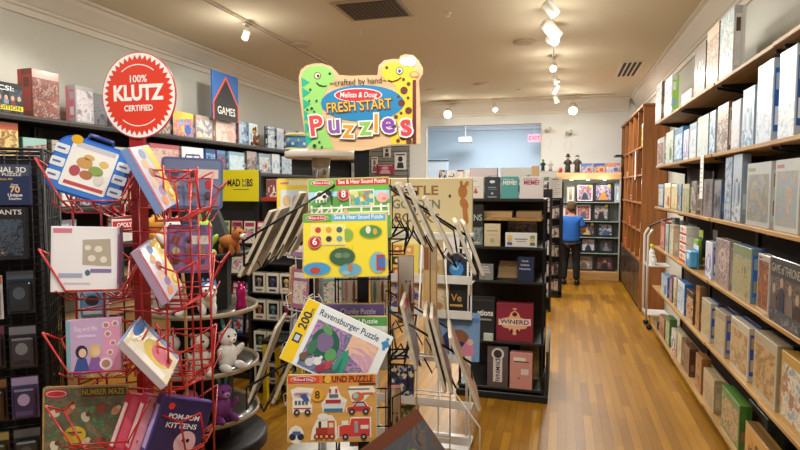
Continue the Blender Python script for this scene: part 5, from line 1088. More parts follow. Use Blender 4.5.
# ================================================================ RED WIRE RACK (left foreground)
KX, KY = -1.785, 2.10
t = thing('red_wire_rack', 'red wire pinwheel rack with baskets under the round certified sign', 'display rack', (KX, KY, 0))
RP = P('a81416', .4, 0, .3)
m = MB(); m.box(-.026, .026, -.026, .026, .05, 2.0, RP, .004); m.build('pole', t)
m = MB(); m.box(-.30, .30, -.03, .03, 0, .04, RP, .006); m.box(-.03, .03, -.30, .30, 0, .04, RP, .006); m.lathe([(0, .04), (.06, .04), (.05, .07), (0, .075)], RP, 20); m.build('base', t)
def basket(tx, ty, z, th, w=.36, d=.15, hh=.17, out=.0):
    m = MB(); m.M = Matrix.Translation((tx-KX, ty-KY, z)) @ Matrix.Rotation(th, 4, 'Z'); r = .0042
    for dd, zz, q in ((-d, 0, 1), (-d*.45, -.05, .8)):
        m.tube([(-w/2*q, dd, zz+hh), (-w*.27*q, dd, zz), (w*.27*q, dd, zz), (w/2*q, dd, zz+hh)], r, RED)
    for q in (-1, 1):
        m.tube([(q*w/2, -d, hh), (q*w/2*.8, -d*.45, hh-.05), (q*w*.33, .02, hh-.02)], r, RED); m.tube([(q*w*.27, -d, 0), (q*w*.22, -d*.45, -.05), (q*w*.22, .02, -.05), (q*w*.33, .02, .0), (q*w*.33, .02, hh)], r, RED)
    for k in (-.13, 0, .13): m.tube([(k*w/.36, -d, 0), (k*w/.36*.85, -d*.45, -.05), (k*w/.36*.85, .02, -.05)], r*.8, RED, 5)
    m.tube([(-w*.33, .02, 0), (w*.33, .02, 0)], r, RED); m.tube([(-w*.33, .02, hh), (w*.33, .02, hh)], r, RED)
    m.tube([(0, .02, 0), ((0), .12, 0)], r, RED)
    m.build('basket', t)
th0 = R(25)
AX, AY = -1.86, 1.97
for z in (1.695, 1.335, 1.0, .70): basket(AX, AY, z, th0, .40, .13, .17)
BX, BY = -1.63, 2.08
for z in (1.66, 1.29, .95, .66): basket(BX, BY, z, R(112), .34, .16, .16)
CX_, CY_ = -1.70, 2.30
for z in (1.64, 1.28, .93): basket(CX_, CY_, z, R(205), .36, .13, .15)
for z in (1.66, 1.30, .96): basket(-1.93, 2.22, z, R(-65), .34, .13, .15)
# upright wires of the cage
m = MB()
for (x, y) in ((-2.00, 1.95), (-1.90, 2.0), (-1.72, 2.02), (-1.58, 2.0), (-1.56, 2.2), (-1.66, 2.28), (-1.45, 2.12), (-1.95, 2.25)):
    m.tube([(x-KX, y-KY, .52), (x-KX, y-KY, 1.84 if x != -1.45 else 1.6)], .0045, RED)
for z in (.55, .88, 1.22, 1.56, 1.82):
    m.tube([(-2.00-KX, 1.95-KY, z), (-1.90-KX, 2.0-KY, z), (-1.72-KX, 2.02-KY, z), (-1.58-KX, 2.0-KY, z), (-1.56-KX, 2.2-KY, z), (-1.66-KX, 2.28-KY, z), (-1.95-KX, 2.25-KY, z)], .0042, RED, closed=True)
    m.tube([(-.02, 0, z), (-.12, -.10, z)], .004, RED); m.tube([(.02, 0, z), (.2, -.1, z)], .004, RED)
m.build('cage_wires', t)
# round sign
t = thing('round_sign', 'round red and white certified sign with serrated edge on the red pole', 'sign', (-1.745, 2.065, 2.140), R(2))
WH = P('f4f2ee', .4); RR = P('e23a22', .4)
m = MB(); n = 48; m.prism([(.182*math.cos(2*PI*i/n), .182*math.sin(2*PI*i/n)) for i in range(n)], 0, .006, P('d03a2c', .4)); m.prism([(.178*math.cos(2*PI*i/n), .178*math.sin(2*PI*i/n)) for i in range(n)], -.0008, 0, WH); m.build('disc', t)
m = MB(); n = 40; m.prism([((.171 if i % 2 else .150)*math.cos(PI*i/n), (.171 if i % 2 else .150)*math.sin(PI*i/n)) for i in range(2*n)], -.0018, -.001, RR); m.build('serrated_seal', t)
m = MB(); m.text('100%', 0, .068, .042, WH, -.0022, .02); m.text('KLUTZ', -.002, .008, .088, WH, -.0022, .045, w=.248); m.text('CERTIFIED', 0, -.055, .034, WH, -.0022, .03, w=.142)
for s_ in (1, -1):
    pts = [(.131*math.cos(a), .131*math.sin(a)) for a in [R((90 if s_ > 0 else 270) + d_) for d_ in range(-38, 39, 4)]]; pts += [(.127*math.cos(a), .127*math.sin(a)) for a in [R((90 if s_ > 0 else 270) + d_) for d_ in range(38, -39, -4)]]
    m.prism(pts, -.0024, -.0018, WH)
m.build('sign_lettering', t)
m = MB(); m.box(-.012, .012, .0065, .02, -.25, .02, RP); m.build('bracket', t)

# left baskets, top to bottom
t = thing('carry_case', 'blue translucent carry case of activity pieces tilted in the top red basket', 'carry case', (-1.875, 1.865, 1.705)); pose(t, .12, R(19), R(30))
BL = P('2a62c4', .2, 0, .6); w, h = .285, .235
def rr(x0, x1, z0, z1, r, n=5):
    o = []
    for cx_, cz, a0 in ((x1-r, z1-r, 0), (x0+r, z1-r, 90), (x0+r, z0+r, 180), (x1-r, z0+r, 270)):
        for k in range(n+1): a = R(a0 + 90*k/n); o.append((cx_ + r*math.cos(a), cz + r*math.sin(a)))
    return o
m = MB(); m.prism(rr(-w/2, w/2, 0, h, .06), -.022, .022, BL); m.prism(rr(-w/2+.008, w/2-.008, .008, h-.008, .054), -.028, -.022, P('3c7cd4', .2, 0, .6)); m.build('shell', t)
m = MB(); m.tube([(-.05, 0, h-.005), (-.045, 0, h+.022), (.045, 0, h+.022), (.05, 0, h-.005)], .008, P('1c3c88', .3, 0, .4), 8); m.build('handle', t)
m = MB(); m.prism(rr(-.085, .090, .03, .215, .008), -.0295, -.0285, P('f2f0ec', .3, coat=.5)); m.rect(-.07, .08, .195, .215, -.0297, P('c8c4d0')); m.rect(-.07, .08, .04, .055, -.0297, P('c04850'))
for x, z, c, a, b_ in ((-.02, .14, 'c89858', .03, .022), (.03, .12, '88a050', .028, .02), (.0, .095, 'b06c48', .024, .018), (.05, .09, 'd8d0c8', .02, .024), (-.045, .10, 'b04c58', .02, .022), (.05, .155, 'e0b870', .018, .014), (-.01, .165, 'd8a868', .02, .012)): m.oval(x, z, a, b_, -.0304, P(c))
m.build('insert_card', t)
for x in (-.115, .122):
    m = MB()
    for z in (.06, .115, .17): m.prism(rr(x-.026, x+.026, z-.018, z+.018, .006), -.0295, -.0285, P('e8ecf2', .3, coat=.4)); m.rect(x-.018, x+.012, z-.004, z+.004, -.0297, P('5c6c9c'))
    m.build('side_labels', t)
m = MB(); m.oval(-.075, .222, .022, .018, -.0300, P('e8b020', .3)); m.build('round_latch', t)
def sketch(m, w, h, y):
    m.rect(-w*.46, w*.46, h*.02, h*.98, y, P('f4f1f4', .3, coat=.6)); m.rect(-w*.46, -w*.18, h*.9, h*.97, y-.0007, P('d88098'))
    m.prism([(-w*.02, h*.42), (-w*.02, h*.80), (w*.40, h*.82), (w*.42, h*.40)], y-.0014, y-.0008, P('b8ac9c')); 
    for x, z, a, b_ in ((.06, .68, .05, .04), (.22, .66, .06, .05), (.12, .52, .06, .05), (.3, .5, .05, .05)): m.oval(w*x, h*z, w*a, h*b_, y-.0016, P('e8e0d4')); 
    m.rect(-w*.38, -w*.02, h*.22, h*.29, y-.0008, P('a8b0cc')); m.rect(w*.1, w*.42, h*.30, h*.36, y-.0008, P('8c78a8')); m.oval(w*.06, h*.3, w*.04, h*.045, y-.0016, P('4c7088')); m.rect(-w*.3, w*.1, h*.12, h*.15, y-.0008, P('ccc8d4'))
t = thing('craft_kit_box', 'big glossy white craft kit box with a sketched panel in middle red basket', 'kit box', (-1.86, 1.87, 1.325)); pose(t, .05, R(1.5), R(24))
w, h = .25, .265; m = MB(); m.box(-w/2+.001, w/2-.001, -.02, .035, .001, h-.001, P('8c6c8c', .4, coat=.4), .002); m.build('base', t)
m = MB(); m.box(-w/2, w/2, -.035, -.005, 0, h, P('ece8ee', .35, coat=.5), .002); sketch(m, w, h, -.035); m.box(w/2, w/2+.0006, -.03, -.008, .03, h-.03, P('a888b0', .4)); m.build('lid', t)
def snow(m, w, h, y):
    m.rect(-w/2+.002, w/2-.002, .002, h-.002, y, P('c8a8d0', .35, coat=.5)); m.prism(rr(w*.18, w*.49, h*.02, h*.98, .02), y-.0012, y-.0007, P('e49cc0', .35, coat=.4))
    m.oval(w*.20, h*.16, w*.17, h*.16, y-.0013, P('e49cc0'))
    for x, z, a in ((.24, .88, .07), (.41, .90, .065), (.27, .72, .065), (.36, .55, .06), (.30, .38, .06), (.22, .18, .12)): m.oval(w*x, h*z, w*a, w*a, y-.0019, P('f4dce8')); m.oval(w*x, h*z, w*a*.65, w*a*.65, y-.0025, P('b08878'))
    m.rect(-w*.5+.002, -w*.42, .002, h-.002, y-.0008, P('78b0b8')); m.text('Sing with Me', -w*.14, h*.83, .028, P('f0e0f4'), y-.0008, .01, w=w*.42); m.rect(-w*.3, w*.05, h*.68, h*.72, y-.0008, P('e0c8e8'))
    # two abstract gowned figures
    for x, c1, c2, s_ in ((-.22, '3c5498', '302838', 1.0), (.03, '8c60a8', 'e0c070', .9)):
        m.prism([(w*(x-.17), h*.02), (w*(x-.08), h*.30), (w*(x+.08), h*.30), (w*(x+.15), h*.02)], y-.0020, y-.0014, P(c1)); m.oval(w*x, h*.42, w*.11, h*.12, y-.0022, P(c2)); m.oval(w*x+.004, h*.40, w*.07, h*.08, y-.0030, P('e8c4b0'))
page('sound_book', 'lilac and pink board sound book with a column of round buttons, lower red basket', 'book', -1.832, 1.87, .985, .205, .225, .028, 'c8a0c8', snow, R(28), .08, 'e8dce4', roll=R(-1))
# number maze puzzle at the bottom
t = thing('maze_puzzle', 'large green and brown wooden number maze puzzle in the lowest red basket', 'puzzle', (-1.93, 1.90, .575)); pose(t, .10, 0, R(22)); w, h = .345, .33
m = MB(); m.prism(rr(-w/2, w/2, 0, h, .012), -.006, .008, wood('a07c4c', 'c49c64', 1, 'X', .4)); m.build('board', t)
m = MB(); m.prism(rr(-w/2+.008, w/2-.008, .008, h-.008, .01), -.0068, -.006, art('34684c 6c8c5c 3c6850 805840 487860 9c7058 486c4c', 13)); m.rect(-w*.05, w*.48, h*.86, h*.97, -.0068, P('4c3c20', .4)); m.text('NUMBER MAZE', w*.21, h*.915, .034, P('c0a838'), -.0078, .02, w=w*.5)
m.oval(-w*.34, h*.91, w*.14, h*.06, -.0072, P('c8303c')); m.oval(-w*.34, h*.91, w*.12, h*.042, -.0078, P('f0d8d8')); m.oval(-w*.34, h*.91, w*.11, h*.034, -.0084, P('c8303c')); m.oval(-w*.12, h*.38, w*.13, h*.11, -.0078, P('d8b838'))
for k in range(9):
    x = -w*.36 + (k % 5)*w*.18; z = h*(.66 if k < 5 else .3) + .02*math.sin(k*2.3); m.oval(x, z, .022, .016, -.0076, P(['d8d0b8', 'b87850', 'c8c0a8', 'a05040', 'd09870'][k % 5]), rot=k); m.oval(x+.012, z+.012, .010, .010, -.0084, P(['b84848', 'e0c8a0', '703c30'][k % 3]))
m.rect(-w*.2, -w*.04, h*.40, h*.42, -.0086, P('3c5c38')); m.build('printed_face', t)

# right-hand side baskets: narrow books
def lens_book(m, w, h, y):
    m.rect(-w/2+.002, w/2-.002, .002, h-.002, y, P('c8c8dc', .35, coat=.5)); m.rect(-w/2+.002, -w*.42, .002, h-.002, y-.0006, P('b83040'))
    for k, c in enumerate(('d88c50', '9878a8', 'e0c0a0', 'a86848', 'd8a878', '7890b8')): m.oval(-w*.14+w*.1*(k % 2), h*(.12+.15*k), w*.14, h*.08, y-.0007, P(c))
    m.prism([(w*.12, h*.98), (w*.49, h*.98), (w*.49, h*.06), (w*.3, h*.03), (w*.14, h*.12), (w*.10, h*.3), (w*.24, h*.42), (w*.22, h*.7)], y-.0016, y-.0010, P('f0cc20', .35, coat=.4)); m.oval(w*.31, h*.2, w*.12, h*.09, y-.0022, P('c89c50')); m.oval(w*.33, h*.2, w*.08, h*.06, y-.0028, P('e8d890'))
page('lens_book', 'colourful book with a yellow magnifier-shaped edge, tilted in upper right red basket', 'book', -1.615, 2.00, 1.665, .28, .27, .03, '7c98d0', lens_book, R(113), .0, '88a4d4', roll=R(0))
page('lens_book', 'colourful book with yellow ring edge, tilted in middle right red basket', 'book', -1.615, 2.01, 1.30, .25, .24, .03, 'b8a0c0', lens_book, R(113), .0, 'a898b8')
def pig(m, w, h, y):
    m.rect(-w/2+.002, w/2-.002, .002, h-.002, y, P('e8dcb8', .35, coat=.5)); m.oval(w*.18, h*.9, w*.28, h*.09, y-.0007, P('3c78c8')); m.rect(-w*.48, -w*.3, h*.1, h*.9, y-.0007, P('f0ece4')); m.oval(0, h*.4, w*.3, h*.3, y-.0007, P('e0c860')); m.oval(.01, h*.34, w*.22, h*.2, y-.0014, P('e07890')); m.rect(w*.36, w*.49, h*.02, h*.98, y-.0007, P('7c98c8')); m.rect(-w*.1, w*.2, h*.1, h*.2, y-.0014, P('c04048'))
page('sound_book', 'yellow board book with a pink figure tilted in the lower right red basket', 'book', -1.63, 2.0, .97, .25, .25, .03, 'd8d0e0', pig, R(112), .0, '5c8cc8')
for o in [o for o in bpy.data.objects if o.get('label') and ('tilted in' in o['label'] and 'red basket' in o['label']) and 'carry' not in o['label']]:
    # leaning along the basket: top toward the pole, foot outward to the right
    z = o.location.z; base = Matrix.Rotation(R(-26 if z > 1.1 else -38), 3, Vector((math.sin(R(38)), -math.cos(R(38)), 0)).normalized())
    o.rotation_euler = (base.inverted() @ o.rotation_euler.to_matrix()).to_euler(); o.location.x += .055 if z > 1.1 else .06
# three stacked kits at the bottom
for k, (c, s1, lb_, cov) in enumerate((('b82038', 'd86880', 'red craft kit, left of three crammed in the lowest right red basket', 'e0607c'), ('c83050', 'e08098', 'rose red craft kit, middle of three in the lowest right red basket', 'e8a0b0'), ('3c2c78', '6c4c9c', 'dark purple craft kit with white title, right of three in red basket', '30285c'))):
    t = thing('craft_kit_book', lb_, 'kit book', (-1.745+.07*k, 1.98+.012*k, .59)); pose(t, -.0, R(22), R(62)); w, h, dd = .24, .26, .055
    m = MB(); m.box(-w/2, w/2, -dd/2, dd/2, 0, h, P(c, .4, coat=.4), .003); m.box(-w/2+.004, w/2-.004, -dd/2+.006, dd/2-.006, h, h+.0012, P(s1, .4)); m.build('body', t)
    m = MB(); m.rect(-w/2+.004, w/2-.004, .004, h-.004, -dd/2, P(cov, .4, coat=.4)); m.box(-w/2-.0008, -w/2, -dd/2+.012, dd/2-.012, .04, h-.04, P('f0d8d8' if k < 2 else 'b8a8e0')); m.oval(-w*.3, h*.86, .014, .014, -dd/2-.0007, P('e03828'))
    m.text('POM-POM', 0, h*.7, .03, P('f4f0f4'), -dd/2-.0008, .02, w=w*.6); m.text('KITTENS', 0, h*.56, .03, P('f4f0f4'), -dd/2-.0008, .02, w=w*.6); m.oval(.04, h*.3, .05, .05, -dd/2-.0007, P('e8c0c8')); m.oval(.03, h*.34, .008, .008, -dd/2-.0014, P('201820')); m.oval(.05, h*.34, .008, .008, -dd/2-.0014, P('201820')); m.build('cover', t)
# translucent purple cases hanging behind on the right
for k, (x, y, z, w, h, lb_) in enumerate(((-1.735, 2.40, 1.645, .28, .245, 'large bluish clear case of toy animals behind the red rack'), (-1.76, 2.40, 1.33, .21, .235, 'smaller purple clear case in the middle rear red basket'))):
    t = thing('carry_case', lb_, 'carry case', (x, y, z)); pose(t, .04, R(2), R(36))
    m = MB(); m.prism(rr(-w/2, w/2, 0, h, .018), -.03, .02, P(['6478a8', '8868a0'][k], .2, 0, .6)); m.prism(rr(-w/2+.012, w/2-.012, .012, h-.012, .012), -.036, -.030, P(['7c90b8', '9878b0'][k], .15, 0, .6)); m.build('shell', t)
    m = MB()
    for q in range(9): m.oval(-w*.3+w*.28*(q % 3), h*(.25+.22*(q//3)), w*.085, h*.07, -.0365, P(['a08858', 'b06048', '585068', 'c8b0a0', '7c5c48', 'b83848', '485878', 'd8c890', '90685c'][(q+k*4) % 9]), rot=q)
    m.build('toy_pieces', t)
    m = MB(); m.rect(w*.02, w*.42, h*.60, h*.78, -.0372, P('e8e4e0')); m.oval(w*.0, h*.66, w*.05, w*.05, -.0376, P('202024')); m.rect(w*.26, w*.42, h*.06, h*.18, -.0372, P('b86c84')); m.build('case_label', t)
    m = MB(); m.tube([(-.035, 0, h-.003), (-.03, 0, h+.016), (.03, 0, h+.016), (.035, 0, h-.003)], .005, P('586898', .3), 6); m.build('handle', t)

# ================================================================ BLACK GRID TOWER (far left)
t = thing('grid_tower', 'black wire grid tower at the left edge hung with packs coloured dark for shade', 'display rack', (-2.60, 2.05, 0), R(38))
m = MB(); Wd = .46
for k in range(10): m.tube([(-Wd/2+k*Wd/9, 0, .06), (-Wd/2+k*Wd/9, 0, 1.92)], .003, BLACKM, 5)
for k in range(52): m.tube([(-Wd/2, -.003, .08+k*.036), (Wd/2, -.003, .08+k*.036)], .0022, BLACKM, 5)
m.build('front_grid', t)
m = MB()
for k in range(10): m.tube([(Wd/2, k*.046, .06), (Wd/2, k*.046, 1.92)], .003, BLACKM, 5)
for k in range(26): m.tube([(Wd/2, 0, .08+k*.072), (Wd/2, .42, .08+k*.072)], .0022, BLACKM, 5)
m.build('side_grid', t)
m = MB(); m.box(-Wd/2-.02, Wd/2+.02, -.02, .44, 0, .055, BLACKM, .006)
for x in (-Wd/2, Wd/2): m.tube([(x, 0, .05), (x, 0, 1.93)], .008, BLACKM, 8); m.tube([(x, .42, .05), (x, .42, 1.93)], .008, BLACKM, 8)
m.box(-Wd/2+.03, Wd/2-.03, .04, .40, .056, 1.90, P('121214', .8)); m.tube([(-Wd/2, 0, 1.93), (Wd/2, 0, 1.93), (Wd/2, .42, 1.93), (-Wd/2, .42, 1.93)], .008, BLACKM, closed=True); m.build('frame', t)  # solid dark core imitates the shaded inside of the cage
def gpt(x, z, y=-.03): c, s_ = math.cos(R(38)), math.sin(R(38)); return (-2.60 + x*c - y*s_, 2.05 + x*s_ + y*c, z)
# national 3D puzzle box
t = thing('puzzle_box', 'navy 3D puzzle box with white capitals on the black grid tower', 'puzzle box', gpt(.065, 1.665, -.055), R(38)); w, h = .25, .19
m = MB(); m.box(-w/2, w/2, -.025, .025, 0, h, P('20305c', .35, coat=.4), .002); m.build('carton', t)
m = MB(); Wt = P('eef0f2'); m.rect(-w/2+.002, w/2-.002, h*.72, h*.98, -.025, P('4c5464')); m.text('NATIONAL 3D', .0, h*.86, .034, Wt, -.0258, .03, w=w*.9); m.text('PUZZLE', w*.22, h*.745, .018, Wt, -.0258, .02, w=w*.3); m.text('Them All!', w*.12, h*.64, .014, P('f0c860'), -.0258, .01); m.text('Over', w*.26, h*.5, .014, Wt, -.0258, .02); m.text('70', w*.26, h*.38, .04, P('f4c8a0'), -.0258, .03); m.text('Unique', w*.26, h*.25, .02, Wt, -.0258, .03); m.text('Designs', w*.26, h*.16, .016, Wt, -.0258, .02)
m.prism([(-w*.45, h*.06), (-w*.45, h*.3), (-w*.3, h*.42), (-w*.1, h*.32), (.0, h*.28), (.0, h*.06)], -.0262, -.0254, P('e0d0a8')); m.build('printed_face', t)
t = thing('puzzle_box', 'black 3D puzzle box lettered GIANTS below the navy one', 'puzzle box', gpt(.045, 1.41, -.055), R(38))
m = MB(); m.box(-w/2, w/2, -.025, .025, 0, .245, P('16181e', .35, coat=.4), .002); m.build('carton', t); m = MB(); m.text('GIANTS', w*.18, .222, .032, P('e8e4dc'), -.0258, .01, w=w*.5); m.rect(-w*.44, w*.44, .02, .19, -.025, art('14161c 24303c 4c5c70 14161c a09c98', 22)); m.build('printed_face', t)
packs = [(-.14, 1.13, '1c4c88', 'e0e8f0', '4898d0', 'blue pack with a bright sky-blue window'), (-.01, 1.12, 'e8e4e0', 'd87038', '98a0b0', 'white pack with an orange header'), (.12, 1.14, '283038', '5c6878', '20242c', 'charcoal pack'), (-.14, .88, '14243c', '3c70a0', '285888', 'midnight blue pack'), (-.01, .88, '202228', '703048', '302c34', 'black pack with a wine header'), (.12, .87, '2c2c34', '888c94', '403c48', 'grey-headed dark pack'), (-.14, .62, '1c3c58', '4c88a8', '1c2c3c', 'petrol blue pack'), (-.01, .62, '241c1c', '8c5c3c', '3c2c24', 'dark brown pack'), (.12, .62, '584878', 'b8a8d8', '383058', 'violet pack'), (-.14, .36, '14181c', '3c4854', '20282c', 'near-black pack'), (-.01, .36, '30281c', '98884c', '3c3c24', 'olive-headed dark pack'), (.12, .36, '1c2024', '585c60', '2c3034', 'slate pack'), (-.15, 1.68, '20242c', '6c7078', '2c3038', 'smoke-grey pack')]  # dark pack colours stand in for the shade on the tower
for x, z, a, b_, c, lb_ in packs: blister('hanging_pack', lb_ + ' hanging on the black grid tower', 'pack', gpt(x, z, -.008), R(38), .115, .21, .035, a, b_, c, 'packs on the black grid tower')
blister('hanging_pack', 'white and orange boxed pack at the right edge of black grid tower', 'pack', (-2.29, 2.30, 1.32), R(30), .11, .185, .03, 'e0dcd8', 'd07030', 'c8c0b8')
blister('hanging_pack', 'pale blue and white pack with a black tool below the orange-topped one', 'pack', (-2.30, 2.35, 1.08), R(35), .14, .19, .03, 'd8dce0', '2c2c30', '5c98c8')
blister('hanging_pack', 'small purple pack low on the right edge of the grid tower', 'pack', (-2.26, 2.34, .94), R(35), .09, .12, .02, '4c3c78', 'b8a0d0', '5c4c88')
blister('hanging_pack', 'yellow-green and white pack low on the right edge of the grid tower', 'pack', (-2.27, 2.38, .76), R(35), .17, .17, .03, 'c8c850', '588c48', 'e0d890')
t = thing('pack_hooks', 'thin black hooks carrying the four packs beside the grid tower', 'rack', (-2.24, 2.42, 0), R(33))
m = MB(); 
for x in (-.09, .05): m.tube([(x, .01, .02), (x, .01, 1.55)], .005, BLACKM)
m.box(-.12, .09, -.05, .06, 0, .02, BLACKM)
for z in (.95, 1.08, 1.27, 1.50): m.tube([(-.09, .01, z), (.05, .01, z)], .004, BLACKM)
m.build('frame', t)
# ================================================================ WOODEN PUZZLE RACK (centre foreground)
MX, MY = -.80, 2.25; TH = R(19)
t = thing('puzzle_rack', 'black wire four-sided rack of wooden puzzles under the dinosaur sign', 'display rack', (MX, MY, 0), TH)
m = MB(); m.box(-.024, .024, -.024, .024, .03, 1.935, BLACKM, .003); m.build('pole', t)
m = MB()
for a in range(4): m.M = Matrix.Rotation(a*PI/2 + PI/4, 4, 'Z'); m.box(.0, .36, -.015, .015, 0, .03, BLACKM, .003)
m.M = Matrix.Identity(4); m.build('foot', t)
BW = P('141416', .3, .4); r = .0034
m = MB()
for a in range(4):
    m.M = Matrix.Rotation(a*PI/2, 4, 'Z')
    for x in (-.11, .11): m.tube([(x, -.11, .35), (x, -.11, 1.78)], r, BW)
    for z in (.36, .62, .85, 1.10, 1.38, 1.60, 1.78): m.tube([(-.11, -.11, z), (.11, -.11, z)], r, BW)
    for z in (.4, 1.0, 1.7): m.tube([(0, -.02, z), (0, -.11, z)], r, BW)
m.M = Matrix.Identity(4); m.build('cage_wires', t)
def pocket(a, z, w=.30, f=.05, x0=0, lean=.2, base=.13):
    m = MB(); m.M = Matrix.Rotation(a, 4, 'Z') @ Matrix.Translation((x0, 0, z))
    y = -base - f
    m.tube([(-w/2-.02, -.11, .22), (-w/2-.02, y+.04, .13), (-w*.36, y, .115), (-w*.36, y, 0), (w*.36, y, 0), (w*.36, y, .115), (w/2+.02, y+.04, .13), (w/2+.02, -.11, .22)], r, BW)
    for x in (-w*.36, -w*.12, w*.12, w*.36): m.tube([(x, y, 0), (x*.9, -.11, .0), (x*.9, -.11, .04)], r, BW)
    m.build('pocket', t)
for z in (1.60, 1.42, 1.08, .81, .5): pocket(0, z, .32, .07)
def side_pocket(a, z, reach=.30, drop=.2, up=.03):
    r = .0046; m = MB(); m.M = Matrix.Rotation(a, 4, 'Z') @ Matrix.Translation((0, 0, z))
    for q in (-1, 1):
        m.tube([(q*.11, -.10, drop+up+.02), (q*.235, -.11, drop+up), (q*.245, -.14-reach, up), (q*.20, -.15-reach, up-.10)], r, BW)
    m.tube([(-.20, -.15-reach, up-.10), (.20, -.15-reach, up-.10)], r, BW)
    pts = []
    for k in range(6): pts += [(-.20, -.12-reach+.02+k*reach/6, -.05+k*.03), (-.20, -.12-reach+.035+k*reach/6, -.08+k*.03)]
    m.tube(pts, r*.9, BW); m.tube([(p[0]+.40, p[1], p[2]) for p in pts], r*.9, BW)
    for k in (0, 3, 5): p_ = pts[2*k+1]; m.tube([p_, (p_[0]+.40, p_[1], p_[2])], r*.9, BW)
    m.tube([(-.11, -.11, .02), pts[-1]], r, BW); m.tube([(.11, -.11, .02), (pts[-1][0]+.40, pts[-1][1], pts[-1][2])], r, BW)
    m.build('pocket', t)
for z in (1.52, .96): side_pocket(R(-90), z)
for z in (1.52, 1.04): side_pocket(R(90), z, .28)
side_pocket(R(180), 1.5); side_pocket(R(180), .95)

def logo(m, x, z, w, y):
    h = w*.27; m.oval(x, z, w/2, h/2, y, P('e8e4dc')); m.oval(x, z, w*.47, h*.43, y-.0005, P('c83038')); m.text('Melissa & Doug', x, z+.0005, h*.6, P('f6f0ee'), y-.0012, .01, w=w*.78, shear=.2)
def board(name, label, x, y, z, w, h, lean, rz, fn, roll=0, th=.011, wd=None, group=None):
    t = thing(name, label, 'wooden puzzle', (x, y, z), 0, group); pose(t, lean, roll, rz)
    m = MB(); m.prism(rr(-w/2, w/2, 0, h, .008, 3), -th/2, th/2, wd or wood('c8a878', 'e0c898', 1, 'X', .5)); m.build('board', t)
    m = MB(); fn(m, w, h, -th/2); m.build('printed_face', t); return t
def header(m, w, h, y, c1, c2, title, tc):
    m.prism(rr(-w/2+.003, w/2-.003, .003, h-.003, .006, 3), y-.0006, y, P(c1, .4, coat=.4)); m.rect(-w*.16, w*.48, h*.875, h-.006, y-.0007, P(c2, .4)); m.text(title, w*.16, h*.932, .022, P(tc), y-.0015, .015, w=w*.58); logo(m, -w*.33, h*.925, w*.27, y-.0010)
def num(m, x, z, n_, y): m.oval(x, z, .024, .024, y, P('c02830')); m.oval(x, z, .0215, .0215, y-.0005, P('e8d8d8')); m.oval(x, z, .020, .020, y-.0010, P('c02830')); m.text(n_, x, z+.002, .036, P('ffffff'), y-.0017, .02)
def farm(m, w, h, y):
    header(m, w, h, y, '6cb44c', 'c83430', 'See & Hear Sound Puzzle', 'f8f4f0'); G = y-.0008
    m.rect(-w*.49, w*.49, h*.02, h*.22, G, P('78b84c')); m.rect(-w*.49, w*.49, h*.62, h*.78, G, P('a8d8f0')); m.oval(-w*.2, h*.6, w*.26, h*.1, G-.0006, P('58a048')); m.oval(w*.3, h*.58, w*.2, h*.1, G-.0006, P('68b050')); W_ = P('f2efe8')
    for x in (-.46, -.34, -.22, -.1, .14, .26, .38, .47): m.rect(w*(x-.012), w*(x+.012), h*.36, h*.56, G-.0022, W_)
    for z in (.41, .50): m.rect(-w*.47, w*.48, h*z, h*(z+.03), G-.0016, W_)
    for q in range(3): m.prism([(w*(-.46+.12*q), h*.37), (w*(-.35+.12*q), h*.54), (w*(-.34+.12*q), h*.52), (w*(-.45+.12*q), h*.35)], G-.003, G-.0024, W_)
    # cow
    m.oval(-w*.34, h*.72, w*.085, h*.075, G-.003, P('f0ece8')); m.oval(-w*.36, h*.74, w*.03, h*.035, G-.0036, P('1c1c1c')); m.oval(-w*.30, h*.70, w*.025, h*.03, G-.0036, P('1c1c1c')); m.oval(-w*.25, h*.76, w*.035, h*.04, G-.0036, P('2c2828'))
    for x in (-.40, -.36, -.31, -.28): m.rect(w*(x-.008), w*(x+.008), h*.60, h*.68, G-.003, P('f0ece8'))
    # horse
    m.oval(-w*.30, h*.24, w*.10, h*.08, G-.004, P('b86838')); m.prism([(-w*.24, h*.26), (-w*.19, h*.42), (-w*.12, h*.40), (-w*.13, h*.35), (-w*.20, h*.20)], G-.0046, G-.0041, P('b86838')); m.oval(-w*.40, h*.2, w*.02, h*.08, G-.0046, P('f0e8d8'))
    for x in (-.38, -.34, -.26, -.22): m.rect(w*(x-.01), w*(x+.01), h*.06, h*.2, G-.004, P('a05830'))
    # inset picture card and pig, farmer
    m.rect(0, w*.30, h*.52, h*.80, G-.0034, P('ece8e0')); m.rect(w*.01, w*.29, h*.54, h*.78, G-.004, art('90c060 d8d890 58a0b0 c87850 78b050', 34, 'cell')); m.oval(w*.40, h*.66, w*.075, h*.09, G-.003, P('f0b0a8')); m.oval(w*.42, h*.64, w*.025, h*.025, G-.0036, P('d88880'))
    m.rect(-w*.08, -w*.02, h*.14, h*.36, G-.0044, P('4068a8')); m.oval(-w*.05, h*.44, w*.025, h*.05, G-.0050, P('e0b090')); m.oval(w*.22, h*.3, w*.06, h*.06, G-.003, P('f4f0ec')); m.oval(w*.38, h*.3, w*.04, h*.05, G-.003, P('d0b080'))
    num(m, -w*.07, h*.72, '8', G-.0044)
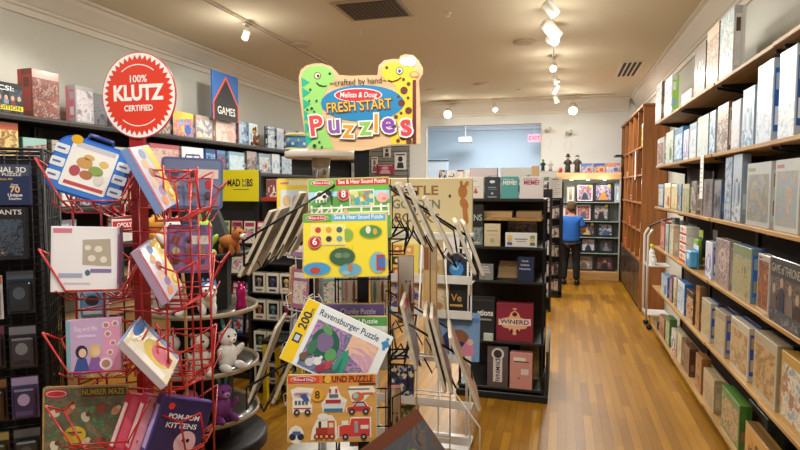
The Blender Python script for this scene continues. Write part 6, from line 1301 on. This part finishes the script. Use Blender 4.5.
def zoo(m, w, h, y):
    header(m, w, h, y, 'f0dc3c', '5cb0e0', 'See & Hear Sound Puzzle', 'f4f8fc'); m.rect(-w*.495, -w*.16, h*.86, h-.003, y-.0006, P('5ca848')); logo(m, -w*.33, h*.925, w*.27, y-.0012); G = y-.0008
    m.rect(-w*.40, w*.0, h*.5, h*.82, G-.001, P('f0ece0')); m.rect(-w*.39, -w*.01, h*.51, h*.81, G-.0016, P('f0e070'))
    for k in range(6): m.oval(-w*.32+w*.125*(k % 3), h*(.74 if k < 3 else .6), w*.035, h*.045, G-.0024, P(['c83c38', 'd8a038', '48686c', '507890', '3c3838', '68a0a0'][k]))
    for x, z, a, b_, c in ((-.04, .32, .15, .14, '3c6444'), (.30, .70, .13, .10, '4c9448'), (-.34, .14, .16, .10, '4898d0'), (.05, .12, .13, .10, '68a8c8'), (.38, .22, .10, .16, '78b8d0'), (.02, .66, .07, .09, '88b050')):
        m.oval(w*x, h*z, w*(a+.012), h*(b_+.015), G-.0008, P('d8c030')); m.oval(w*x, h*z, w*a, h*b_, G-.0014, P(c))
    m.oval(-w*.36, h*.12, w*.06, h*.05, G-.0022, P('b84840')); m.oval(-w*.08, h*.34, w*.05, h*.04, G-.0022, P('7c8c70')); m.oval(w*.0, h*.34, w*.05, h*.045, G-.0022, P('64806c')); m.rect(w*.36, w*.46, h*.1, h*.34, G-.0022, P('c03c38')); m.rect(w*.38, w*.46, h*.14, h*.3, G-.0028, P('4c70b0')); m.oval(w*.27, h*.73, w*.03, h*.06, G-.0022, P('e8e0d0')); m.oval(w*.35, h*.70, w*.025, h*.05, G-.0022, P('d8a050')); m.oval(w*.05, h*.15, w*.03, h*.06, G-.0022, P('b87850')); m.oval(w*.0, h*.07, w*.05, h*.03, G-.0022, P('90c0c0'))
    for k in range(10): m.oval(-w*.18+w*.05*(k % 5)+w*.06, h*(.44+.03*(k//5)), .0016, .0016, G-.001, P('b08820'), n=8)
    num(m, -w*.36, h*.55, '6', G-.0044)
board('wooden_puzzle', 'green farm sound puzzle with a number 8 badge, topmost at rack front', -.772, 2.035, 1.552, .315, .235, .14, R(18), farm, R(-2))
board('wooden_puzzle', 'yellow zoo sound puzzle with a number 6 badge under the farm puzzle', -.765, 1.965, 1.415, .315, .240, .14, R(18), zoo, R(-1))
def chunky(m, w, h, y): m.rect(-w*.49, w*.49, h*.02, h*.98, y, P('8068b0', .4)); m.text('Chunky Puzzle', w*.12, h*.85, .03, P('f0ecf4'), y-.0008, .015, w=w*.5); m.rect(-w*.05, w*.45, h*.76, h*.775, y-.0006, P('c8bce0'))
board('wooden_puzzle', 'purple chunky puzzle board standing behind the tilted jigsaw box', -.80, 2.085, 1.07, .28, .22, .08, R(16), chunky)
def chunky2(m, w, h, y): m.rect(-w*.49, w*.49, h*.02, h*.98, y, P('d0d4cc', .3, coat=.5)); m.rect(-w*.49, w*.49, h*.82, h*.98, y-.0006, P('4c9444')); m.text('Sound Puzzle', w*.1, h*.9, .024, P('f0f4ec'), y-.0014, .01, w=w*.5); m.rect(-w*.3, w*.4, h*.2, h*.75, y-.0006, art('b8c0b8 e8e8e4 8c9c90 d0c8b0', 24))
board('wooden_puzzle', 'shrink-wrapped puzzle with a green header in front of the purple one', -.765, 2.045, 1.04, .26, .21, .08, R(16), chunky2)
# big tilted jigsaw box
t = thing('jigsaw_box', 'white and yellow dragon jigsaw box lying tilted across the rack front', 'puzzle box', (-.845, 1.925, 1.04)); pose(t, .20, R(26), R(22)); w, h = .355, .245
m = MB(); m.box(-w/2+.001, w/2-.001, -.018, .018, .001, h-.001, P('d8dce0', .4), .002); m.build('base', t)
m = MB(); m.box(-w/2, w/2, -.02, .010, 0, h, P('e4e8ea', .3, coat=.5), .0025); y = -.02
m.rect(-w/2+.002, -w*.36, .002, h-.002, y, P('f2cc18', .35, coat=.4)); m.rect(-w*.36, w*.498, .002, h-.002, y, P('e8ecee', .35, coat=.4))
m.text('200', -w*.42, h*.67, .045, P('1c2c50'), y-.0008, .02, rot=PI/2); m.text('XXL', -w*.395, h*.84, .014, P('1c2c50'), y-.0008, .02, rot=PI/2); m.rect(-w*.465, -w*.385, h*.32, h*.46, y-.0008, P('2c3850')); m.rect(-w*.45, -w*.40, h*.345, h*.435, y-.0014, P('c8ccd8'))
m.text('Ravensburger Puzzle', w*.02, h*.88, .034, P('2c4870'), y-.0008, .008, w=w*.68); m.rect(-w*.31, w*.40, h*.04, h*.77, y-.0008, art('3c3060 7c58a0 c890b8 3c6c88 b078b8 504880', 16))
m.prism([(w*.09, h*.77), (w*.40, h*.77), (w*.40, h*.32), (w*.09, h*.5)], y-.0020, y-.0014, art('d8a8b8 e8c0a0 c898b8 e8c8b8', 8)); m.rect(-w*.31, w*.40, h*.04, h*.16, y-.0020, art('586890 7888b0 485878', 22))
# dragons: curled green body with wings, smaller ones at its foot
g1 = P('3c7858', .4, coat=.4); g2 = P('5c9c60', .4, coat=.4); g3 = P('286050', .4)
m.oval(-w*.13, h*.48, w*.15, h*.24, y-.0028, g3, rot=.3); m.oval(-w*.14, h*.50, w*.09, h*.15, y-.0034, P('7c6890', .4), rot=.3); m.oval(-w*.17, h*.68, w*.07, h*.05, y-.0040, g2, rot=-.4); m.oval(-w*.03, h*.36, w*.06, h*.10, y-.0040, g2); m.oval(-w*.24, h*.36, w*.045, h*.12, y-.0040, g1)
m.prism([(w*.03, h*.12), (w*.06, h*.45), (w*.12, h*.55), (w*.17, h*.38), (w*.16, h*.14)], y-.0034, y-.0028, P('3c9480', .4)); m.prism([(w*.07, h*.14), (w*.10, h*.42), (w*.13, h*.15)], y-.0040, y-.0034, P('2c7868', .4))
for x, z, c in ((-.28, .18, '6c5848'), (-.20, .14, 'c8c8d0'), (-.13, .20, 'e0e0e4'), (-.07, .12, '983848'), (-.02, .20, 'b04858'), (.03, .09, '58586c')): m.oval(w*x, h*z, w*.045, h*.06, y-.0046, P(c)); m.oval(w*(x+.02), h*(z+.07), w*.018, h*.03, y-.0052, P(c))
bp = P('3c88c0', .4); m.rect(w*.425, w*.475, h*.80, h*.90, y-.0010, bp); m.oval(w*.42, h*.85, .006, .006, y-.0014, bp, n=12); m.oval(w*.482, h*.85, .006, .006, y-.0014, bp, n=12); m.oval(w*.45, h*.93, .006, .006, y-.0014, bp, n=12); m.oval(w*.45, h*.78, .006, .006, y-.0014, bp, n=12)
m.build('lid', t)
# vehicles sound puzzle
def veh(m, w, h, y):
    Wd = wood('c89448', 'dca858', 1, 'X', .45, .2); m.rect(-w*.49, w*.49, h*.01, h*.865, y, Wd); m.rect(-w*.49, -w*.14, h*.87, h*.985, y, P('d8502c', .4)); m.rect(-w*.14, w*.49, h*.87, h*.985, y, P('e07830', .4)); m.rect(w*.3, w*.49, h*.835, h*.868, y-.0006, P('5c3418'))
    logo(m, -w*.32, h*.93, w*.28, y-.0008); K = P('30201c'); m.text('S   UND PUZZLE', w*.18, h*.928, .032, K, y-.0010, .01, w=w*.56); m.oval(-w*.045, h*.93, .012, .014, y-.0012, P('e8b838')); G = y-.0008
    m.oval(-w*.16, h*.70, .022, .022, G-.0030, P('e8a830')); m.text('8', -w*.16, h*.702, .038, K, G-.0038, .01)
    def car(x, z, sx, sz, c, win='b8ccd8', kind='car'):
        Wo = P('ece6da'); a = w*sx; b_ = h*sz
        def q(p, mat, l): m.prism([(w*x + u*a, h*z + v*b_) for u, v in p], G-.0008*l-.0005, G-.0008*l, mat)
        if kind == 'car': sh = [(-.5, 0), (-.5, .35), (-.25, .45), (-.1, .8), (.25, .8), (.38, .42), (.5, .35), (.5, 0)]
        elif kind == 'van': sh = [(-.5, 0), (-.5, .8), (-.42, .95), (.3, .95), (.42, .55), (.5, .45), (.5, 0)]
        elif kind == 'truck': sh = [(-.5, 0), (-.5, .55), (-.15, .62), (-.1, .95), (.5, .95), (.5, 0)]
        q([(u*1.1, v*1.12-.05) for u, v in sh], Wo, 0); q(sh, P(c, .4, coat=.3), 1)
        if kind == 'van': [q([(u, .5), (u, .78), (u+.14, .78), (u+.14, .5)], P(win), 2) for u in (-.42, -.22, -.02, .18)]; q([(-.48, .22), (-.48, .3), (.48, .3), (.48, .22)], P('c03038'), 2)
        elif kind == 'car': q([(-.14, .45), (-.05, .7), (.2, .7), (.28, .45)], P(win), 2)
        else: q([(-.42, .62), (-.42, .85), (-.2, .85), (-.2, .62)], P('e8e4dc'), 2); q([(0, .2), (0, .8), (.12, .8), (.12, .2)], P('989ca4'), 2); q([(.2, .4), (.2, .6), (.46, .6), (.46, .4)], P('e8d8d0'), 2)
        for u in (-.3, .3): m.oval(w*x+u*a, h*z, h*.045, h*.045, G-.003, P('222226')); m.oval(w*x+u*a, h*z, h*.02, h*.02, G-.0036, P('b0b0b4'))
    car(-.33, .45, .20, .22, 'f0ece4', '58687c', 'van'); car(.30, .45, .26, .17, 'c03030', 'a8c0c8'); car(.25, .08, .34, .28, 'd04038', 'd0d8e0', 'truck')
    # train
    O_ = P('ece6da'); m.prism([(-w*.24, h*.04), (-w*.22, h*.2), (-w*.14, h*.40), (0, h*.40), (w*.05, h*.30), (w*.06, h*.04)], G-.0005, G, O_); m.rect(-w*.18, -w*.05, h*.12, h*.22, G-.0008, P('a83828')); m.rect(-w*.05, w*.03, h*.10, h*.32, G-.0008, P('c05038')); m.rect(-w*.035, w*.015, h*.22, h*.29, G-.0016, P('e8d0a0')); m.rect(-w*.15, -w*.12, h*.22, h*.31, G-.0008, P('383034')); m.oval(-w*.10, h*.38, w*.06, h*.05, G-.0010, P('e8e4e0'))
    for x in (-.17, -.12, -.06, .0): m.oval(w*x, h*.09, h*.045, h*.045, G-.002, P('902820')); m.oval(w*x, h*.09, h*.02, h*.02, G-.0026, P('e0b878'))
    # ship
    m.prism([(-w*.10, h*.44), (-w*.12, h*.56), (-w*.06, h*.66), (-w*.02, h*.82), (w*.06, h*.82), (w*.10, h*.68), (w*.17, h*.62), (w*.13, h*.44)], G-.0005, G, O_); m.prism([(-w*.09, h*.5), (-w*.11, h*.58), (w*.155, h*.60), (w*.12, h*.5)], G-.0013, G-.0008, P('d8d8e0')); m.rect(-w*.09, w*.12, h*.45, h*.50, G-.0013, P('387890')); m.rect(-w*.07, w*.10, h*.58, h*.63, G-.0020, P('b02c34')); m.rect(-w*.03, w*.07, h*.66, h*.71, G-.0013, P('5c6c8c'))
    for x in (-.02, .05): m.rect(w*(x-.012), w*(x+.012), h*.73, h*.79, G-.0016, P('c03840'))
    # helicopter
    m.prism([(w*.18, h*.76), (w*.22, h*.60), (w*.32, h*.56), (w*.40, h*.66), (w*.49, h*.74), (w*.46, h*.82), (w*.2, h*.82)], G-.0005, G, O_); m.oval(w*.29, h*.67, w*.07, h*.065, G-.0012, P('d06838')); m.oval(w*.265, h*.68, w*.03, h*.04, G-.002, P('a0c0d0')); m.rect(w*.34, w*.46, h*.70, h*.73, G-.0012, P('d06838')); m.rect(w*.18, w*.42, h*.775, h*.79, G-.0012, P('686870')); m.rect(w*.23, w*.36, h*.585, h*.595, G-.0014, P('484850'))
    # plane
    m.prism([(-w*.44, h*.66), (-w*.46, h*.78), (-w*.38, h*.82), (-w*.2, h*.80), (-w*.24, h*.60), (-w*.34, h*.58)], G-.0005, G, O_); m.oval(-w*.33, h*.72, w*.10, h*.035, G-.0012, P('c8ccd8')); m.prism([(-w*.36, h*.70), (-w*.30, h*.60), (-w*.25, h*.62), (-w*.29, h*.72)], G-.0020, G-.0014, P('3c58a0')); m.rect(-w*.41, -w*.27, h*.715, h*.73, G-.0022, P('c03038'))
    # motorcycle rider
    m.oval(-w*.40, h*.12, w*.085, h*.13, G-.0003, O_); m.oval(-w*.44, h*.09, h*.05, h*.05, G-.0012, P('282830')); m.oval(-w*.35, h*.09, h*.05, h*.05, G-.0012, P('282830')); m.rect(-w*.44, -w*.35, h*.12, h*.17, G-.0018, P('4860a0')); m.oval(-w*.40, h*.22, w*.025, h*.04, G-.0018, P('e8e0d8'))
board('wooden_puzzle', 'wooden vehicles sound puzzle with eight pieces and orange title strip', -.775, 1.845, .84, .32, .24, .10, R(17), veh, R(-.5), .014)
def veg(m, w, h, y):
    m.rect(-w*.49, w*.49, h*.02, h*.98, y, art('3c3430 5c5048 48505c 6c5c50 383840', 10)); m.rect(-w*.49, w*.49, h*.84, h*.98, y-.0006, P('6c3824')); logo(m, -w*.25, h*.80, w*.24, y-.0012)
    for k, (x, z, c) in enumerate(((.22, .55, '8c8c3c'), (.02, .6, '706048'), (-.2, .5, 'a07048'), (.3, .25, '48602c'), (.05, .3, 'b05838'), (-.25, .2, '584c70'))): m.oval(w*x, h*z, w*.07, h*.09, y-.0010, P(c), rot=k); m.oval(w*x, h*z+h*.08, w*.02, h*.05, y-.0016, P('4c7030'), rot=k)
board('wooden_puzzle', 'dark shrink-wrapped vegetable puzzle jutting up at the bottom right of the rack', -.44, 1.80, .67, .36, .27, .25, R(14), veg, R(-36), .013, wood('5c3826', '74482e', 1, 'X', .4))
# side boards seen edge-on
def plainface(c, a):
    def f_(m, w, h, y): m.rect(-w*.49, w*.49, h*.02, h*.98, y, art(a, 9)); m.rect(-w*.49, w*.49, h*.86, h*.98, y-.0006, P(c)); logo(m, -w*.3, h*.92, w*.24, y-.0012)
    return f_
EW = wood('b0a490', 'ccc2ae', 1, 'X', .55)
def side_board(x, z, side, label, c, a, lean=.46, w=.30, h=.30, y=2.16):
    rz = R(19-90) if side < 0 else R(102)
    return board('wooden_puzzle', label, x, y, z, w, h, lean, rz, plainface(c, a), 0, .012, EW, 'wooden puzzles in the side pockets')
L_ = [(-1.30, 1.385, 'a08c74', '8c7c6c a89880 6c6058', 'tan puzzle board seen edge-on, outermost in the upper left pocket'), (-1.26, 1.395, '908070', '84746a a09080 5c5450', 'puzzle board seen edge-on, second outermost in upper left pocket'), (-1.17, 1.46, '988878', '7c6c60 a89c8c 605854', 'puzzle board seen edge-on, third from outside in upper left pocket'), (-1.13, 1.465, 'a08870', '8c8070 b0a090 645c54', 'puzzle board seen edge-on, fourth from outside in upper left pocket'), (-1.08, 1.48, 'e0c840', 'c8a878 e0d0a8 8c7860', 'yellow-headed puzzle board, innermost in the upper left pocket')]
for x, z, c, a, lb_ in L_: side_board(x, z, -1, lb_, c, a)
side_board(-1.27, .86, -1, 'brown shrink-wrapped puzzle board with a round orange mark, lower left pocket outside', 'a05038', '6c5c54 8c7468 504844 a87858', .36, .28, .34)
side_board(-1.16, .87, -1, 'grey-brown puzzle board inside the lower left pocket, nearer the pole', '8c6c54', '706058 988878 5c5048', .42, .28, .32)
R_ = [(-.49, 1.53, '90806c', '8c7c6c a89880', 'puzzle board seen edge-on, innermost in the upper right pocket', .42), (-.45, 1.525, '8c8478', '7c7068 9c9084', 'puzzle board seen edge-on, second from the pole in upper right pocket', .42), (-.385, 1.50, '988c7c', '8c8074 a89c90', 'puzzle board seen edge-on, third from the pole in upper right pocket', .46), (-.30, 1.46, '907c6c', '84786c a09484', 'puzzle board seen edge-on, second outermost in the upper right pocket', .36), (-.27, 1.455, 'a08c78', '8c7c70 b0a494', 'puzzle board seen edge-on, outermost in the upper right pocket', .36)]
for x, z, c, a, lb_, le in R_: side_board(x - .02, z - (.03 if x > -.33 else 0), 1, lb_, c, a, le, .24, .26 if x < -.4 else .24 if x < -.33 else .21)
side_board(-.54, 1.06, 1, 'red-cornered clear-wrapped puzzle board in the lower right pocket by the pole', 'c03c40', '8c8c90 a89c98 70686c', .22, .26, .26)
side_board(-.43, .99, 1, 'tan picture puzzle board in the lower right pocket, middle one', 'a08060', 'b09878 c8b090 8c7458', .26, .27, .30)
side_board(-.405, .985, 1, 'tan puzzle board pressed against the middle one, lower right pocket', '98785c', 'a88c70 c0a888 806850', .26, .27, .30)
side_board(-.30, .93, 1, 'pinkish wooden puzzle board, outermost in the lower right pocket', 'b08870', 'c8a890 b89078 e0c8b0', .38, .27, .30)
# packs in the rear pockets glimpsed between the fronts
for k, (x, y, z, c, nmc) in enumerate(((-.66, 2.42, 1.15, 'd08838', 'orange'), (-.80, 2.46, 1.15, '6cb0a8', 'turquoise'), (-.93, 2.44, 1.15, 'e0a0b0', 'pink'), (-.72, 2.42, .55, 'b85040', 'brick'), (-.9, 2.44, .55, '4c88b0', 'blue'))):
    game_box('puzzle_tube', .07, .30, .05, c, c + ' f0e8dc 8c5c4c', c, 4, 'tall %s pack in a rear pocket of the wooden puzzle rack' % nmc, 'pack', (x, y, z), TH, 'tall packs in the rear of the puzzle rack')

# ---------------------------------------------------------------- the dinosaur and giraffe sign
t = thing('puzzle_sign', 'wooden dinosaur and giraffe puzzles sign on top of the black rack', 'sign', (-.765, 2.14, 1.905), R(14))
K_ = .00392
def S(x, y): return ((x/4.02 + 290 - 359.5)*K_, (147.5 - (y/4.02 + 50))*K_)
def pp(pts, y0, y1, mat, M_): M_.prism([S(*p) for p in pts], y0, y1, mat)
def so(M_, x, y, rx, ry, yy, mat, rot=0, n=24): cx_, cz = S(x, y); M_.oval(cx_, cz, rx/4.02*K_, ry/4.02*K_, yy, mat, rot=rot, n=n)
def st_(M_, s_, x, y, size, mat, yy, off=0, rot=0, w=None, shear=0): cx_, cz = S(x, y); M_.text(s_, cx_, cz, size/4.02*K_, mat, yy, off, rot, w=(w/4.02*K_ if w else None), shear=shear)
TAN = wood('d8b084', 'e8c8a0', 1, 'X', .45)
out = [(62, 402), (45, 300), (30, 180), (28, 110), (36, 82), (58, 64), (90, 56), (125, 56), (160, 68), (182, 90), (192, 102), (240, 106), (290, 104), (345, 104), (350, 66), (372, 46), (410, 40), (432, 42), (438, 28), (458, 22), (488, 26), (508, 44), (528, 78), (527, 100), (512, 125), (518, 250), (518, 378), (440, 381), (385, 384), (330, 396), (280, 404), (165, 404)]
m = MB(); pp(out, -.006, .006, TAN, m); m.build('board', t)
m = MB(); pp([(70, 396), (52, 300), (40, 180), (38, 112), (46, 88), (66, 70), (100, 64), (130, 66), (158, 80), (172, 100), (172, 125), (150, 145), (132, 175), (120, 230), (130, 310), (170, 396)], -.0072, -.0062, P('9cd878', .4, coat=.2), m)
TE = P('2cb494', .4)
for a, b_ in ((112, 150), (152, 192), (196, 238), (242, 285), (290, 335), (338, 385)): pp([(40+.06*(a-112), a), (72+.05*(a-112), (a+b_)/2), (42+.06*(a-112), b_)], -.0084, -.0074, TE, m)
for x, y_, r_ in ((80, 235, 6), (90, 248, 4), (62, 240, 5), (90, 385, 8), (110, 370, 5), (100, 205, 5), (70, 205, 4), (95, 345, 6), (120, 390, 5), (75, 160, 5)): so(m, x, y_, r_, r_, -.0092, P('1c5048'), n=12)
so(m, 104, 105, 14, 14, -.0078, P('5c3418')); so(m, 104, 105, 11, 11, -.0084, P('f4ecd0')); so(m, 107, 106, 5, 6, -.0090, P('201810')); so(m, 154, 97, 5, 5, -.0080, P('203818'), n=12)
pp([(100, 130), (112, 140), (128, 145), (142, 143), (141, 148), (126, 150), (109, 146), (98, 135)], -.0084, -.0076, P('203818'), m); m.build('dinosaur', t)
m = MB(); Y_ = P('f4d040', .4, coat=.2); BRN = P('6c3c34', .4)
pp([(362, 100), (366, 72), (384, 56), (415, 52), (440, 60), (480, 66), (505, 90), (500, 120), (488, 135), (488, 376), (395, 379), (410, 300), (420, 220), (420, 150), (400, 132), (378, 126)], -.0072, -.0062, Y_, m); pp([(486, 124), (500, 124), (501, 377), (486, 377)], -.0082, -.0074, P('6c2c34', .4), m)
for x, y_, r_ in ((452, 165, 15), (442, 215, 14), (468, 195, 6), (470, 245, 14), (440, 255, 6), (430, 190, 6), (468, 330, 10), (448, 350, 14), (472, 368, 12), (428, 365, 8), (470, 140, 8), (450, 122, 6), (420, 270, 8), (465, 290, 8)): so(m, x, y_, r_, r_, -.0080, BRN, n=16)
so(m, 455, 52, 20, 17, -.0080, P('f6f2ec')); so(m, 480, 50, 20, 22, -.0082, P('f6f2ec')); so(m, 493, 102, 20, 13, -.0084, P('e8985c')); so(m, 493, 102, 13, 8, -.0090, P('f4c088')); so(m, 434, 88, 15, 15, -.0080, P('203028')); so(m, 434, 88, 12, 12, -.0086, P('e8e4dc')); so(m, 434, 89, 6, 7, -.0092, P('3c5868')); so(m, 383, 75, 6, 6, -.0080, P('3c2c1c'), n=12)
pp([(388, 122), (405, 128), (425, 122), (440, 112), (442, 116), (426, 127), (404, 133), (387, 127)], -.0090, -.0082, P('4c3018'), m); m.build('giraffe', t)
m = MB(); so(m, 285, 215, 168, 72, -.0074, P('2c88c0', .4)); so(m, 268, 183, 97, 28, -.0094, P('f2ece6')); so(m, 268, 183, 92, 24, -.0100, P('d43848', .4)); m.build('title_oval', t)
m = MB(); st_(m, '~crafted by hand~', 268, 130, 34, P('3c2c24'), -.0094, .005, rot=.05, w=228); m.build('tagline_lettering', t)
m = MB(); st_(m, 'Melissa & Doug', 268, 183, 30, P('fbf6f0'), -.0108, .012, w=150, shear=.15); m.build('logo_lettering', t)
m = MB(); st_(m, 'FRESH START', 272, 228, 58, P('7c3c1c'), -.0100, .05, rot=.07, w=268); st_(m, 'FRESH START', 270, 227, 56, P('f0c048'), -.0110, .01, rot=.07, w=262); m.build('headline_lettering', t)
m = MB()
for ch, x, y_, c, s_, ro in (('P', 97, 308, 'dc5058', 112, .12), ('u', 170, 300, '8c5cb0', 108, .05), ('z', 228, 320, 'f09c3c', 104, -.05), ('z', 296, 308, '8cc860', 108, .05), ('l', 340, 300, 'f09c3c', 104, 0), ('e', 388, 296, '8c4cb0', 118, .05), ('s', 459, 304, 'dc4854', 130, .1)):
    st_(m, ch, x+2, y_+3, s_, P('5c4038'), -.0112, .085, ro); st_(m, ch, x, y_, s_, P('fbf6f0'), -.0120, .075, ro); st_(m, ch, x, y_, s_, P(c, .4), -.0130, .022, ro)
m.build('title_lettering', t)
m = MB(); m.box(-.03, .03, .0065, .014, -.16, .12, BLACKM); m.build('bracket', t)
def pastel(m, w, h, y):
    m.rect(-w*.49, w*.49, h*.02, h*.98, y, P('f0d840', .4, coat=.4)); m.rect(-w*.4, w*.4, h*.12, h*.8, y-.0006, P('d8e8f0')); m.rect(-w*.2, w*.44, h*.88, h*.96, y-.0006, P('e8e0c0')); logo(m, -w*.3, h*.92, w*.26, y-.0012)
    for k in range(6): m.oval(-w*.25+w*.25*(k % 3), h*(.32 if k < 3 else .6), w*.10, h*.11, y-.0014, P(['88b8d8', 'e0a8b0', 'a8c888', 'd8b888', 'b8a8d0', '88c0b8'][k]))
board('wooden_puzzle', 'yellow-bordered puzzle with pastel shapes standing above the upper left pocket', -1.145, 2.33, 1.53, .17, .26, .12, R(24), pastel)
